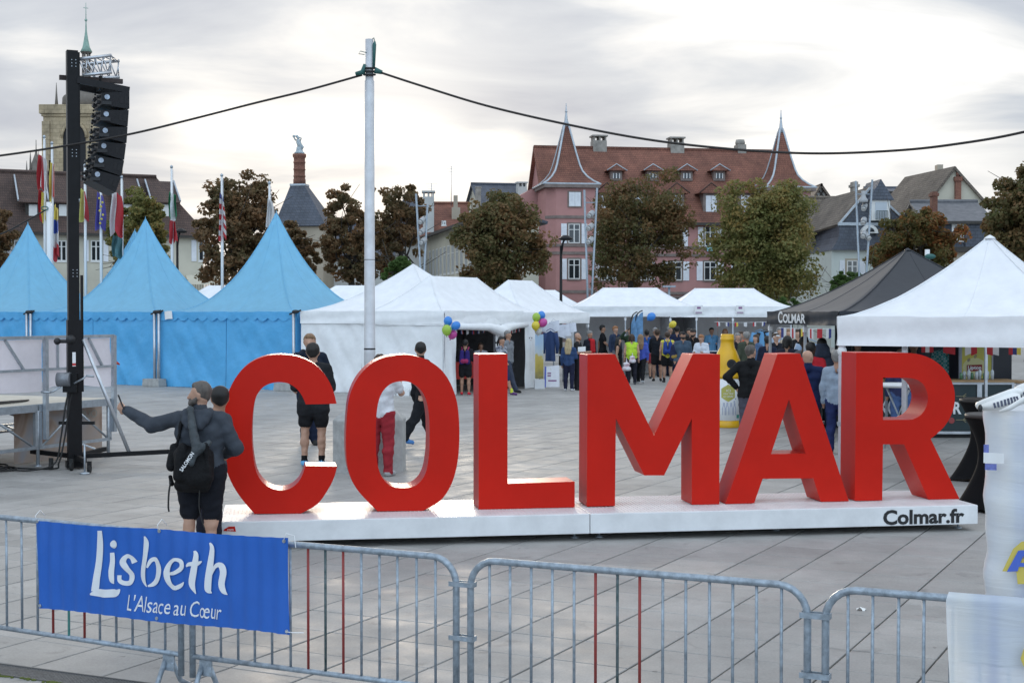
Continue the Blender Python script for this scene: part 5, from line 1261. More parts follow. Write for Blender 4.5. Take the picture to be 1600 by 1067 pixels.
# film sheet hung over the barrier
fs = thing('plastic_sheet', 'milky plastic film sheet hung over the right crowd barrier', 'plastic sheet', pb4.w(.9, -.05, 0))
ua_ = pb4.uz(1482, 950, -.03)[0]
mb = MB(pb4.M)
def hfn(u, v):
    x = ua_ + (1.98-ua_)*u; L0_ = .98
    s_ = v*(L0_+.34)
    puck = .012*math.sin(x*17+2)*min(1, max(0, (s_-.34))*3) + .008*math.sin(x*41)*min(1, max(0, (s_-.34))*2)
    if s_ < .30: return Vector((x, .03+.03*(1-s_/.30), ZT-.30+s_))
    if s_ < .34: q = (s_-.30)/.04*math.pi; return Vector((x, .03*math.cos(q), ZT+.006+.012*math.sin(q)))
    return Vector((x-.012*math.sin(s_*5)*(1-u), -.03-.02*(s_-.34)+puck, ZT-(s_-.34)+.02*math.sin(x*9)*(1 if s_>1.2 else 0)))
mb.grid(hfn, 60, 40); mb.build('film', film, fs)
mb = MB(pb4.M)
pp = [pb4.uz(x, y, -.06) for x, y in [(1640,1000),(1612,1003),(1600,1012),(1595,1027),(1600,1040),(1612,1047),(1640,1050)]]
mb.prism(pp, -.075, -.07); mb.build('printed_emblem', ylw, fs)
# ================================================================== POLE IN CONCRETE BLOCK, CABLES
DP = 21.8; o = P(578, 734, DP); o.z = 0
blk = thing('concrete_block', 'chamfered grey concrete block holding the tall pale pole behind the letter O', 'concrete block', o)
mb = MB(Matrix.Translation(o)); h_ = .93; r1, c1 = .53, .22
def octo(r, c): return [(-r+c,-r),(r-c,-r),(r,-r+c),(r,r-c),(r-c,r),(-r+c,r),(-r,r-c),(-r,-r+c)]
lo = [mb.av((*p, 0.0)) for p in octo(r1, c1)]; md = [mb.av((*p, h_-.14)) for p in octo(r1, c1)]; tp_ = [mb.av((*p, h_)) for p in octo(r1-.16, .14)]
for k in range(8):
    j = (k+1) % 8; mb.face((lo[k],lo[j],md[j],md[k])); mb.face((md[k],md[j],tp_[j],tp_[k]))
mb.face(tp_); bo = mb.build('block', concrete, blk); bv = bo.modifiers.new('bevel', 'BEVEL'); bv.width = .015; bv.segments = 2
mb = MB(Matrix.Translation(o)); mb.tube([(.28,-.535,.26),(.28,-.52,.26)], .022, 10); mb.build('lifting_hole', dark, blk)
zt_ = P(582, 62, DP).z; pole_m = mat('pale grey pole paint', (.55,.56,.58), .45, .12, 5, bump=.05, bscale=15, metal=.25)
pole = thing('tall_pole', 'tall pale grey pole standing in the concrete block and carrying the overhead cables', 'pole', o + Vector((0,0,h_)))
mb = MB(Matrix.Translation(o)); mb.tube([(0,0,h_+.002),(0,0,2.0),(0,0,2.004),(.005,0,5.95),(.005,0,5.96),(.005,0,zt_)], [.088,.086,.084,.072,.062,.062], 20); mb.build('shaft', pole_m, pole)
mb = MB(Matrix.Translation(o))
for z in (1.86,): mb.tube([(0,0,z-.012),(0,0,z+.012)], .0885, 20)
mb.tube([(0,0,3.22),(0,0,3.228)], .083, 20)
mb.build('band', black_p, pole)
zc = P(582, 112, DP).z; green_m = mat('green rope grip', (.03,.12,.11), .6)
mb = MB(Matrix.Translation(o))
for k in range(3): mb.tube([(.085*math.cos(a)+.005, .085*math.sin(a), zc-.05+.05*k+.015*math.sin(a)) for a in np.linspace(0, 2*math.pi, 17)[:-1]], .016, 6, closed=True)
mb.build('cable_loop', rubber, pole)
mb = MB(Matrix.Translation(o)); mb.tube([(-.20,-.02,zc-.04),(-.09,-.05,zc-.02),(-.06,-.07,zc+.1)], [.03,.045,.02], 8); mb.tube([(.2,-.02,zc-.02),(.09,-.05,zc+.01)], [.03,.05], 8); mb.tube([(.075,-.04,zc+.05),(.085,-.03,zc+.4),(.09,-.03,zc+.45)], [.02,.028,.012], 8)
mb.tube([(.09,-.03,zc+.45),(.075,-.01,zt_+.02),(.02,0,zt_-.02)], .008, 5); mb.tube([(-.03,-.07,zc+.27),(-.12,-.1,zc+.29),(-.15,-.1,zc+.25),(-.06,-.08,zc+.24)], .006, 5); mb.build('rope_grip', green_m, pole)
cable_m = mat('dark twisted cable', (.018,.014,.012), .6, .2, 30)
pts = [P(*q) for q in ((597,114.5,21.75),(660,135,21.6),(760,165.5,21.2),(880,193.5,20.7),(1010,218,20.2),(1140,233,19.7),(1270,240,19.2),(1400,235.5,18.7),(1500,224.5,18.3),(1600,206.5,17.9),(1760,165,17.3))]
mb = MB(); mb.tube(spline(pts), .017, 6); tag(mb.build('overhead_cable', cable_m, loc=pts[0]), 'dark cable sagging from the tall pole to the right across the sky', 'cable')
pts = [P(*q) for q in ((566,117.5,21.8),(480,141.5,21.8),(400,161,21.8),(300,186.5,21.8),(205,209.5,21.8),(100,228.5,21.8),(0,243.5,21.8),(-150,262,21.8))]
mb = MB(); mb.tube(spline(pts), .017, 6); tag(mb.build('overhead_cable', cable_m, loc=pts[0]), 'dark cable sagging from the tall pole to the left past the loudspeakers', 'cable')
# ================================================================== SPEAKER LIFT TOWER AND LINE ARRAY
DM = 22.0; o = P(118, 732, DM); o.z = 0; pm = Plane(o, 0)
mast = thing('lifting_mast', 'tall black crank lifting mast with outrigger legs beside the stage', 'lifting mast', o)
MR = Matrix.Rotation(R(25), 4, 'Z')
z_ = lambda y: pm.uz(118, y)[1]
ux = lambda x, y: pm.uz(x, y)[0]
c_ = 0.0
MM = pm.M @ MR
mb = MB(MM); mb.b2(-.115,.09,-.09,.09,.04,z_(500)); mb.b2(-.14,.14,-.09,.10,.02,.12); mb.build('outer_section', black_m, mast)
mb = MB(MM); mb.b2(-.10,.065,-.075,.075,z_(500),z_(80)); mb.b2(.066,.095,-.045,.045,z_(310),z_(82)); mb.b2(.091,.125,-.05,.05,z_(612),z_(430)); mb.build('inner_section', black_m, mast)
mb = MB(MM)
for zc_ in (z_(95), z_(235), z_(422), z_(700), z_(515)):
    for k in range(3): mb.tube([(-.03,-.0765,zc_-.05*k),(-.03,-.08,zc_-.05*k)], .008, 6); mb.tube([(.03,-.0765,zc_-.05*k),(.03,-.08,zc_-.05*k)], .008, 6)
mb.build('rivets', steel, mast, kind='stuff')
mb = MB(pm.M); mb.b2(-.13,.06,-.14,.02,z_(610),z_(585)); mb.tube([(-.02,-.16,z_(592)),(-.22,-.16,z_(592))], .11, 14); wn = mb.build('winch', mat('grey winch', (.22,.23,.25), .45, .2, 8, metal=.4), mast)
mb = MB(pm.M); mb.b2(-.14,.07,-.17,-.03,z_(612),z_(583)); mb.build('winch_housing', black_m, wn)
mb = MB(pm.M); mb.tube([(.05,-.2,z_(598)),(.20,-.22,z_(590)),(.24,-.22,z_(586))], .014, 7); mb.tube([(.24,-.22,z_(586)),(.36,-.22,z_(587))], .018, 7)
mb.tube([(-.16,-.2,z_(603)),(-.28,-.2,z_(611)),(-.32,-.2,z_(612))], .014, 7); mb.tube([(-.32,-.2,z_(612)),(-.46,-.2,z_(611))], .018, 7); mb.build('crank_handle', steel, wn)
mb = MB(pm.M); mb.tube([(-.22,-.1,z_(533)),(0,-.1,z_(533))], .03, 8); mb.blob((-.24,-.1,z_(533)),.055,10,7); mb.blob((-.03,-.1,z_(530)),.075,10,7); mb.build('locking_knob', black_p, mast)
mb = MB(MM); mb.b2(-.05,.0,-.094,-.091,z_(572),z_(550)); mb.build('warning_label', paper, mast)
mb = MB(MM); mb.b2(-.05,.0,-.0945,-.091,z_(571),z_(567)); mb.build('warning_stripe', flat('label red', (.5,.04,.04)), mast)
mb = MB(MM); mb.b2(.126,.129,-.03,-.01,z_(588),z_(560)); mb.build('side_strip', flat('label yellow green', (.45,.5,.05)), mast)
# outriggers: right long leg with silver brace, front leg with jack, left and back legs
def leg(tip, jack=True, brace=None):
    mb = MB(pm.M); a = Vector((0,0,.19)); b = Vector(tip); mb.bar(a, b, .06, .07); lg = mb.build('outrigger', black_m, mast)
    if jack:
        mb = MB(pm.M); mb.tube([(b.x,b.y,.02),(b.x,b.y,b.z+.25)], .014, 7); mb.lathe([(.075,0.002),(.075,.02),(.02,.035)], (b.x,b.y,0), 12); mb.bar((b.x-.03,b.y,b.z+.25),(b.x+.16,b.y,b.z+.18),.02); mb.build('jack', steel, lg)
    if brace:
        mb = MB(pm.M); mb.tube([brace[0], brace[1]], .03, 10); mb.build('brace', alu, lg)
ub = ux(272, 700)
leg((ub, .35, .24), False, ((.13,.0,z_(530)), (ux(197,697), .18, .23)))
leg((ux(155,715), -.75, .2), True)
leg((-.85,.5,.22), False); leg((.2,.9,.22), False)
mb = MB(pm.M)
for x, y in ((-.33,-.15),(.03,-.3),(.40,-.62),(ub-.05,.35)):
    mb = MB(pm.M); mb.tube([(x-.02,y,.065),(x+.02,y,.065)], .063, 12); mb.b2(x-.03,x+.03,y-.02,y+.02,.1,.18); mb.build('caster', rubber, mast)
mb = MB(pm.M); mb.b2(-.25,.3,-.03,.03,z_(663),z_(658)); mb.build('cross_bar', black_m, mast)
# cables from the mast to the coil on the ground
pts = [Vector((-.06,-.12,z_(612))), Vector((-.1,-.15,1.0)), Vector((-.16,-.2,.5)), Vector((-.22,-.3,.12)), Vector((-.5,-.5,.03)), Vector((-1.0,-.35,.02)), Vector((-1.6,-.3,.02))]
mb = MB(pm.M); mb.tube(spline(pts), .014, 6); mb.tube(spline([p+Vector((.05,.03,.0)) for p in pts[:4]]+[Vector((-.3,-.2,.02)),Vector((-1.2,.0,.02))]), .014, 6)
tag(mb.build('speaker_cable', rubber, loc=pm.w(-.1,-.15,0)), 'black cables running down the mast to the ground', 'cable')
mb = MB(pm.M); rg = random.Random(5)
for k in range(9):
    cx_, cy_, rr_ = -1.55+rg.uniform(-.08,.08), -.32+rg.uniform(-.06,.06), rg.uniform(.32,.52)
    mb.tube([(cx_+rr_*1.3*math.cos(a), cy_+rr_*.8*math.sin(a), .016+.012*k*.7+.006*math.sin(3*a)) for a in np.linspace(0, 2*math.pi, 25)[:-1]], .014, 5, closed=True)
tag(mb.build('cable_coil', rubber, loc=pm.w(-1.55,-.32,0)), 'coil of black cable lying on the paving under the stage', 'cable')
# line array
ap = Plane(P(157, 490, 22.05)*1.0, 25); ap = Plane((P(157,490,22.05).x, P(157,490,22.05).y), 25)
q5 = lambda x, y: ap.uz(x/4.27+80, y/4.27+60)
arr = thing('loudspeaker_array', 'curved black array of six loudspeaker cabinets hanging from the mast', 'loudspeaker', ap.w(.2, .36, q5(335, 365)[1]))
cabs = [((335,365),(522,358),(522,472),(335,443)), ((330,480),(518,480),(510,590),(328,548)), ((325,592),(510,592),(503,700),(318,652)), ((318,690),(500,705),(487,812),(305,757)), ((300,780),(487,816),(468,920),(284,856)), ((278,872),(465,925),(430,1030),(258,940))]
cab_m = mat('charcoal speaker paint', (.014,.014,.016), .5, .15, 6, bump=.1, bscale=60, spec=.25)
for cb in cabs:
    p = [q5(*c) for c in cb]
    mb = MB(ap.M); ins = .10
    mb.prism(p, 0, .74)
    bx = mb.build('cabinet', cab_m, arr); bv = bx.modifiers.new('bevel', 'BEVEL'); bv.width = .01; bv.segments = 2; bv.limit_method = 'ANGLE'
    m2 = lambda s, t: (p[0][0]+(p[1][0]-p[0][0])*s + ((p[3][0]-p[0][0])*(1-s)+(p[2][0]-p[1][0])*s)*t, p[0][1]+(p[1][1]-p[0][1])*s + ((p[3][1]-p[0][1])*(1-s)+(p[2][1]-p[1][1])*s)*t)
    mb = MB(ap.M)
    for s_ in (.66, .82): mb.prism([m2(s_,.72), m2(s_+.12,.72), m2(s_+.12,.28), m2(s_,.28)], -.004, .01)
    mb.build('handle_recess', dark, bx)
    mb = MB(ap.M); c2 = m2(.2,.34); mb.tube([(c2[0],-.012,c2[1]),(c2[0],.01,c2[1])], .040, 12); mb.build('badge', mat('silver badge', (.32,.36,.42), .3, .35, 25, metal=.7), bx)
    mb = MB(ap.M); c2 = m2(.12,.85); mb.b2(c2[0]-.05,c2[0]+.1,-.025,.0,c2[1]-.02,c2[1]+.03); mb.build('rigging_bracket', black_p, bx)
    mb = MB(ap.M); zc_ = (p[0][1]+p[3][1])/2; xr = min(p[0][0], p[3][0])
    for y in (.12, .5): mb.b2(xr-.05, xr+.04, y, y+.14, zc_-.05, zc_-.01); mb.b2(xr-.05, xr+.04, y, y+.14, zc_+.04, zc_+.07)
    mb.parts('rear_handle', black_p, bx)
mb = MB(ap.M); a, b = q5(175, 275), q5(525, 345)
mb.bar((a[0],.05,a[1]), (b[0],.05,b[1]), .05, .10); mb.bar((a[0],.66,a[1]), (b[0],.66,b[1]), .05, .10)
for t in (.05,.5,.95): mb.bar((a[0]+(b[0]-a[0])*t,.05,a[1]+(b[1]-a[1])*t), (a[0]+(b[0]-a[0])*t,.66,a[1]+(b[1]-a[1])*t), .05, .06)
mb.build('fly_frame', cab_m, arr)
mb = MB(ap.M); a, b = q5(350, 235), q5(345, 290); mb.tube([(a[0],.3,a[1]), (b[0],.3,b[1])], .03, 8); mb.build('shackle', black_m, arr)
mb = MB(ap.M)
for k in range(26):
    t = k/26; x = q5(300-t*60, 370+t*560); mb.blob((x[0], .1, x[1]), .018, 5, 4)
mb.build('chain', black_m, arr, kind='stuff')
mb = MB(ap.M); a, b = q5(72, 242), q5(500, 270); mb.bar((a[0],.3,a[1]), (b[0],.32,b[1]), .07, .07); mb.bar((a[0]+.15,.42,a[1]), (b[0]-.1,.42,b[1]+.02), .05, .05)
tag(mb.build('support_arm', mat('dark red brown steel', (.04,.025,.022), .6, .3, 8), loc=ap.w(a[0], .3, a[1])), 'dark steel arm on top of the mast carrying the loudspeaker array', 'support arm')
tr = thing('lighting_truss', 'short silver box truss lying on the arm at the top of the mast', 'truss', ap.w(q5(240,235)[0], .3, q5(240,235)[1]))
ch = [((190,132),(410,106),.12), ((235,148),(485,122),.42), ((215,240),(412,220),.12), ((300,242),(487,233),.42)]
mb = MB(ap.M); ends = []
for a, b, y in ch:
    p, q = q5(*a), q5(*b); mb.tube([(p[0],y,p[1]), (q[0],y,q[1])], .026, 8); ends.append((Vector((p[0],y,p[1])), Vector((q[0],y,q[1]))))
mb.parts('chord', alu, tr)
mb = MB(ap.M)
for (e1, e2) in ((ends[0], ends[2]), (ends[1], ends[3]), (ends[0], ends[1])):
    n = 4
    for k in range(n):
        a = e1[0].lerp(e1[1], k/n); b = e2[0].lerp(e2[1], (k+.5)/n); c2 = e1[0].lerp(e1[1], (k+1)/n); mb.tube([a, b], .010, 6); mb.tube([b, c2], .010, 6)
    mb.tube([e1[1]*.97+e1[0]*.03, e2[1]*.97+e2[0]*.03], .010, 6)
mb.parts('web_tube', alu, tr)
# ================================================================== STAGE
sA = P(57, 728, 22.3); sB = P(172, 700, 23.9); sA.z = sB.z = 0
dS = (sB-sA); stp = Plane(sA, math.degrees(math.atan2(dS.y, dS.x))); Ls = dS.length
zd = .98
stage = thing('stage', 'small open stage of grey steel decks with railing at the left edge', 'stage', sA)
mb = MB(stp.M); mb.b2(-3.6, Ls, .0, 2.6, zd-.04, zd); mb.build('deck', mat('pale plywood deck', (.50,.47,.40), .7, .15, 3), stage)
mb = MB(stp.M)
for a, b in ((-2.05,-.02),(0.02,Ls),(-3.6,-2.09)): mb.b2(a, b, -.05, -.005, zd-.12, zd-.002)
mb.b2(Ls-.0, Ls+.05, -.05, 2.6, zd-.12, zd-.002)
mb.parts('edge_beam', steel, stage)
def fr_panel(a, b):
    z0, z1 = .30, zd-.13
    mb = MB(stp.M)
    mb.bar((a,-.03,z0),(b,-.03,z0),.05); mb.bar((a+.03,-.03,z0),(a+.03,-.03,z1),.05); mb.bar((b-.03,-.03,z0),(b-.03,-.03,z1),.05)
    return mb, z0, z1
for a, b in ((0.02, Ls-.02), (-2.05,-.02)):
    mb, z0, z1 = fr_panel(a, b); m_ = (a+b)/2
    mb.tube([(a+.05,-.03,z0),(m_,-.03,z1)], .018, 7); mb.tube([(b-.05,-.03,z0),(m_,-.03,z1)], .018, 7); mb.build('side_frame', steel, stage)
for u in (-.0, Ls-.08, -2.07):
    for d_ in (-.03, 1.3, 2.5):
        mb = MB(stp.M); mb.tube([(u, d_, .01),(u, d_, zd-.1)], .028, 9); mb.lathe([(.06,.002),(.06,.015),(.02,.03)], (u, d_, 0), 10); mb.build('stage_leg', steel, stage)
mb = MB(stp.M)
for d_ in (.9, 1.9): mb.tube([(-2.0,d_,.35),(0,d_,.9)], .018, 6); mb.tube([(0,d_,.9),(Ls,d_,.35)], .018, 6); mb.tube([(-3.5,d_,.5),(Ls,d_,.5)], .02, 6)
mb.parts('cross_brace', steel, stage)
# railing
zr0 = stp.uz(65, 527)[1]; zm = stp.uz(65, 577)[1]
rl = thing('stage_railing', 'grey steel stage railing with translucent white sheeting', 'railing', stp.w(0, -.1, zd))
for u in (.12, Ls+.0, -2.35):
    mb = MB(stp.M); mb.b2(u-.035, u+.035, -.12, -.055, .42, zr0+.01); mb.build('post', steel, rl)
mb = MB(stp.M); mb.bar((-4,-.085,zr0),(Ls,-.085,zr0),.05); mb.build('top_rail', steel, rl)
mb = MB(stp.M); mb.bar((-4,-.085,zm),(Ls,-.085,zm),.04); mb.build('middle_rail', steel, rl)
mb = MB(stp.M); mb.bar((-.75,-.085,zr0-.03),(-.35,-.085,zm),.035); mb.bar((.40,-.085,zr0-.03),(.40,-.085,zm),.03); mb.bar((Ls-.62,-.085,zr0-.03),(Ls-.28,-.085,zm),.035); mb.parts('diagonal_strut', steel, rl)
zs0 = stp.uz(65, 607)[1]
sheet_m = mat('translucent white sheeting', (.70,.68,.74), .5, .08, 2, bump=.3, bscale=3, trans=.45)
for a, b in ((-4, .08), (.16, Ls-.04)):
    mb = MB(stp.M); mb.grid(lambda u, v: Vector((a+(b-a)*u, -.055+.02*wav((a+(b-a)*u)*2+v), zs0+(zr0-.03-zs0)*v+.04*math.sin(u*5)*(1-v))), 24, 10); mb.build('sheet', sheet_m, rl)
mb = MB(stp.M); mb.tube([(Ls+.03,-.09,zm+.03),(Ls+.07,-.1,zm+.05),(Ls+.13,-.1,zm+.02)], [.02,.025,.012], 7); mb.build('red_clip', flat('red clip', (.5,.06,.04)), rl)
def banner_mat():
    M = bpy.data.materials.new('printed stage skirt'); M.use_nodes = True; nt = M.node_tree; N = nt.nodes.new; L = nt.links.new
    b = nt.nodes['Principled BSDF']; b.inputs['Roughness'].default_value = .7; tc = N('ShaderNodeTexCoord'); n = N('ShaderNodeTexNoise'); n.inputs['Scale'].default_value = 1.1; n.inputs['Detail'].default_value = 2; n.inputs['Distortion'].default_value = 1.5; L(tc.outputs['Object'], n.inputs['Vector'])
    r = N('ShaderNodeValToRGB'); L(n.outputs[0], r.inputs[0]); e = r.color_ramp.elements; e[0].position = .38; e[0].color = (.30,.20,.15,1); e[1].position = .62; e[1].color = (.36,.35,.37,1); k = e.new(.5); k.color = (.42,.33,.27,1)
    L(r.outputs[0], b.inputs['Base Color']); return M
mb = MB(stp.M); mb.grid(lambda u, v: Vector((-.1+(Ls+.3)*u, .35+.03*wav(u*4), .03+(zd-.16)*v)), 16, 6); sk = mb.build('skirt', banner_mat(), stage)
mb = MB(stp.M); put_text(mb, 'OUR D', lambda a, b: Vector((Ls-.62+.66*(1-a), .30, zd-.33+.13*b)), .01); mb.build('skirt_print', flat('faded print', (.30,.30,.27)), sk)
mb = MB(stp.M); mb.grid(lambda u, v: Vector((-3.4+3.2*u, .6+.03*wav(u*4), .03+(zd-.16)*v)), 16, 6); sk = mb.build('skirt', banner_mat(), stage)
mb = MB(stp.M); put_text(mb, 'VAL', lambda a, b: Vector((-.25-.95*a, .55, .42+.40*b)), .03); mb.build('skirt_print', flat('grey print', (.12,.12,.13)), sk)
mb = MB(stp.M)
for k in range(4): mb.tube(spline([Vector((-1.6+.2*k,.5,zd+.015)), Vector((-.6,.35+.1*k,zd+.02)), Vector((.2,.5+.05*k,zd+.02)), Vector((.6,.7,zd+.015))]), .013, 5)
tag(mb.build('deck_cable', rubber, loc=stp.w(-.5,.5,zd)), 'black cables lying across the stage deck', 'cable')
mb = MB(stp.M); mb.lathe([(.035,zd+.001),(.035,zd+.1),(.012,zd+.11),(.012,zd+.26),(.016,zd+.27)], (-.2,.6,0), 9); tag(mb.build('microphone_plug', black_p, loc=stp.w(-.2,.6,zd)), 'small black upright connector standing on the stage deck', 'connector')
# ================================================================== FLAGS, LIGHT TOWERS, LAMPS
DF = 58.0
pole_w = mat('white flagpole', (.72,.73,.74), .4)
FC = {k: flat('flag '+k, tuple(.82*q for q in c), .8, trans=.15) for k, c in {'red': (.52,.04,.05), 'white': (.75,.75,.76), 'yellow': (.75,.60,.10), 'black': (.02,.02,.02), 'blue': (.05,.10,.42), 'eu': (.10,.09,.40), 'green': (.03,.22,.10), 'teal': (.10,.22,.24), 'navy': (.05,.06,.22), 'lime': (.62,.62,.18)}.items()}
def flagpole(px, ytop, D, label, r=.055, base_y=None):
    a = P(px, ytop, D); t = thing('flagpole', label, 'flagpole', (a.x, a.y, 0), 'flagpoles behind the blue tents')
    mb = MB(); mb.tube([(a.x,a.y,0),(a.x,a.y,a.z*.5),(a.x,a.y,a.z)], [r*1.15,r,r*.75], 10); mb.build('shaft', pole_w, t)
    mb = MB(); mb.lathe([(r*1.1,a.z-.02),(r*1.1,a.z+.06),(.01,a.z+.1)], (a.x,a.y,0), 8); mb.build('cap', steel, t)
    mb = MB(); mb.tube([(a.x+r*1.2,a.y-.03,1.5),(a.x+r*1.2,a.y-.03,a.z-.1)], .008, 4); mb.build('halyard', steel, t)
    return a
def flag(a, x0, x1, y0, y1, D, cols, label, horiz=False, seed=0, taper=.65):
    """limp flag folded down along its pole: gathered cloth with deep folds; bands along the cloth"""
    p, q = P(x0, y0, D), P(x1, y1, D); w = q.x-p.x; h = p.z-q.z
    t = thing('flag', label, 'flag', (p.x, D, p.z), 'limp flags on the poles'); n = len(cols)
    for k in range(n):
        mb = MB()
        def fn(u, v):
            uu = (k+u)/n if not horiz else u; vv = v if not horiz else (k+v)/n
            wid = taper + (1-taper)*math.sin(min(1, vv*1.3)*math.pi/2)
            x = p.x + w*(.5+(uu-.5)*wid) + .05*math.sin(vv*5+seed)*w
            y = D-.06 - .16*math.sin(uu*9.5+vv*2.2+seed) - .05*math.sin(uu*19+seed)
            return Vector((x, y, p.z - h*vv*(.92+.08*math.cos(uu*7+seed)) - .12*h*(1-vv)*uu))
        mb.grid(fn, 12 if horiz else max(4, 20//n), 14 if not horiz else 5); mb.build('band', FC[cols[k]], t)
    return t
a = flagpole(69, 215, DF, 'flagpole furthest left with red and white flag')
flag(a, 60, 74, 242, 300, DF, ['red','white','red','white'], 'red and white flag at the far left pole', seed=1); flag(a, 61, 73, 297, 350, DF, ['red','yellow'], 'red and yellow flag below the red and white one', seed=2)
a = flagpole(81, 225, DF-.6, 'flagpole with black yellow red flag, left of the black mast')
flag(a, 76, 86, 250, 318, DF-.6, ['black','yellow','red'], 'black, yellow and red flag left of the black mast', seed=3, taper=.8)
flag(a, 84, 93, 318, 410, DF-1, ['yellow','blue','white','red'], 'blue, white and red flag beside the left blue peak', horiz=True, seed=4)
a = flagpole(132.5, 260, DF-1, 'flagpole hidden in its upper half by the loudspeakers, with lime and red flag'); flag(a, 125, 138, 294, 348, DF-1, ['lime','lime','red'], 'lime yellow and red flag just right of the black mast', seed=5)
a = flagpole(157, 262, DF-1, 'flagpole with dark blue flag below the loudspeakers'); flag(a, 151, 165, 300, 361, DF-1, ['eu','eu','eu'], 'dark blue flag with gold stars below the loudspeakers', seed=6)
p = P(158, 330, DF-1.35); mb = MB()
for k in range(7):
    s_ = P(155+7*((k*37)%10)/10, 310+6.5*k, DF-1.42); mb.blob(s_, (.05,.02,.05), 5, 4)
mb.build('star', FC['yellow'], [o for o in S.objects if o.get('label','').startswith('dark blue flag')][0])
a = flagpole(190, 278, DF-.5, 'flagpole with white and crimson flag right of the loudspeakers'); flag(a, 174, 193, 298, 372, DF-1, ['white','red','red'], 'white and crimson flag hanging over a grey green one', seed=7); flag(a, 176, 193, 368, 405, DF-.9, ['teal','teal'], 'grey green flag below the white and crimson one', seed=8)
a = flagpole(268, 262, DF, 'flagpole with green, white and red flag'); flag(a, 263, 278, 300, 346, DF, ['green','white','green'], 'green flag top with a white fold, on the pole before the roof dormer', seed=9); flag(a, 263, 278, 343, 382, DF, ['red','red'], 'red lower part of flag on the pole before the roof dormer', seed=10)
a = flagpole(346.5, 275, DF, 'flagpole with striped flag in front of the dark brown tree')
flag(a, 342, 353, 300, 378, DF, ['navy','white','red','white','red','white','red','white','red'], 'red and white striped flag before the dark brown tree', horiz=True, seed=11)
a = flagpole(421, 287, DF-2, 'flagpole next to the right blue peak'); flag(a, 417, 429, 310, 356, DF-2, ['white','white','white'], 'white flag beside the right blue peak', seed=12); 
# pole with hook for the second overhead cable
a = P(76, 316, 56); t = thing('cable_post', 'white post behind the left blue peak with a hooked cable', 'post', (a.x, a.y, 0))
mb = MB(); mb.tube([(a.x,a.y,0),(a.x,a.y,a.z)], .09, 12); mb.build('shaft', pole_w, t)
mb = MB(); zc = P(76, 326, 56).z; mb.tube([(a.x-.12+.14*math.cos(b), a.y-.12, zc+.07*math.sin(b)) for b in np.linspace(0, 2*math.pi, 12)[:-1]], .022, 5, closed=True); mb.build('hook', green_m, t)
pts = [P(*q) for q in ((72,328,55.9),(40,346,56),(0,366,56),(-60,380,56))]; mb = MB(); mb.tube(spline(pts), .03, 5); tag(mb.build('overhead_cable', cable_m, loc=pts[0]), 'short dark cable dropping left from the white post behind the left blue peak', 'cable')
mast_l = galv
def light_tower(x0t, x1t, x0b, x1b, yt0, yt1, yb, D, heads, label):
    a0, a1 = P(x0t, yt0, D), P(x1t, yt1, D); b0, b1 = P(x0b, yb, D), P(x1b, yb, D)
    f = lambda a, b: b + (b-a)*(b.z/(a.z-b.z)) if a.z != b.z else b
    g0, g1 = f(a0, b0), f(a1, b1); t = thing('light_tower', label, 'light tower', ((g0+g1)/2).to_tuple(), 'twin pole light towers')
    mb = MB(); mb.tube([g0, a0], .045, 8); mb.build('pole', galv, t); mb = MB(); mb.tube([g1, a1], .045, 8); mb.build('pole', galv, t)
    mb = MB()
    for z in [a0.z*k for k in (.93, .45, .32, .2)]:
        p = g0.lerp(a0, z/a0.z); q = g1.lerp(a1, min(1, z/a1.z)); mb.tube([p, q], .022, 6)
    mb.parts('rung', galv, t)
    for (x, y, rx) in heads:
        c = P(x, y, D-.1); dirv = Vector((rx, -.75, -.65)).normalized()
        mb = MB(); mb.tube([c-dirv*.26, c-dirv*.22, c+dirv*.0, c+dirv*.02], [.06,.115,.125,.125], 12); mb.tube([c-dirv*.02, Vector((c.x, c.y+.2, c.z))], .05, 6); hd = mb.build('spotlight', mat('pale grey lamp housing', (.36,.37,.38), .5), t)
        mb = MB(); mb.tube([c+dirv*.02, c+dirv*.12, c+dirv*.13], [.08,.10,.08], 12); mb.build('lens', mat('lamp glass', (.42,.42,.41), .15), hd)
light_tower(650, 668, 658, 662, 303, 320, 440, 62, [(658,346,-.6),(658,363,-.6),(660,378,-.6)], 'twin pole light tower left of the wide brown and green tree')
light_tower(913, 933, 918, 925, 297, 294, 458, 60, [(922,336,-.7),(921,356,-.7),(921,377,-.7)], 'twin pole light tower in front of the left pink turret')
light_tower(1337, 1363, 1343, 1353, 283, 281, 440, 60, [(1350,325,-.4),(1349,347,-.4),(1349,368,-.4),(1356,371,.5)], 'twin pole light tower before the dark slate mansard')
p = P(1349, 309, 59.9); mb = MB(); mb.lathe([(.19,-.2),(.2,-.1),(.12,.0),(.08,.15),(.1,.28)], p, 12); o = mb.build('siren', mat('pale grey lamp housing', (.36,.37,.38)), [o for o in S.objects if o.get('label','').endswith('dark slate mansard')][0])
def street_lamp(px, ytop, xarm, D, label, h_arm=.4, dark_m=black_m):
    a = P(px, ytop, D); b = P(xarm, ytop-6, D); t = thing('street_lamp', label, 'street lamp', (a.x, a.y, 0), 'street lamps')
    mb = MB(); mb.tube([(a.x,a.y,0),(a.x,a.y,1.0),(a.x,a.y,a.z)], [.11,.08,.06], 9); mb.tube([(a.x,a.y,a.z-.5),(a.x+(b.x-a.x)*.5,a.y,a.z+.1),(b.x,b.y,a.z+.3)], .05, 7); mb.build('post', dark_m, t)
    mb = MB(); mb.lathe([(.12,.18),(.3,.06),(.34,0),(.2,-.06)], (b.x+ (b.x-a.x)*.3, b.y, a.z+.3), 12); mb.build('lamp_head', dark_m, t)
street_lamp(876.5, 384, 882, 66, 'black street lamp in front of the left pink turret')
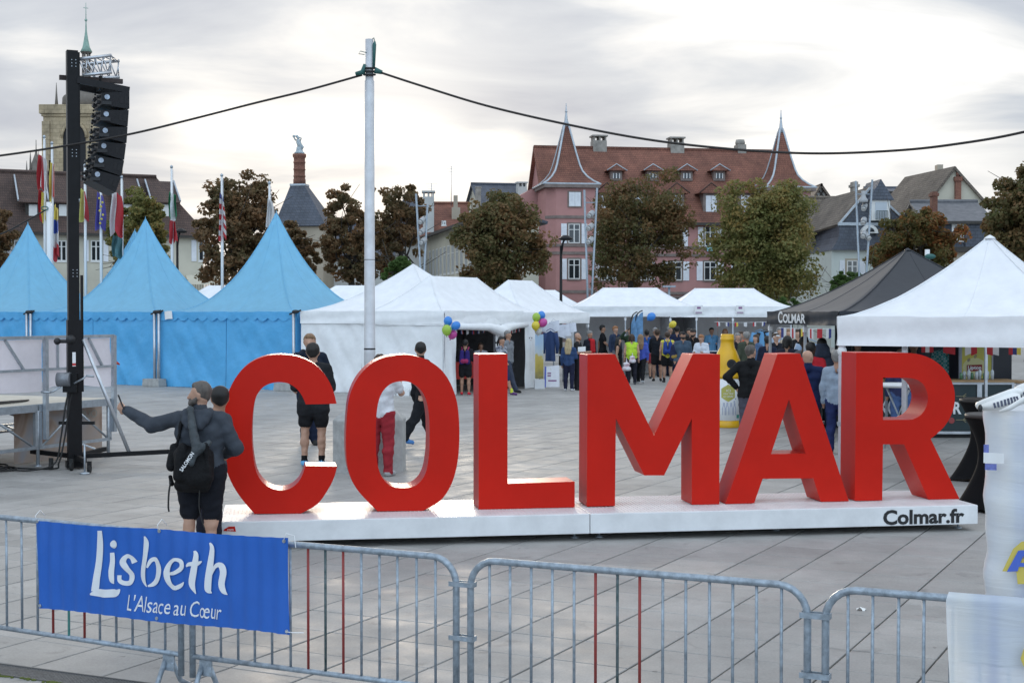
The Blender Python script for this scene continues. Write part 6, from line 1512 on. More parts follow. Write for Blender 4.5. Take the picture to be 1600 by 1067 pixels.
street_lamp(277, 372, 281, 72, 'black street lamp beside the green white and red flag')
a = P(1045.5, 449, 62); t = thing('street_lamp', 'thin grey post with a flat head between the two facing stalls', 'street lamp', (a.x, a.y, 0), 'street lamps'); mb = MB(); mb.tube([(a.x,a.y,0),(a.x,a.y,a.z)], .05, 8); mb.build('post', galv, t); mb = MB(); mb.b2(a.x-.28, a.x+.28, a.y-.1, a.y+.1, a.z, a.z+.07); mb.build('lamp_head', galv, t)
a = P(1449, 390, 40); t = thing('cable_post', 'short white post top with a green grip behind the black tent peak', 'post', (a.x, a.y, 0)); mb = MB(); mb.tube([(a.x,a.y,0),(a.x,a.y,a.z)], .07, 10); mb.build('shaft', pole_w, t); mb = MB(); mb.blob((a.x+.05,a.y-.1,a.z-.2), (.16,.08,.08), 8, 6); mb.build('grip', green_m, t)
# feather flags
for (x0, x1, yt, lab) in ((985, 996, 489, 'curved blue feather flag, left one of the pair at the facing stalls'), (992, 1004, 487, 'curved blue feather flag, right one of the pair at the facing stalls')):
    D = 52; t = thing('feather_flag', lab, 'flag', (P(x0, 490, D).x, D, 0), 'blue feather flags')
    xl, xr = P(x0, 490, D).x, P(x1, 490, D).x; zt = P(x0, yt, D).z; mb = MB()
    w_ = xr-xl; pth = [Vector((xl, D, .0)), Vector((xl, D, .9)), Vector((xl, D, zt-.6)), Vector((xl+.06*w_, D, zt-.3)), Vector((xl+.28*w_, D, zt-.11)), Vector((xl+.6*w_, D, zt-.01)), Vector((xr, D, zt+.04))]; mb.tube(spline(pth, 4), .022, 6); mb.build('pole', black_p, t)
    mb = MB(); mb.grid(lambda u, v: Vector((xl+.02+(xr-xl)*u, D+.03*math.sin(u*5+v*3), .8+(zt-.82 - .42*(1-u)**2.2)*v)), 8, 12); mb.build('cloth', flat('feather blue', (.13,.28,.48), .6, .25, trans=.2), t)
# ================================================================== BALLOONS
BC = {'blue': (.06,.30,.78), 'green': (.42,.62,.08), 'pink': (.62,.08,.36), 'yellow': (.80,.66,.06), 'white': (.75,.75,.72)}
def balloon(px, py, D, col, label, r=.125, tilt=0):
    c = P(px, py, D); mb = MB(); M_ = Matrix.Rotation(tilt, 3, 'Y')
    def fn(u, v):
        a = 2*math.pi*u; b = math.pi*v; z = -math.cos(b); rr = math.sin(b)*(1-.12*(-z if z < 0 else 0)); return c + M_ @ Vector((r*rr*math.cos(a), r*rr*math.sin(a), r*1.17*z))
    mb.grid(fn, 16, 12); k = c + M_ @ Vector((0,0,-r*1.17)); mb.lathe([(.012,.0),(.025,-.03)], k, 6)
    m_ = mat('balloon '+col, BC[col], .3, trans=.25, coat=.3)
    tag(mb.build('balloon', m_, loc=c), label, 'balloon', 'balloons tied to the stalls')
for a in ((700,502,40.9,'blue','upper blue balloon at the left corner of the open stall'),(712,509,40.8,'blue','lower blue balloon at the left corner of the open stall',.125,.9),(698,516,40.7,'green','green balloon at the left corner of the open stall',.14),(707,523,40.9,'pink','pink balloon at the left corner of the open stall',.125,.5),
          (838,496,44.6,'green','green balloon at the right end of the open stall',.13),(846,493,44.9,'blue','blue balloon at the right end of the open stall'),(848,504.5,44.6,'pink','pink balloon at the right end of the open stall',.135,.8),(837,509,44.5,'yellow','yellow balloon at the right end of the open stall',.13),(841,517,44.7,'white','white balloon at the right end of the open stall',.12),
          (1017.5,495,52,'blue','single blue balloon between the feather flags and the facing stall',.15,.9),(1051,507,53,'yellow','single yellow balloon inside the facing stall',.13,.9)): balloon(*a)
# ================================================================== STALL GOODS
red_cl = flat('red tablecloth', (.40,.025,.02), .8)
def table(pl, u0, u1, d0, d1, z, label, cloth=None, top=None, cloth_z=.1, name='table', cat='table'):
    t = thing(name, label, cat, pl.w((u0+u1)/2, (d0+d1)/2, 0))
    mb = MB(pl.M); mb.b2(u0, u1, d0, d1, z-.03, z); mb.build('tabletop', top or cloth or white_paint, t)
    for u in (u0+.08, u1-.08):
        for d_ in (d0+.08, d1-.08): mb = MB(pl.M); mb.tube([(u,d_,0),(u,d_,z-.03)], .018, 6); mb.build('leg', steel, t)
    if cloth:
        mb = MB(pl.M); mb.grid(lambda u, v: Vector((u0-.01+(u1-u0+.02)*u, d0-.015-.015*wav(u*6)*(1-v), cloth_z+(z-cloth_z)*v)), 24, 4)
        mb.grid(lambda u, v: Vector((u1+.015+.01*wav(u*6)*(1-v), d0+(d1-d0)*u, cloth_z+(z-cloth_z)*v)), 8, 4); mb.build('cloth', cloth, t)
    return t
table(pl2, .65, 2.7, .5, 1.1, .92, 'table under a red cloth in the open stall with balloons', red_cl, cloth_z=.42)
table(pl2, 3.1, 4.5, .6, 1.2, .92, 'red clothed table behind the walking woman in the open stall', red_cl, cloth_z=.42)
mb = MB(pl2.M); mb.blob((.95,.75,.99), (.16,.12,.07), 8, 5); mb.blob((1.2,.7,.97), (.1,.1,.05), 8, 5); tag(mb.build('folded_shirt', flat('blue grey cloth', (.18,.22,.4)), loc=pl2.w(1.0,.75,.93)), 'blue folded cloth on the red table', 'clothing')
def hang(pl, u, d, z0, z1, w, m_, label, name='hanging_shirt', cat='clothing', group=None, sleeves=True):
    mb = MB(pl.M); h = z1-z0
    mb.grid(lambda a, b: Vector((u+(a-.5)*w*(1-.18*math.sin(math.pi*b)*.5), d+.04*math.sin(a*7+u)*(1-b)-.03*math.cos((a-.5)*3), z0+h*b-(.10*h*abs(a-.5)*2 if b > .9 else 0))), 10, 8)
    if sleeves:
        for s_ in (-1, 1): mb.tube([(u+s_*w*.48,d,z1-.08*h),(u+s_*w*.66,d+.02,z1-.45*h),(u+s_*w*.64,d,z1-.75*h)], [.08,.075,.05], 7)
    mb.tube([(u-w*.4,d,z1-.02),(u,d,z1+.06),(u+w*.4,d,z1-.02)], .012, 5)
    return tag(mb.build(name, m_, loc=pl.w(u, d, (z0+z1)/2)), label, cat, group)
blk_cl = flat('black cloth', (.012,.012,.014), .85); navy_cl = flat('navy cloth', (.02,.045,.13), .8); grey_cl = flat('grey cloth', (.15,.16,.18), .85)
hang(pl2, 1.75, .9, 1.25, 1.92, .55, blk_cl, 'black shirt hanging in the open stall, left one', group='shirts hanging in the open stall'); hang(pl2, 2.25, .95, 1.25, 1.92, .55, blk_cl, 'black shirt hanging in the open stall, right one beside the white notices', group='shirts hanging in the open stall')
def bunting(pl, u0, u1, d, z, n, cols, label, h=.16, w=.13, sag=.06, every=True, names='pennant_string'):
    t = thing(names, label, 'bunting', pl.w(u0, d, z)); mb = MB(pl.M)
    f = lambda s: Vector((u0+(u1-u0)*s, d, z-sag*4*s*(1-s)))
    mb.tube([f(k/12) for k in range(13)], .006, 4); mb.build('string', white_paint, t)
    for k in range(n):
        p = f((k+.5)/n); c = cols[k % len(cols)]; m = len(c)
        for j, cc in enumerate(c):
            mb = MB(pl.M); a = p.x-w/2+w*j/m; b = p.x-w/2+w*(j+1)/m; tl = .02*math.sin(k*2.3)
            mb.poly([(a,d-.008-.01*math.sin(k),p.z-h+tl),(b,d-.008-.01*math.sin(k),p.z-h-tl),(b,d-.006,p.z),(a,d-.006,p.z)]); mb.build('pennant', FC[cc], t)
    return t
bunting(pl2, .7, 2.6, .15, 2.0, 6, [('navy','white'),('blue','white','red'),('white',),('navy','red')], 'string of tiny flags in the left half of the open stall')
bunting(pl2, 3.2, 4.7, .15, 2.0, 7, [('red','white'),('white','red'),('navy','white','red'),('red',)], 'string of tiny flags in the right half of the open stall')
mb = MB(pl2.M)
t = thing('notice_post', 'narrow post covered with white notices in the middle of the open stall', 'post', pl2.w(2.92,-.02,0))
mb = MB(pl2.M); mb.b2(2.87,2.97,-.03,.0,.0,1.9); mb.build('board', flat('dark board', (.05,.05,.05)), t)
for k in range(5): mb = MB(pl2.M); mb.b2(2.83,3.01,-.05,-.032,1.78-.25*k,1.98-.25*k); mb.build('notice', paper, t)
# cap rack
t = thing('cap_rack', 'black wire rack of dark caps in the open stall', 'rack', pl2.w(4.35,.5,0)); mb = MB(pl2.M)
for s_ in (-.2,.2): mb.tube([(4.3+s_,.5,0),(4.3+s_,.5,1.75)], .015, 6)
for k in range(6): mb.tube([(4.1,.5,.3+.28*k),(4.5,.5,.3+.28*k)], .012, 5)
mb.build('frame', black_m, t)
for k in range(5):
    mb = MB(pl2.M); z = .45+.28*k
    for s_ in (-.1,.12): mb.blob((4.3+s_,.42,z), (.1,.1,.08), 8, 5); mb.blob((4.3+s_,.32,z-.03), (.08,.09,.015), 8, 4)
    mb.build('cap', flat('dark cap cloth', (.05,.055,.07)), t)
# roll-up banner and board between the stalls
def img_mat(name, stops, ax=2, sc=1.0, noise=.35, nsc=3.0):
    M = bpy.data.materials.new(name); M.use_nodes = True; nt = M.node_tree; N = nt.nodes.new; L = nt.links.new; b = nt.nodes['Principled BSDF']; b.inputs['Roughness'].default_value = .6
    tc = N('ShaderNodeTexCoord'); sp_ = N('ShaderNodeSeparateXYZ'); L(tc.outputs['Object'], sp_.inputs[0]); n = N('ShaderNodeTexNoise'); n.inputs['Scale'].default_value = nsc; n.inputs['Detail'].default_value = 5; L(tc.outputs['Object'], n.inputs['Vector'])
    m1 = N('ShaderNodeMath'); m1.operation = 'MULTIPLY_ADD'; L(sp_.outputs[ax], m1.inputs[0]); m1.inputs[1].default_value = sc; m2 = N('ShaderNodeMath'); m2.operation = 'MULTIPLY_ADD'; L(n.outputs[0], m2.inputs[0]); m2.inputs[1].default_value = noise; m2.inputs[2].default_value = -noise/2; L(m2.outputs[0], m1.inputs[2])
    r = N('ShaderNodeValToRGB'); L(m1.outputs[0], r.inputs[0]); e = r.color_ramp.elements; e[0].position = stops[0][0]; e[0].color = (*stops[0][1],1); e[1].position = stops[-1][0]; e[1].color = (*stops[-1][1],1)
    for p_, c in stops[1:-1]: k = e.new(p_); k.color = (*c,1)
    L(r.outputs[0], b.inputs['Base Color']); return M
# place by the gap right of the open stall
ru = Plane(P(836, 600, 45.4), 8); ru.o.z = 0
t = thing('roll_up_banner', 'narrow roll up banner with yellow and blue landscape beside the balloons of the open stall', 'banner', ru.o)
mb = MB(ru.M); mb.grid(lambda u, v: Vector((.27*u, .01*math.sin(u*4), .32+1.42*v)), 3, 10); mb.build('cloth', img_mat('landscape print', [(.2,(.25,.22,.10)),(.38,(.55,.42,.08)),(.55,(.62,.48,.12)),(.62,(.55,.62,.66)),(.85,(.42,.58,.75))], 2, .55, .35, 6), t)
mb = MB(ru.M); mb.b2(-.02,.3,-.08,.08,0,.3); mb.build('white_box', white_paint, t)
ab = Plane(P(850, 597, 46.0), 12); ab.o.z = 0
t = thing('leaning_board', 'white and blue board with printed lines leaning at the stall with bags', 'sign', ab.o)
mb = MB(ab.M); mb.hexa([(0,.0,.02),(.52,.0,.02),(.52,.03,.02),(0,.03,.02),(.08,.22,.68),(.56,.22,.72),(.56,.25,.72),(.08,.25,.68)]); mb.build('board', flat('board white', (.72,.73,.78)), t)
mb = MB(ab.M); mb.poly([(.001,-.004,.02),(.06,-.004,.02),(.13,.213,.68),(.08,.213,.68)]); mb.build('blue_edge', flat('board blue', (.08,.12,.5)), t)
def abp(x, y): return Vector((x+.06*y, -.006+.22*(y-.02)/.66, y))
mb = MB(ab.M); put_text(mb, 'VILLA', lambda a, b: abp(.22+.22*a, .56+.07*b)); mb.build('print', flat('olive print', (.4,.36,.15)), t)
mb = MB(ab.M)
for y, x0, x1 in ((.44,.12,.30),(.44,.32,.48),(.36,.12,.30),(.36,.32,.50),(.2,.14,.42)): mb.poly([abp(x0,y), abp(x1,y), abp(x1,y+.05), abp(x0,y+.05)])
mb.build('print', flat('red blue print', (.25,.12,.25)), t)
# bags on strings at the third stall
bag_m = flat('printed white bag', (.66,.68,.75), .7); 
for k, (x, y, s_) in enumerate(((851,512,.24),(858,514,.26),(867,510,.30),(884,516,.34),(879,519,.3),(894,512,.26))):
    c = P(x, y, 47.0); mb = MB(Matrix.Translation(c) @ Matrix.Rotation(.3*math.sin(k*2), 4, 'Y'))
    mb.grid(lambda u, v: Vector(((u-.5)*s_*(1+.15*v), -.03*math.sin(math.pi*u), (v-.5)*s_*1.15)), 5, 5); mb.grid(lambda u, v: Vector(((u-.5)*s_*(1+.15*v), .03*math.sin(math.pi*u), (v-.5)*s_*1.15)), 5, 5)
    mb.tube([(-s_*.3,0,s_*.55),(0,0,s_*.85),(s_*.3,0,s_*.55)], .008, 4)
    tag(mb.build('hanging_bag', bag_m, loc=c), 'white printed bag hanging from the edge of the stall behind the balloons', 'bag', 'white bags hung on the stall edge')
# counters with display tables in the far stalls
for x0, x1, D, z, lab in ((905,1000,56.5,.8,'long trestle table inside the left facing stall'),(1103,1180,55.5,.95,'white table in front of the person in a sky blue shirt'),(862,884,50,.95,'display table with folded goods at the stall with bags')):
    a, b = P(x0, 490, D), P(x1, 490, D); q = Plane((a.x, a.y), 0); table(q, 0, b.x-a.x, 0, .6, z, lab)
for k, (x, D, m_, lab) in enumerate(((1188,53,flat('sky blue cloth', (.10,.28,.50)),'sky blue jacket hanging at the right end of the facing stall'),(1196,53,blk_cl,'black garment hanging beside the black tent edge'),(1265,33,flat('pale blue cloth', (.3,.4,.55)),'pale blue garment hanging under the black tent'),(860,46.3,navy_cl,'large navy jacket hanging at the stall with bags'))):
    a = P(x, 520, D); q = Plane((a.x, a.y), 0); hang(q, 0, 0, 1.0 if k != 3 else .85, 1.75 if k != 3 else 1.85, .5 if k != 3 else .34, m_, lab)
ff = Plane(P(1255, 512, 35.5), 0); ff.o.z = 0
bunting(ff, -.6, 1.2, 0, 2.05, 8, [('navy','white'),('white','red','white'),('black','yellow','red'),('white','red','white'),('red',),('white','navy'),('yellow','red'),('white',)], 'string of country flags under the black tent', .24, .13, .03)
ff2 = Plane(P(1145, 503, 52.6), 0); ff2.o.z = 0
bunting(ff2, -.7, 1.3, 0, 2.10, 6, [('red','white'),('white','navy'),('red','yellow'),('white',)], 'string of small flags under the right facing stall', .15, .12, .03)
# ================================================================== YELLOW BOTTLE CONTAINER
bc = P(1136, 667, 30.1); bc.z = 0; bt = thing('bottle_container', 'giant bottle shaped collection container, yellow top and white body', 'container', bc)
yel = mat('yellow plastic', (.72,.40,.01), .35, .05, 3); MBt = Matrix.Translation(bc)
pz = lambda y: P(1136, y, 30.1).z
mb = MB(MBt); mb.lathe([(.285,.0),(.29,.02),(.29,pz(656))], n=28); mb.build('base', yel, bt)
mb = MB(MBt); mb.lathe([(.275,pz(656)),(.287,pz(655.5)),(.287,pz(591.5)),(.275,pz(591))], n=28); mb.build('body', white_paint, bt)
mb = MB(MBt); mb.lathe([(.292,pz(591)),(.292,pz(586)),(.285,pz(585)),(.285,pz(572)),(.27,pz(562)),(.20,pz(549)),(.155,pz(543)),(.142,pz(536)),(.140,pz(532)),(.146,pz(531.5)),(.146,pz(529)),(.140,pz(528.5)),(.136,pz(524)),(.128,pz(522))], n=28); mb.build('top', yel, bt)
def cyl(x, z, r=.290): a = x/.287; return Vector((r*math.sin(a), -r*math.cos(a), z))
mb = MB(MBt); hz = pz(568); mb.tube([(.05,-.255,hz),(.05,-.285,hz)], .10, 18); hl = mb.build('opening_ring', black_p, bt)
mb = MB(MBt); mb.tube([(.05,-.28,hz),(.05,-.29,hz)], .06, 14); mb.build('opening', dark, hl)
mb = MB(MBt)
hx = [(.17*math.sin(k*math.pi/3), .185*math.cos(k*math.pi/3)) for k in range(6)]
zc = pz(613)
for k in range(6):
    a, b = hx[k], hx[(k+1)%6]
    for j in range(4):
        for i in range(5):
            f = lambda s, t: cyl(-.02+(a[0]+(b[0]-a[0])*s)*t, zc+(a[1]+(b[1]-a[1])*s)*t, .2895)
            mb.face([mb.av(f(i/5,j/4)), mb.av(f(i/5,(j+1)/4)), mb.av(f((i+1)/5,(j+1)/4)), mb.av(f((i+1)/5,j/4))])
mb.build('hexagon_label', flat('olive yellow print', (.45,.42,.10)), bt)
mb = MB(MBt); put_text(mb, 'ICI', lambda a, b: cyl(-.06+.09*a, zc+.03+.05*b, .2925)); 
for k in range(2): put_text(mb, 'ON TRIE' if k == 0 else 'LE VERRE', lambda a, b, k=k: cyl(-.12+.21*a, zc-.03-.06*k+.035*b, .2925))
mb.build('lettering', paper, bt)
mb = MB(MBt)
for x in (-.11,-.04,.04,.12): mb.tube([cyl(x-.025,pz(647),.291), cyl(x-.025,pz(636),.291), cyl(x-.01,pz(632),.291), cyl(x-.01,pz(628),.291), cyl(x+.01,pz(628),.291), cyl(x+.01,pz(632),.291), cyl(x+.025,pz(636),.291), cyl(x+.025,pz(647),.291)], .004, 4)
for x, y in ((.17,605),(.2,601),(.11,626),(.14,622)): mb.blob(cyl(x, pz(y), .29), .014, 6, 4)
mb.build('line_drawing', flat('thin blue print', (.25,.3,.5)), bt)
mb = MB(MBt); a = [cyl(.17,pz(652)), cyl(.25,pz(652)), cyl(.25,pz(646.5)), cyl(.17,pz(646.5))]; mb.poly([p*1.008 for p in a] if False else [Vector((p.x*1.01,p.y*1.01,p.z)) for p in a]); mb.build('green_mark', flat('green print', (.05,.25,.2)), bt)
# ================================================================== COUNTERS, COOLER, TABLES UNDER THE NEAR TENTS
teal_p = mat('dark teal counter panel', (.012,.028,.032), .4, .1, 4); wood = mat('oiled wood top', (.33,.20,.09), .5, .25, 5, stretch=(1,8,8))
def counter(o, ang, segs, H, label, depth=.6, top=wood):
    q = Plane(o, ang); t = thing('bar_counter', label, 'counter', q.o); u = 0
    for L_ in segs:
        mb = MB(q.M); mb.b2(u+.03, u+L_-.03, .03, depth, .14, H-.05); pn = mb.build('panel', teal_p, t)
        mb = MB(q.M)
        for a in (u, u+L_-.045): mb.b2(a, a+.045, -.01, .035, .08, H-.04)
        mb.b2(u+.045, u+L_-.045, -.01, .03, H-.085, H-.04); mb.b2(u+.045, u+L_-.045, -.01, .03, .08, .13); mb.build('frame', alu, t)
        u += L_
    mb = MB(q.M); mb.b2(-.05, u+.05, -.06, depth+.05, H-.039, H); mb.build('counter_top', top, t)
    mb = MB(q.M); mb.b2(.1, u-.1, .15, depth-.1, .0, .08); mb.build('plinth', black_p, t)
    return t, q
o = G(1383, 684); cs_ = [0, 0]
ct1, cq = counter((o.x, o.y), -2, [1.8, .66], 1.12, 'dark teal bar counter with white lettering and wooden top behind the letter R')
def ctx(par, q, txt, x0, x1, y0, y1, bold=.03, m_=None, d=-.004):
    a, b = q.uz(x0, y1, d), q.uz(x1, y0, d); mb = MB(q.M); put_text(mb, txt, lambda s, t: Vector((a[0]+(b[0]-a[0])*s, .024, a[1]+(b[1]-a[1])*t)), bold); return mb.build('lettering', m_ or flat('white print', (.75,.77,.78)), par)
ctx(ct1, cq, 'KO', 1376, 1402, 625, 648); ctx(ct1, cq, 'R', 1490, 1503, 628, 647)
mb = MB(cq.M)
for y in (619, 656):
    a, b = cq.uz(1494, y), cq.uz(1510, y); mb.bar((a[0],.02,a[1]), (b[0],.02,b[1]), .02, .012)
    for k in (-1, 1): mb.bar((b[0]-.06,.02,b[1]), (b[0],.02,b[1]+.05*k), .015, .012)
mb.build('arrow_print', flat('dull gold print', (.22,.20,.12)), ct1)
a = cq.uz(1487, 657); mb = MB(cq.M); mb.tube([(a[0],.015,a[1]),(a[0],.026,a[1])], .06, 14); mb.build('red_dot', flat('dull red print', (.3,.05,.05)), ct1)
o2 = cq.w(2.50, 0.05, 0); ct2, cq2 = counter((o2.x, o2.y), -20, [.72, .7, .7], 1.10, 'dark counter in three framed bays right of the drinks cooler')
mb = MB(cq2.M); mb.tube([(.3,.02,.62),(.3,.026,.62)], .10, 16); mb.build('round_print', flat('white print', (.75,.77,.78)), ct2)
mb = MB(cq2.M); mb.tube([(.28,.02,.9),(.28,.026,.9)], .09, 12); mb.build('gold_print', flat('dull gold print', (.22,.20,.12)), ct2)
o = G(1240, 668); ct3, cq3 = counter((o.x, o.y), -3, [.55, .55], 1.1, 'dark counter with white lettering between the letters A and R')
ctx(ct3, cq3, 'M', 1290.5, 1300, 621, 638); ctx(ct3, cq3, '/ALS', 1289, 1304.5, 643, 652)
mb = MB(cq3.M); a, b = cq3.uz(1289, 655), cq3.uz(1305, 641); mb.bar((a[0],.022,a[1]), (b[0],.022,a[1]), .01, .012); mb.bar((a[0],.022,b[1]), (b[0],.022,b[1]), .01, .012); mb.build('red_line', flat('dull red print', (.3,.05,.05)), ct3)
# drinks cooler
a, b = P(1500, 592, 28.9), P(1549, 535, 28.9); q = Plane((a.x, a.y), 0); wc = b.x-a.x
cl = thing('drinks_cooler', 'tall drinks cooler with yellow front panel and red label behind the counter', 'cooler', q.o)
mb = MB(q.M); mb.b2(-.04, wc+.42, .01, .6, 0, 1.95); mb.build('cabinet', mat('dark cooler body', (.02,.022,.03), .4), cl)
mb = MB(q.M); mb.b2(.03, wc, -.02, .008, .9, 1.93); mb.build('front_panel', mat('yellow lemon print', (.62,.52,.06), .4, col2=(.50,.50,.10), scale=5), cl)
mb = MB(q.M); mb.b2(-.03, .028, -.03, .009, .9, 1.95); mb.b2(wc+.002, wc+.03, -.03, .009, .9, 1.95); mb.build('side_trim', flat('grey trim', (.35,.36,.42)), cl)
zl = q.uz(1525, 574)[1]; mb = MB(q.M); mb.prism([(.13,zl-.085),(.13+.31,zl-.065),(.13+.31,zl+.06),(.13,zl+.05)], -.03, -.022); mb.build('red_label', flat('label deep red', (.25,.02,.02)), cl)
mb = MB(q.M); mb.prism([(.285+.24*math.cos(a_), zl+.0+.2*math.sin(a_)) for a_ in np.linspace(0, 2*math.pi, 17)[:-1]], -.0215, -.02); mb.build('pale_oval', mat('pale lemon', (.66,.62,.30), .5), cl)
mb = MB(q.M); put_text(mb, 'Lipton', lambda s, t: Vector((.15+.27*s, -.033, zl-.06+.095*t)), .03); mb.build('lettering', paper, cl)
mb = MB(q.M); rg = random.Random(8)
for k in range(9): mb.blob((rg.uniform(.05,wc-.05), -.022, zl+rg.choice([-1,1])*rg.uniform(.14,.26)), (.045,.006,.03), 7, 5, Matrix.Rotation(rg.uniform(0,3),3,'Y'))
mb.build('leaf_print', mat('print mixed leaf', (.10,.30,.28), .5, col2=(.55,.25,.05), scale=12), cl)
# things on the counter
def cup(u, d, z, h, r, m_, label, name, q, group): 
    mb = MB(Matrix.Translation(q.w(u, d, z))); mb.lathe([(r*.85,0),(r,h*.6),(r*.9,h*.85),(r*.45,h)], n=10); tag(mb.build(name, m_, loc=q.w(u, d, z)), label, 'bottle', group)
clr = mat('clear plastic bottle', (.5,.55,.58), .15, .2, 20); grn = mat('green bottle', (.10,.22,.12), .15)
for k in range(9): cup(1.78+.075*k-.25, .3+.05*(k%2), 1.12, .13+.03*(k%3), .035, clr if k % 3 else grn, 'small clear bottle standing in a row on the counter before the cooler', 'drink_bottle', cq, 'bottles on the bar counter')
mb = MB(cq2.M); mb.hexa([(.55,.25,1.101),(1.35,.25,1.101),(1.35,.35,1.101),(.55,.35,1.101),(.85,.75,1.62),(1.65,.75,1.62),(1.65,.8,1.62),(.85,.8,1.62)]); tag(mb.build('wooden_board', mat('brown board', (.16,.09,.035), .6, .2, 6), loc=cq2.w(1,.5,1.1)), 'brown wooden board leaning on the right counter', 'board')
for k in range(5): cup(1.75+.08*k, .3, 1.10, .14, .035, grn if k % 2 else clr, 'small bottle or glass at the right end of the right counter', 'drink_bottle', cq2, 'bottles on the right counter')
# bunting at the back edge of the near tent
ff3 = Plane(P(1442, 541, 23.2), -8); ff3.o.z = 0
bunting(ff3, -.1, 2.3, 0, 2.0, 7, [('red','white','red'),('red',),('white','red'),('red','white'),('red','navy','yellow'),('green',),('red','white')], 'string of red and white country flags under the near white tent', .22, .19, .05)
# high folding table with white top behind the letter R
o = P(1404, 600, 25.5); zt2 = o.z; t = thing('high_table', 'high folding table with white top seen through the letter R', 'table', (o.x, o.y, 0))
mb = MB(); mb.lathe([(.42,zt2-.05),(.45,zt2-.03),(.45,zt2),(.44,zt2+.01)], (o.x,o.y,0), 24); mb.build('tabletop', white_paint, t)
mb = MB()
for k in range(4):
    a = k*math.pi/2+.5; mb.tube([(o.x+.33*math.cos(a), o.y+.33*math.sin(a), .01), (o.x-.3*math.cos(a), o.y-.3*math.sin(a), zt2-.05)], .014, 6)
mb.parts('leg', steel, t)
# bar tables in stretch covers
stretch_m = mat('black stretch cover', (.006,.006,.007), .75, .2, 5, spec=.15)
for (xl, D, lab) in ((1501, 20.4, 'bar table in black stretch cover directly beside the last red letter'), (1510, 17.3, 'bar table in black stretch cover, half hidden by the wrapped stack')):
    p = P(xl, 628, D); c = (p.x+.40, D); t = thing('stretch_bar_table', lab, 'bar table', (c[0], c[1], 0), 'bar tables in black stretch covers')
    mb = MB(); mb.lathe([(.40,1.13),(.405,1.16),(.395,1.18)], (c[0],c[1],0), 28); mb.build('tabletop', mat('dark brown table top', (.035,.03,.027), .5), t)
    mb = MB()
    def fn(u, v):
        a = 2*math.pi*u; z = .015+1.115*v; foot = (1-v)**2.2; lobes = .5+.5*math.cos(4*a+.6)
        r = .17 + .235*max(0, (v-.45)/.55)**1.7 + foot*(.20+.17*lobes); 
        return Vector((c[0]+r*math.cos(a), c[1]+r*math.sin(a), z+.03*foot*(1-lobes)))
    mb.grid(fn, 48, 24); mb.build('stretch_cover', stretch_m, t)
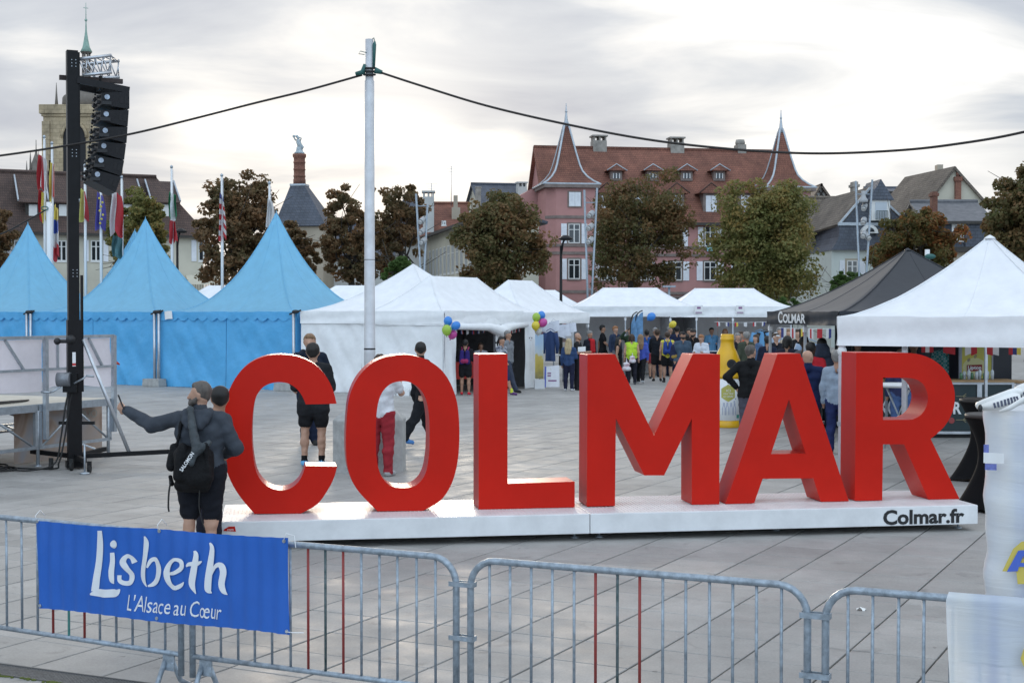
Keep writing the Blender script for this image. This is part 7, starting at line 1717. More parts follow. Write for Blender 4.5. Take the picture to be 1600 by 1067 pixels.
# ================================================================== PEOPLE
def sdf_mesh(prims, h, k=.022, amp=.0, seed=0, amp_top=1.45, hairy=0):
    """smooth union of tapered capsules -> closed quad surface (surface nets). prims: (a, b, ra, rb, material)"""
    A = np.array([p[0] for p in prims]); B = np.array([p[1] for p in prims]); ra = np.array([p[2] for p in prims]); rb = np.array([p[3] for p in prims])
    rm = np.maximum(ra, rb)[:, None]; pad = .05
    lo = (np.minimum(A, B)-rm).min(0)-3*h; hi = (np.maximum(A, B)+rm).max(0)+3*h
    n = np.ceil((hi-lo)/h).astype(int)+1
    val = np.full(n, .3, dtype=np.float32)
    ax = [lo[i]+h*np.arange(n[i]) for i in range(3)]
    for a, b, r0, r1 in zip(A, B, ra, rb):
        r = max(r0, r1)+pad
        i0 = np.maximum(0, np.floor((np.minimum(a, b)-r-lo)/h).astype(int)); i1 = np.minimum(n, np.ceil((np.maximum(a, b)+r-lo)/h).astype(int)+1)
        X, Y, Z = np.meshgrid(ax[0][i0[0]:i1[0]]-a[0], ax[1][i0[1]:i1[1]]-a[1], ax[2][i0[2]:i1[2]]-a[2], indexing='ij')
        ba = b-a; l2 = max(1e-9, float(ba@ba)); t = np.clip((X*ba[0]+Y*ba[1]+Z*ba[2])/l2, 0, 1)
        d = np.sqrt((X-t*ba[0])**2+(Y-t*ba[1])**2+(Z-t*ba[2])**2) - (r0+(r1-r0)*t)
        v = val[i0[0]:i1[0], i0[1]:i1[1], i0[2]:i1[2]]
        q = np.maximum(k-np.abs(d-v), 0)/k
        val[i0[0]:i1[0], i0[1]:i1[1], i0[2]:i1[2]] = np.minimum(d, v)-q*q*k*.25
    if amp > 0:
        X, Y, Z = np.meshgrid(*ax, indexing='ij'); m = np.clip((amp_top-Z)*12, 0, 1)
        val = val + amp*m*(np.sin(Z*31+X*19+seed)*np.sin(X*27-Z*11+seed*2)*.6+np.sin(Y*33+Z*23+seed)*np.sin(X*13+Z*41)*.4)
    if hairy > 0:
        X, Y, Z = np.meshgrid(*ax, indexing='ij'); val = val + hairy*(np.sin(X*150+Z*60)*np.sin(Y*140-Z*50)*.6 + np.sin(X*75+Y*60+Z*25+seed)*.5)
    s = val < 0
    V, Fq = [], []
    acc = np.zeros(tuple(n-1)+(3,), dtype=np.float32); cnt = np.zeros(tuple(n-1), dtype=np.float32)
    sl = lambda o, L: slice(o, L+o)
    N0, N1, N2 = n-1
    corners = [(i, j, l) for i in (0,1) for j in (0,1) for l in (0,1)]
    for c in corners:
        for axn in range(3):
            if c[axn] == 1: continue
            e = list(c); e[axn] = 1
            va = val[sl(c[0],N0), sl(c[1],N1), sl(c[2],N2)]; vb = val[sl(e[0],N0), sl(e[1],N1), sl(e[2],N2)]
            m = (va < 0) != (vb < 0); idx = np.nonzero(m)
            if len(idx[0]) == 0: continue
            t = va[idx]/(va[idx]-vb[idx]); p = np.zeros((len(t), 3), dtype=np.float32)
            for q in range(3): p[:, q] = c[q]
            p[:, axn] += t
            acc[idx] += p; cnt[idx] += 1
    act = cnt > 0; ids = np.full(tuple(n-1), -1, dtype=np.int64); ii = np.nonzero(act); ids[ii] = np.arange(len(ii[0]))
    P_ = (np.stack(ii, 1) + acc[ii]/cnt[ii][:, None])*h + lo
    quads = []
    for axn in range(3):
        o1, o2 = (axn+1) % 3, (axn+2) % 3
        sa = [slice(1, -1)]*3; sa[axn] = slice(0, -1); sb_ = [slice(1, -1)]*3; sb_[axn] = slice(1, None)
        a = s[tuple(sa)]; b = s[tuple(sb_)]; m = a != b; q = np.stack(np.nonzero(m), 1)
        if len(q) == 0: continue
        base = q.copy(); base[:, o1] += 1; base[:, o2] += 1
        inside = a[m]
        def cid(d1, d2):
            w = base.copy(); w[:, o1] -= d1; w[:, o2] -= d2; return ids[w[:, 0], w[:, 1], w[:, 2]]
        f = np.stack([cid(1,1), cid(0,1), cid(0,0), cid(1,0)], 1); f[~inside] = f[~inside][:, ::-1]; quads.append(f)
    Q = np.concatenate(quads)
    ce = P_[Q].mean(1); best = np.full(len(ce), 1e9); mi = np.zeros(len(ce), dtype=int)
    for a, b, r0, r1, m_ in zip(A, B, ra, rb, [p[4] for p in prims]):
        ba = b-a; t = np.clip(((ce-a)@ba)/max(1e-9, float(ba@ba)), 0, 1); d = np.linalg.norm(ce-a-t[:, None]*ba, axis=1)-(r0+(r1-r0)*t)
        w = d < best; best[w] = d[w]; mi[w] = m_
    return P_, Q, mi
def sdf_obj(name, prims, mats, h, k=.022, amp=0, seed=0, parent=None, sm=True, hairy=0):
    P_, Q, mi = sdf_mesh(prims, h, k, amp, seed, hairy=hairy)
    me = bpy.data.meshes.new(name); me.vertices.add(len(P_)); me.vertices.foreach_set('co', P_.astype(np.float32).ravel())
    me.loops.add(len(Q)*4); me.loops.foreach_set('vertex_index', Q.ravel().astype(np.int32)); me.polygons.add(len(Q))
    me.polygons.foreach_set('loop_start', np.arange(0, len(Q)*4, 4, dtype=np.int32))
    for m in mats: me.materials.append(m)
    me.polygons.foreach_set('material_index', mi.astype(np.int32)); me.polygons.foreach_set('use_smooth', np.ones(len(Q), dtype=bool)); me.update(); me.validate()
    o = bpy.data.objects.new(name, me); COL.objects.link(o)
    if parent is not None: o.parent = parent
    return o
def cloth(c, pat=None):
    nm = 'cloth %.3f %.3f %.3f %s' % (*c, pat or '')
    if pat: return mat(nm, c, .85, col2=pat, scale=9, detail=2)
    return mat(nm, c, .85, .16, 7, bump=.6, bscale=9, spec=.2, bdist=.03, detail=6)
SKIN = {'fair': (.46,.27,.19), 'tan': (.38,.21,.14), 'dark': (.07,.038,.026)}
def skin(k): return mat('skin '+k, SKIN[k], .55, .06, 10, spec=.35)
HAIR = {'black': (.012,.010,.009), 'brown': (.05,.028,.016), 'blond': (.42,.32,.18), 'light': (.22,.13,.07), 'ginger': (.28,.12,.045), 'grey': (.22,.21,.20), 'greybrown': (.09,.075,.065)}
def hairm(k): return mat('hair '+k, HAIR[k], .6, .25, 30, stretch=(1,1,.3))
K0, K1, K2, K3, K4, K5 = range(6)   # skin, top, bottom, shoes, socks, accent
V3 = lambda *a: np.array(a, dtype=float)
def person(px, D, height, yaw, label, top, bottom, hair='brown', hs='short', tone='fair', arms=('down','down'), legs='stand', bl='long', sl_='long', shoes=(.03,.03,.03), head_yaw=0, head_pitch=0, accent=None, h=.03, wide=1.0, hem=0.0, loose=1.0, socks=None, beard=None, lean=0.0, vest=False, cap=None, pat=None, y=None, collar=False, glasses=False, group='people at the festival', walk=.16, base=None, fingers=False, stance=.115, hdx=0.0):
    s0 = height/1.765
    pr = []
    add = lambda a, b, r0, r1, m: pr.append((V3(*a), V3(*b), r0, r1, m))
    sh_, W_ = 1.425, .172*wide
    # torso
    hipz = .93
    for s in (-1, 1):
        add((s*.085*wide,0,hipz-.02), (s*.075*wide,0,1.08), .118*wide, .108*wide, K1 if hem >= 0 else K2)
        add((s*.075*wide,.0,1.08), (s*.095*wide,.0,1.28), .108*wide, .118*wide, K1)
        add((s*.095*wide,.0,1.28), (s*.115*wide,.01,1.39), .118*wide, .085, K1)
        add((s*.05,.01,1.44), (s*W_,.01,sh_-.01), .065, .066, K1)
        if vest: add((s*.07,.0,1.1), (s*.095,.0,1.38), .125, .112, K5)
        if hem > 0: add((s*.088*wide,0,hipz-.02), (s*.09*wide,0,hipz-hem), .125*wide, .13*wide, K1)
    add((hdx*.3,.015,1.45), (hdx,.0,1.53), .062, .058, K0)
    if collar: add((0,.015,1.45), (0,.005,1.50), .078, .070, K1)
    # arms
    ends = []
    for s, A_ in ((-1, arms[0]), (1, arms[1])):
        S_ = V3(s*(W_+.02), .01, sh_-.02)
        if isinstance(A_, str):
            e, w = {'down': ((.05*s,.03,-.28),(.01*s,-.06,-.24)), 'hip': ((.21*s,.10,-.20),(-.15*s,-.10,-.17)), 'front': ((.06*s,-.03,-.27),(-.09*s,-.22,.03)), 'pocket': ((.10*s,.08,-.26),(-.05*s,-.10,-.20)),
                    'up': ((.07*s,-.17,-.20),(-.08*s,-.16,.18)), 'swingf': ((.04*s,-.12,-.26),(-.02*s,-.18,-.14)), 'swingb': ((.05*s,.15,-.24),(.02*s,.02,-.25)), 'salute': ((.22*s,-.10,.0),(-.14*s,-.08,.20)), 'fold': ((.07*s,-.02,-.26),(-.20*s,-.17,.05)), 'paper': ((.05*s,-.05,-.26),(-.04*s,-.22,.02))}[A_]
        else: e, w = A_
        E_ = S_+V3(*e); Wt = E_+V3(*w); lo = .012*loose
        if sl_ == 'long':
            add(S_, E_, .066+lo*.5, .050+lo, K1); add(E_, Wt, .050+lo, .038+lo*.7, K1)
        elif sl_ == 'short':
            m_ = S_+(E_-S_)*.62; add(S_, m_, .066+lo*.5, .060+lo, K1); add(m_, E_, .048, .042, K0); add(E_, Wt, .043, .029, K0)
        else:
            add(S_, E_, .056, .043, K0); add(E_, Wt, .043, .029, K0)
        d = (Wt-E_); d /= np.linalg.norm(d); ends.append((Wt, d))
        if fingers:
            n1 = np.cross(d, V3(0,0,1)); n1 = n1/np.linalg.norm(n1) if np.linalg.norm(n1) > .2 else V3(1,0,0); n2 = np.cross(n1, d)
            pm_ = Wt+d*.075; add(Wt+d*.012, pm_, .028, .031, K0)
            for q, (o_, L1) in enumerate(((-.030,.033),(-.010,.040),(.010,.038),(.029,.030))):
                k0 = pm_+n2*o_+d*.012; k1 = k0+d*L1*.8+n1*s*.010; k2 = k1+d*L1*.5+n1*s*.028; add(k0, k1, .0115, .0105, K0); add(k1, k2, .0105, .009, K0)
            t0 = Wt+d*.035+n2*-.026; t1 = t0+d*.030+n2*-.026+n1*s*.012; add(t0, t1, .0135, .0115, K0); add(t1, t1+d*.028+n1*s*.014, .0115, .0095, K0)
        else:
            add(Wt+d*.02, Wt+d*.11, .034, .026, K0); add(Wt+d*.03, Wt+d*.085+V3(-.03*s,-.02,0), .018, .014, K0)
    # legs
    for s in (-1, 1):
        H_ = V3(s*.095*wide, 0, .90)
        if legs == 'walk': kn = V3(s*.095, -s*walk, .49); an = V3(s*.085, -s*walk*1.9+(.07 if s < 0 else .0), .10 if s > 0 else .16)
        elif legs == 'walk2': kn = V3(s*.095, s*walk, .49); an = V3(s*.085, s*walk*1.9+(.07 if s > 0 else .0), .10 if s < 0 else .16)
        elif legs == 'wide': kn = V3(s*.15, -.01, .49); an = V3(s*.19, .01, .09)
        else: kn = V3(s*stance*.96*wide, -.015, .49); an = V3(s*stance*wide, .02, .085)
        lo = .014*loose
        ca = kn+(an-kn)*.3+V3(0,.022,0)
        if bl == 'long':
            add(H_, kn, .100*wide+lo, .064+lo, K2); add(kn, ca, .064+lo, .060+lo, K2); add(ca, an, .060+lo, .046+lo*1.2, K2)
        else:
            f = {'short': .60, 'knee': .98, 'mini': .42}[bl]; m_ = H_+(kn-H_)*f
            add(H_, m_, .102*wide+lo*1.2, .088+lo*1.6 if f < .9 else .072+lo, K2); 
            if f < .9: add(m_, kn, .078, .058, K0)
            add(kn, ca, .057, .060, K0); add(ca, an, .058, .038, K0)
        if socks is not None: add(an+V3(0,0,.07), an, .044, .042, K4)
        up = an[2]-.085
        add(an+V3(0,.025,-.035), an+V3(s*.025,-.155,-.052-up*.4), .045, .038, K3)
    hd = V3(0,.0,1.53)
    cy, sy = math.cos(head_yaw), math.sin(head_yaw); cq, sq = math.cos(head_pitch), math.sin(head_pitch)
    def hp(x, y_, z):
        p = V3(x, y_, z)-hd; p = V3(p[0], p[1]*cq-p[2]*sq, p[1]*sq+p[2]*cq); return V3(p[0]*cy-p[1]*sy+hdx, p[0]*sy+p[1]*cy, p[2])+hd
    def addh(L, a, b, r0, r1, m): L.append((hp(*a), hp(*b), r0, r1, m))
    addh(pr, (0,.012,1.615), (0,.014,1.672), .080, .090, K0); addh(pr, (0,-.045,1.575), (0,-.035,1.63), .044, .060, K0)
    addh(pr, (0,-.092,1.645), (0,-.108,1.618), .011, .016, K0)
    for s in (-1, 1): addh(pr, (s*.087,.012,1.645), (s*.085,.008,1.615), .018, .013, K0)
    def lean_f(p):
        if lean:
            z = max(0, p[2]-.9); return V3(p[0], p[1]-math.sin(lean)*z, p[2]-(1-math.cos(lean))*z)
        return p
    pr2 = [(lean_f(a)*s0, lean_f(b)*s0, r0*s0, r1*s0, m) for a, b, r0, r1, m in pr]
    mats = [skin(tone), cloth(top, pat), cloth(bottom), cloth(shoes), cloth(socks or (.02,.02,.02)), cloth(accent or (.5,.5,.5))]
    o = sdf_obj('person', pr2, mats, h, .024, .007 if h > .02 else .011, px*.37)
    g = Vector((P(px, 490, D).x, D, 0)) if base is None else Vector(base)
    o.location = g; o.rotation_euler = (0, 0, R(yaw)); tag(o, label, 'person', group)
    T_ = lambda L: [(lean_f(a)*s0, lean_f(b)*s0, r0*s0, r1*s0, m) for a, b, r0, r1, m in L]
    hh = min(h, .022) if h > .015 else h
    if hs != 'bald' and hair:
        L = []; e = .0 if hs == 'buzz' else .005
        addh(L, (0,.028,1.652), (0,.030,1.686), .085+e, .093+e, 0); addh(L, (0,.050,1.615), (0,.045,1.66), .050+e, .078+e, 0)
        if hs != 'buzz': addh(L, (-.03,-.042,1.728), (.035,-.042,1.728), .036, .036, 0)
        else:
            addh(L, (-.025,-.030,1.738), (.025,-.030,1.738), .030, .030, 0)
        for s in (-1, 1): addh(L, (s*.068,.02,1.668), (s*.074,.026,1.635), .028, .016, 0)
        if hs == 'long':
            for s in (-1, 0, 1): addh(L, (s*.055,.065,1.64), (s*.075,.105,1.42), .055, .050, 0); addh(L, (s*.075,.105,1.42), (s*.06,.115,1.26), .05, .035, 0)
            for s in (-1, 1): addh(L, (s*.082,.01,1.66), (s*.095,.01,1.50), .03, .028, 0)
        if hs == 'pony': addh(L, (0,.11,1.68), (0,.155,1.60), .030, .036, 0); addh(L, (0,.155,1.60), (0,.15,1.46), .036, .018, 0)
        if hs == 'bob':
            for s in (-1, 1): addh(L, (s*.08,.025,1.66), (s*.085,.03,1.54), .038, .034, 0)
            addh(L, (0,.08,1.64), (0,.085,1.54), .05, .045, 0)
        sdf_obj('hair', T_(L), [hairm(hair)], hh if h > .015 else .0085, .02, .004, px, o, hairy=0 if h > .015 else (.0022 if hs == 'buzz' else .0045))
    if beard:
        L = []
        addh(L, (-.075,-.005,1.615), (-.055,-.04,1.58), .018, .026, 0); addh(L, (.075,-.005,1.615), (.055,-.04,1.58), .018, .026, 0); addh(L, (-.055,-.04,1.58), (-.02,-.072,1.562), .026, .030, 0); addh(L, (.055,-.04,1.58), (.02,-.072,1.562), .026, .030, 0); addh(L, (-.02,-.075,1.565), (.02,-.075,1.565), .034, .034, 0); addh(L, (-.03,-.088,1.60), (.03,-.088,1.60), .014, .014, 0)
        sdf_obj('beard', T_(L), [hairm(beard)], hh if h > .015 else .008, .015, .002, 1, o, hairy=0 if h > .015 else .002)
    if cap is not None:
        L = []
        addh(L, (0,.022,1.675), (0,.018,1.705), .098, .082, 0); addh(L, (-.04,-.11,1.695), (.04,-.11,1.695), .018, .018, 0); addh(L, (-.035,-.145,1.685), (.035,-.145,1.685), .016, .016, 0)
        sdf_obj('cap', T_(L), [cloth(cap)], hh, .03, 0, 1, o)
    # eyes, brows, mouth
    mb = MB(); v = lambda q: Vector(tuple(lean_f(hp(*q))*s0))
    for s in (-1, 1): mb.blob(v((s*.033,-.086,1.648)), .0135*s0, 7, 5)
    mb.build('eyes', mat('eye', (.03,.022,.018), .2), o)
    mb = MB()
    for s in (-1, 1): mb.tube([v((s*.016,-.096,1.668)), v((s*.035,-.094,1.672)), v((s*.052,-.080,1.666))], .0065*s0, 5)
    mb.build('eyebrows', hairm(hair if hair else 'greybrown'), o)
    mb = MB(); mb.tube([v((-.024,-.086,1.588)), v((0,-.094,1.590)), v((.024,-.086,1.588))], .0065*s0, 5); mb.build('mouth', mat('lips', (.30,.12,.10), .5), o)
    if glasses:
        mb = MB()
        for s in (-1, 1):
            mb.tube([v((s*.034+.026*math.cos(a), -.104, 1.646+.020*math.sin(a))) for a in np.linspace(0, 2*math.pi, 13)[:-1]], .0045*s0, 5, closed=True); mb.tube([v((s*.060,-.102,1.65)), v((s*.094,-.02,1.655)), v((s*.093,.02,1.65))], .0042*s0, 5)
        mb.tube([v((-.008,-.106,1.65)), v((.008,-.106,1.65))], .004*s0, 5); mb.build('glasses', black_p, o)
    o['s0'] = s0; del o['s0']
    return o
def backpack(o, label, col, s=1.0, col2=None, off=0.0):
    M_ = Matrix.Translation(o.location) @ Matrix.Rotation(o.rotation_euler.z, 4, 'Z')
    c = M_ @ Vector((off, .20, 1.22*s))
    pr = []
    for sx in (-1, 1): pr.append((V3(sx*.09,.19,1.05)*s, V3(sx*.085,.17,1.36)*s, .085*s, .07*s, 0))
    pr.append((V3(-.06,.26,1.08)*s, V3(.06,.26,1.08)*s, .06*s, .06*s, 1))
    for sx in (-1, 1):
        q = [V3(sx*.09,.12,1.43), V3(sx*.11,.0,1.505), V3(sx*.125,-.13,1.36), V3(sx*.15,-.10,1.15), V3(sx*.16,.06,1.05)]
        for a, b in zip(q, q[1:]): pr.append((a*s, b*s, .022*s, .022*s, 1))
    b = sdf_obj('backpack', pr, [cloth(col), cloth(col2 or col)], .022, .03, .003)
    b.location = o.location; b.rotation_euler = o.rotation_euler
    return tag(b, label, 'backpack')
blk_, nvy = (.012,.012,.014), (.012,.018,.04)
wht = (.62,.63,.66)
# ---- the man taking the picture in front of the sign
def wl(v, yaw):  # world direction -> person frame
    c, s = math.cos(R(-yaw)), math.sin(R(-yaw)); return (v[0]*c-v[1]*s, v[0]*s+v[1]*c, v[2])
FY = 172
man = person(312, 13.7, 1.74, FY, 'bearded man in dark grey hoodie holding his phone out before the letter C', (.050,.058,.072), (.010,.011,.016), 'greybrown', 'buzz', 'fair',
    arms=((wl((.13,.05,-.29), FY), wl((-.12,.20,-.06), FY)), (wl((-.28,.10,-.07), FY), wl((-.265,.10,.13), FY))), bl='knee', h=.0105, wide=1.16, hem=.02, loose=1.9, stance=.098, head_pitch=.06, beard='greybrown', head_yaw=R(98), glasses=True, collar=True, shoes=(.05,.05,.06), fingers=True, group='people by the letter sign')
mM = Matrix.Translation(man.location) @ Matrix.Rotation(R(FY), 4, 'Z')
# hood lying on the back, and the phone in the hand
s_ = 1.74/1.765
sdf_obj('hood', [(V3(-.10,.09,1.45)*s_, V3(.10,.09,1.45)*s_, .055, .055, 0), (V3(-.09,.13,1.40)*s_, V3(.09,.13,1.40)*s_, .05, .05, 0), (V3(-.05,.15,1.35)*s_, V3(.05,.15,1.35)*s_, .045, .045, 0), (V3(-.11,.03,1.48)*s_, V3(-.10,.09,1.46)*s_, .04, .05, 0), (V3(.11,.03,1.48)*s_, V3(.10,.09,1.46)*s_, .04, .05, 0)], [cloth((.050,.058,.072))], .012, .03, .003, 2, man)
hp_ = P(189, 628, 13.9); mb = MB(Matrix.Translation(hp_) @ Matrix.Rotation(R(20), 4, 'Z') @ Matrix.Rotation(R(-20), 4, 'Y')); mb.box((0,0,0), (.012,.075,.15)); tag(mb.build('mobile_phone', black_p, loc=hp_), 'dark phone held up in the stretched hand of the bearded man', 'phone')
# his backpack: black sack, grey flap, straps
bc_ = P(304, 735, 13.45)
def bp(px, py, d=13.45): return np.array(P(px, py, d))-np.array(bc_)
pr = []
for px_, py_, r0 in ((288,725,.10),(306,730,.115),(318,728,.10)): pr.append((bp(px_,py_-14,13.50), bp(px_,py_+16,13.48), r0, r0*.95, 0))
pr.append((bp(285,757,13.5), bp(318,757,13.5), .075, .075, 0)); pr.append((bp(278,745,13.42), bp(285,700,13.44), .05, .05, 0))
pr += [(bp(301,668,13.46), bp(307,702,13.39), .038, .048, 1), (bp(309,702,13.39), bp(326,692,13.42), .042, .030, 1), (bp(298,640,13.54), bp(301,668,13.46), .030, .038, 1), (bp(309,695,13.38), bp(299,724,13.34), .038, .030, 1), (bp(322,694,13.4), bp(325,742,13.42), .022, .022, 0), (bp(298,640,13.54), bp(297,637,13.62), .026, .026, 1), (bp(268,728,13.55), bp(272,700,13.55), .05, .045, 0), (bp(276,700,13.55), bp(283,660,13.6), .016, .016, 0), (bp(266,745,13.55), bp(268,755,13.55), .02, .028, 0)]
bk = sdf_obj('backpack', pr, [mat('black rucksack fabric', (.007,.007,.008), .7, .3, 8, bump=.5, spec=.2, bdist=.03), mat('grey rucksack fabric', (.034,.044,.051), .6, .3, 8, bump=.5, bdist=.03)], .011, .02, .006, 4); bk.location = bc_
tag(bk, 'black and grey rucksack hanging on the back of the man in the grey hoodie', 'backpack')
mb = MB(); a, b = P(285, 737, 13.24), P(303, 709, 13.24); dd_ = b-a; up_ = Vector((-dd_.z, 0, dd_.x)).normalized()*.036
put_text(mb, 'SALOMON', lambda s, t: a+dd_*s+up_*t+Vector((0,.02*s-.0,0)), .02); mb.build('lettering', paper, bk)
mb = MB(); mb.tube(spline([P(267,752,13.5), P(264,768,13.48), P(263,790,13.48), P(264,799,13.48)]), .009, 5); mb.tube(spline([P(312,765,13.45), P(311,790,13.45), P(315,812,13.45), P(320,826,13.45)]), .006, 5); mb.parts('strap', rubber, bk)
person(325, 14.3, 1.66, 200, 'person in grey jacket with red trim half hidden behind the bearded man', (.06,.07,.085), (.02,.02,.03), 'black', 'short', 'tan', ('front','front'), h=.016, accent=(.4,.03,.04), wide=.95, hdx=-.12, stance=.07, group='people by the letter sign')
# ---- around the letters C and O
person(489, 22.3, 1.93, 180, 'man in black jacket and tight black shorts with bare calves, seen through the letter C', (.018,.019,.022), blk_, 'black', 'short', 'fair', ('front','front'), bl='short', shoes=(.15,.42,.70), socks=blk_, h=.0145, hem=.10, loose=.8, fingers=True, group='people by the letter sign', wide=1.08)
hm = person(483.5, 26.0, 2.02, 8, 'tall man in navy hoodie facing the camera behind the letter C', (.012,.018,.032), nvy, 'light', 'short', 'fair', ('pocket','pocket'), h=.0145, loose=1.5, fingers=True, wide=1.08, stance=.07, head_yaw=R(-6), group='people by the letter sign')
mb = MB(); mb.tube([Vector((-.075,-.13,1.65)), Vector((-.08,-.145,1.5)), Vector((-.08,-.145,1.28))], .016, 6); mb.build('drawstring', paper, hm)
sdf_obj('hood', [(V3(-.12,.05,1.66), V3(.12,.05,1.66), .07, .07, 0), (V3(-.13,-.03,1.66), V3(-.12,.06,1.69), .05, .06, 0), (V3(.13,-.03,1.66), V3(.12,.06,1.69), .05, .06, 0)], [cloth((.012,.018,.032))], .018, .03, .002, 1, hm)
person(595, 21.0, 1.79, 168, 'woman in white shirt and red trousers seen through the letter O', wht, (.30,.025,.035), 'brown', 'short', 'fair', ('up','up'), sl_='short', shoes=(.45,.46,.47), h=.0145, loose=1.3, fingers=True, group='people by the letter sign')
person(657, 25.8, 1.88, 128, 'man in black tracksuit and blue shoes walking past behind the letter O', blk_, (.012,.013,.016), 'black', 'buzz', 'fair', ('swingb','swingf'), legs='walk', shoes=(.08,.22,.50), h=.0145, loose=1.6, fingers=True, head_yaw=R(60), collar=True, group='people by the letter sign', walk=.17)
# ---- the open stall
o_ = person(727, 42.0, 1.63, 176, 'child in black shorts and red shoes at the red table of the open stall', (.016,.015,.02), blk_, 'black', 'short', 'tan', ('front','front'), bl='short', shoes=(.62,.03,.05), h=.022, cap=(.02,.02,.025)); backpack(o_, 'purple and blue backpack worn by the child in red shoes', (.03,.02,.13), .93, (.30,.03,.10))
person(751, 44.0, 1.50, 10, 'woman with white top behind the red table in the open stall', wht, nvy, 'brown', 'long', 'tan', h=.03, sl_='short')
person(784, 41.8, 1.72, 55, 'woman in navy and white patterned jacket walking past the open stall', (.02,.025,.06), (.02,.03,.08), 'black', 'pony', 'tan', ('swingf','swingb'), legs='walk', bl='knee', shoes=(.10,.04,.14), socks=(.5,.55,.05), h=.022, pat=(.40,.42,.46))
person(794, 43.2, 1.88, 60, 'grey haired man in grey jacket walking beside the woman in patterned jacket', (.20,.21,.23), (.05,.06,.09), 'grey', 'short', 'tan', ('down','swingb'), legs='walk2', h=.022)
# ---- between the letters L and M
person(889, 44.2, 1.62, 160, 'woman with very long blond hair and denim jacket left of the letter M', (.035,.065,.15), (.018,.02,.045), 'blond', 'long', 'fair', ('front','down'), shoes=(.65,.65,.66), h=.022, accent=blk_, hem=.0)
o_ = person(903, 44.6, 1.80, 72, 'bald bearded man holding white paper left of the letter M', (.02,.02,.022), (.015,.015,.018), 'brown', 'bald', 'fair', ('paper','paper'), h=.022, beard='ginger', sl_='short')
c = P(909, 546, 44.2); mb = MB(Matrix.Translation(c)); mb.grid(lambda u, v: Vector(((u-.5)*.24, -.03*u, (v-.5)*.15+.02*u)), 4, 3); tag(mb.build('paper_sheet', paper, loc=c), 'white sheet of paper held by the bald bearded man', 'paper')
o_ = person(922, 49.0, 1.80, 40, 'grey haired man in navy coat with red scarf above the letter M', (.014,.016,.026), (.03,.03,.035), 'grey', 'short', 'tan', h=.026, collar=True)
sdf_obj('scarf', [(V3(-.07,-.05,1.50), V3(.07,-.05,1.50), .045, .045, 0), (V3(-.05,-.12,1.48), V3(-.06,-.145,1.05), .05, .05, 0), (V3(.05,-.12,1.48), V3(.055,-.145,1.10), .05, .05, 0)], [cloth((.45,.02,.025))], .025, .03, 0, 0, o_)
person(942, 54.8, 1.95, 80, 'man in black sports kit striding inside the left facing stall', blk_, blk_, 'black', 'short', 'tan', ('swingf','swingb'), legs='walk', bl='short', sl_='short', h=.026, walk=.2)
person(962, 54.0, 1.92, 40, 'young man with ginger hair and navy sweater above the letter M', (.03,.045,.085), (.2,.2,.22), 'ginger', 'short', 'fair', h=.026)
person(985, 53.6, 1.86, 15, 'man in dark green sweater shading his eyes with a raised hand', (.025,.045,.025), blk_, 'brown', 'short', 'fair', ('salute','down'), h=.026)
person(967, 48.8, 1.58, 75, 'woman with black hair and sleeveless black top above the slope of the letter M', blk_, blk_, 'black', 'long', 'fair', sl_='none', h=.026)
o_ = person(987, 48.2, 1.70, 178, 'person in neon yellow vest seen from behind, carrying plastic bags', (.35,.52,.05), (.02,.02,.03), 'brown', 'bob', 'fair', ('down','down'), shoes=(.12,.13,.14), h=.024, sl_='none', vest=True, accent=(.50,.72,.06))
for x, y, s_, lab in ((979,571,.30,'white carrier bag with coloured print hanging lowest beside the neon vest'),(988,560,.24,'small white carrier bag between the neon vest and the purple blue jacket')):
    c = P(x, y, 47.9); sd = [(V3(-.08,0,-.12)*s_*3, V3(.08,0,-.12)*s_*3, .09*s_*3, .09*s_*3, 0), (V3(-.06,0,.05)*s_*3, V3(.06,0,.05)*s_*3, .07*s_*3, .07*s_*3, 0), (V3(0,0,.1)*s_*3, V3(0,0,.28)*s_*3, .03*s_*3, .015*s_*3, 0)]
    b_ = sdf_obj('carrier_bag', sd, [mat('white bag film', (.68,.69,.72), .4, col2=(.55,.35,.40) if s_ > .27 else (.7,.7,.72), scale=9, detail=1)], .02, .03, .008, 3); b_.location = c; tag(b_, lab, 'bag')
person(1001, 48.4, 1.69, 172, 'woman with long light brown hair and purple blue jacket walking away above the letter M', (.065,.10,.42), blk_, 'light', 'long', 'fair', ('down','swingf'), legs='walk', shoes=(.55,.56,.58), h=.022, walk=.13)
person(999, 53.0, 1.76, 60, 'boy in white shirt near the feather flags', (.6,.6,.62), nvy, 'brown', 'short', 'tan', sl_='short', h=.03)
person(1011, 52.4, 1.80, 170, 'person in bright blue jacket and red shorts near the feather flags', (.03,.10,.32), (.30,.04,.05), 'black', 'short', 'tan', bl='short', shoes=(.05,.05,.05), h=.028)
person(1024, 53.8, 1.86, 10, 'person with grey cap and dark jacket beside the single blue balloon', (.03,.035,.05), nvy, 'grey', 'short', 'tan', h=.03, cap=(.3,.32,.35))
person(1027, 50.5, 1.84, 176, 'runner in black jacket with pale headband seen from behind', (.012,.014,.020), blk_, 'brown', 'short', 'tan', ('swingb','swingf'), legs='stand', bl='short', shoes=(.03,.03,.03), h=.022, cap=(.25,.24,.17))
o_ = person(1043, 49.6, 1.76, 178, 'runner in yellow vest top with white cap and blue backpack', (.62,.55,.08), blk_, 'brown', 'short', 'fair', legs='stand', bl='short', sl_='none', shoes=(.04,.04,.04), socks=blk_, h=.022, cap=(.70,.71,.72)); backpack(o_, 'blue running backpack on the yellow runner', (.025,.055,.24), 1.0)
o_ = person(1067, 45.5, 1.82, 6, 'bearded man with dark cap and grey blue jacket facing the camera', (.055,.085,.125), (.10,.10,.12), 'black', 'short', 'tan', h=.022, cap=(.018,.018,.02), beard='black', wide=1.05)
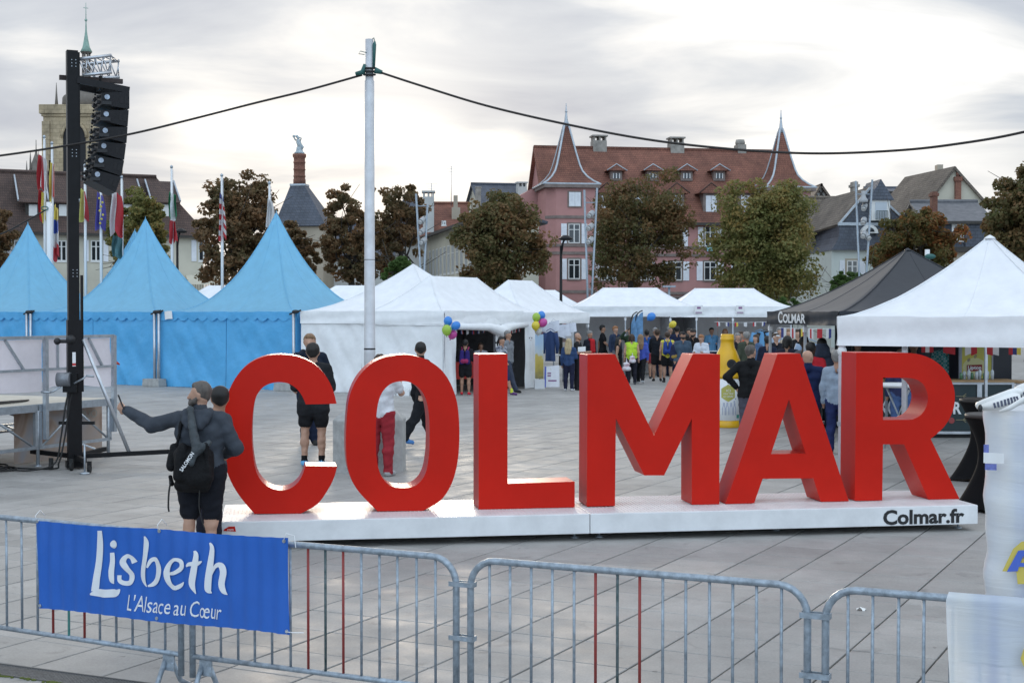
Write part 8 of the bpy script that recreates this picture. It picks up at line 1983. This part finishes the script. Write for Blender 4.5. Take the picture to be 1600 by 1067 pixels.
M_ = Matrix.Translation(o_.location); mb = MB(M_ @ Matrix.Rotation(R(6), 4, 'Z')); 
for x in (-.028, .028): mb.blob((x,-.083,1.775), (.022,.01,.016), 6, 4)
mb = MB()
for x in (-.026, .026): mb.blob((x,-.09,1.765), (.02,.012,.015), 6, 4)
mb.build('cap_emblem', paper, o_)
c_ = o_.location + Vector((-.27,.05,0)); bq = sdf_obj('backpack', [(V3(-.02,0,1.0), V3(.0,0,1.32), .13, .11, 0), (V3(0,.0,1.36), V3(.12,-.03,1.48), .025, .025, 1), (V3(-.05,-.1,1.02), V3(.04,-.1,1.04), .05, .05, 1)], [cloth((.02,.025,.06)), cloth((.30,.20,.05))], .022, .03, .004); bq.location = c_; tag(bq, 'dark blue rucksack on the shoulder of the bearded man with dark cap', 'backpack')
person(1047, 54.6, 1.90, 60, 'grey haired man in bright blue shirt beside the yellow balloon', (.03,.20,.45), nvy, 'grey', 'short', 'fair', h=.03)
person(1058, 54.2, 1.92, 170, 'man in navy jacket behind the bearded man with dark cap', (.015,.02,.05), nvy, 'black', 'short', 'tan', h=.03)
person(1073, 48.6, 1.70, 185, 'person in neon yellow top hidden behind the bearded man with dark cap', (.50,.70,.06), blk_, 'black', 'short', 'tan', h=.03, sl_='short')
person(1084, 48.0, 1.88, -40, 'man in black hoodie looking down right of the bearded man with dark cap', (.012,.012,.014), blk_, 'black', 'short', 'tan', h=.024, head_pitch=.35, beard='black', wide=1.1)
person(1077, 51.5, 1.86, 0, 'person in black behind the man in the black hoodie', (.014,.014,.018), blk_, 'black', 'bob', 'tan', h=.03)
person(1096, 47.2, 1.70, -30, 'woman in white jacket looking down left of the yellow bottle', (.62,.65,.72), (.02,.03,.10), 'ginger', 'pony', 'fair', ('front','front'), h=.024, head_pitch=.3)
o_ = person(1112, 56.3, 1.84, 0, 'person in sky blue shirt and open navy jacket behind the white table', (.16,.36,.58), (.03,.05,.12), 'black', 'short', 'tan', ('front','front'), h=.028)
sdf_obj('jacket', [(V3(s*.13,.01,1.0), V3(s*.14,.01,1.40), .095, .085, 0) for s in (-1,1)] + [(V3(-.15,.05,1.42), V3(.15,.05,1.42), .085, .085, 0), (V3(-.1,.06,1.0), V3(.1,.06,1.35), .10, .10, 0)], [cloth((.015,.02,.04))], .028, .03, 0, 0, o_)
person(1133, 56.0, 1.80, -10, 'person with red brown hair directly behind the neck of the yellow bottle', (.35,.42,.52), nvy, 'ginger', 'long', 'tan', h=.03)
# ---- right of the yellow bottle
person(1146, 47.0, 1.66, 150, 'person with pink cap just right of the yellow bottle neck', (.04,.06,.12), blk_, 'black', 'short', 'tan', h=.03, cap=(.55,.05,.22))
person(1153, 45.0, 1.78, 5, 'person in black top with pale hood right of the yellow bottle', (.015,.015,.02), blk_, 'grey', 'bob', 'fair', ('fold','fold'), h=.026)
person(1166, 42.0, 1.86, -160, 'man in olive sweater and khaki trousers seen from behind', (.055,.065,.045), (.20,.19,.13), 'grey', 'short', 'tan', ('front','down'), h=.024, cap=(.10,.11,.10))
person(1158, 47.5, 1.80, 20, 'person in orange red jacket half hidden by the man in olive', (.60,.09,.04), blk_, 'brown', 'short', 'tan', h=.03)
person(1181, 44.5, 1.74, -50, 'woman in blue denim jacket right of the man in olive', (.07,.13,.24), (.06,.08,.13), 'brown', 'bob', 'fair', h=.026)
person(1174, 26.0, 1.82, 165, 'man in black sweater and grey trousers with hand on hip before the yellow bottle', (.011,.011,.012), (.075,.075,.10), 'greybrown', 'buzz', 'fair', ('hip','hip'), h=.0145, loose=1.4, fingers=True, head_yaw=R(-38), wide=1.1, collar=True, hem=.02)
person(1213, 41.0, 1.84, 10, 'woman with white cap and black jacket under the black tent', (.014,.015,.022), nvy, 'brown', 'short', 'fair', ('fold','front'), h=.024, cap=(.68,.69,.71))
person(1219, 46.0, 1.95, 0, 'person in pale blue hood behind the woman with white cap', (.35,.42,.52), nvy, 'grey', 'bob', 'fair', h=.03)
person(1233, 43.0, 1.93, -5, 'blond woman in beige top behind the black tent post', (.40,.33,.26), nvy, 'light', 'pony', 'fair', h=.03)
person(1247, 41.0, 1.95, 5, 'man in black collar behind the black tent post', blk_, blk_, 'brown', 'short', 'fair', h=.03)
person(1200, 39.0, 1.78, 150, 'person in dark jacket under the left edge of the black tent', (.012,.016,.035), nvy, 'black', 'short', 'tan', h=.03)
o_ = person(1231, 32.8, 1.88, 150, 'person with dark hair and navy jacket with white back print above the letter A', (.016,.018,.032), nvy, 'black', 'bob', 'tan', h=.02, wide=1.05)
mb = MB(); put_text(mb, 'DOSS', lambda a, b: Vector((.10-.22*a, .145, 1.36+.055*b)), .03); mb.build('back_print', paper, o_)
person(1258, 30.8, 1.90, 120, 'dark skinned man in grey sweater above the right side of the letter A', (.13,.14,.16), nvy, 'black', 'buzz', 'dark', h=.02, head_yaw=R(-60), wide=1.1)
o_ = person(1284, 29.6, 1.88, 178, 'person in blue grey hooded sweater seen from behind between A and R', (.065,.08,.12), nvy, 'black', 'short', 'tan', h=.02, wide=1.15)
sdf_obj('hood', [(V3(-.1,.08,1.56), V3(.1,.08,1.56), .08, .08, 0), (V3(-.06,.06,1.66), V3(.06,.06,1.66), .10, .10, 0), (V3(0,.04,1.76), V3(0,.04,1.8), .11, .09, 0)], [cloth((.065,.08,.12))], .02, .03, 0, 0, o_)
o_ = person(1268, 27.6, 1.84, 165, 'man in red and white jersey with orange armband between A and R', (.45,.02,.03), blk_, 'black', 'buzz', 'dark', h=.018, sl_='short', arms=('down','front'), head_yaw=R(-30))
mb = MB()
for s in (-1, 1): mb.tube([Vector((s*.10,.125,1.50)), Vector((s*.2,.08,1.44)), Vector((s*.27,.05,1.30))], .02, 6)
mb.tube([Vector((-.255-.07*math.cos(a), .03+.07*math.sin(a), 1.22)) for a in np.linspace(0, 2*math.pi, 12)[:-1]], .02, 5, closed=True); mb.build('jersey_stripe', paper, o_)
mb = MB(); mb.tube([Vector((-.265+.068*math.cos(a), .04+.068*math.sin(a), 1.23)) for a in np.linspace(0, 2*math.pi, 12)[:-1]], .03, 6, closed=True); mb.build('armband', flat('neon orange', (.85,.16,.02)), o_)
person(1263, 24.8, 1.76, 172, 'bald man in navy jacket just right of the letter A', (.010,.018,.060), blk_, 'grey', 'bald', 'fair', ('front','front'), h=.0145, fingers=True, head_yaw=R(-50), wide=1.16, collar=True, hem=.08, loose=1.4)
person(1309, 24.4, 1.77, 150, 'person in pale blue jacket behind the white tent post', (.28,.34,.42), (.02,.03,.10), 'grey', 'short', 'tan', h=.018)
person(1479, 30.5, 1.92, 175, 'person in teal checked shirt under the small country flags', (.03,.20,.20), nvy, 'brown', 'short', 'fair', h=.02, wide=1.15)
for o in S.objects:
    if o.get('label','').startswith('person in teal checked'):
        M = bpy.data.materials.new('teal check'); M.use_nodes = True; nt = M.node_tree; ck = nt.nodes.new('ShaderNodeTexChecker'); ck.inputs['Scale'].default_value = 22; ck.inputs['Color1'].default_value = (.03,.25,.25,1); ck.inputs['Color2'].default_value = (.30,.48,.48,1)
        tcn = nt.nodes.new('ShaderNodeTexCoord'); nt.links.new(tcn.outputs['Object'], ck.inputs['Vector']); nt.links.new(ck.outputs[0], nt.nodes['Principled BSDF'].inputs['Base Color']); nt.nodes['Principled BSDF'].inputs['Roughness'].default_value = .9; o.data.materials[1] = M
person(1408, 27.0, 1.72, 170, 'person in blue jeans behind the high white table in the letter R', (.03,.035,.09), (.07,.12,.26), 'brown', 'short', 'tan', h=.02, legs='stand')
person(1340, 30.5, 1.86, 20, 'person with dark hair behind the near white tent post at the letter R', (.015,.015,.018), blk_, 'black', 'bob', 'tan', h=.026)
person(1392, 31.5, 1.84, 0, 'person in lilac shirt glimpsed above the letter R', (.32,.27,.45), blk_, 'brown', 'short', 'tan', h=.026)
person(1428, 31.0, 1.80, 0, 'person in dark navy shirt glimpsed above the right half of the letter R', (.02,.025,.09), blk_, 'black', 'short', 'tan', h=.026)
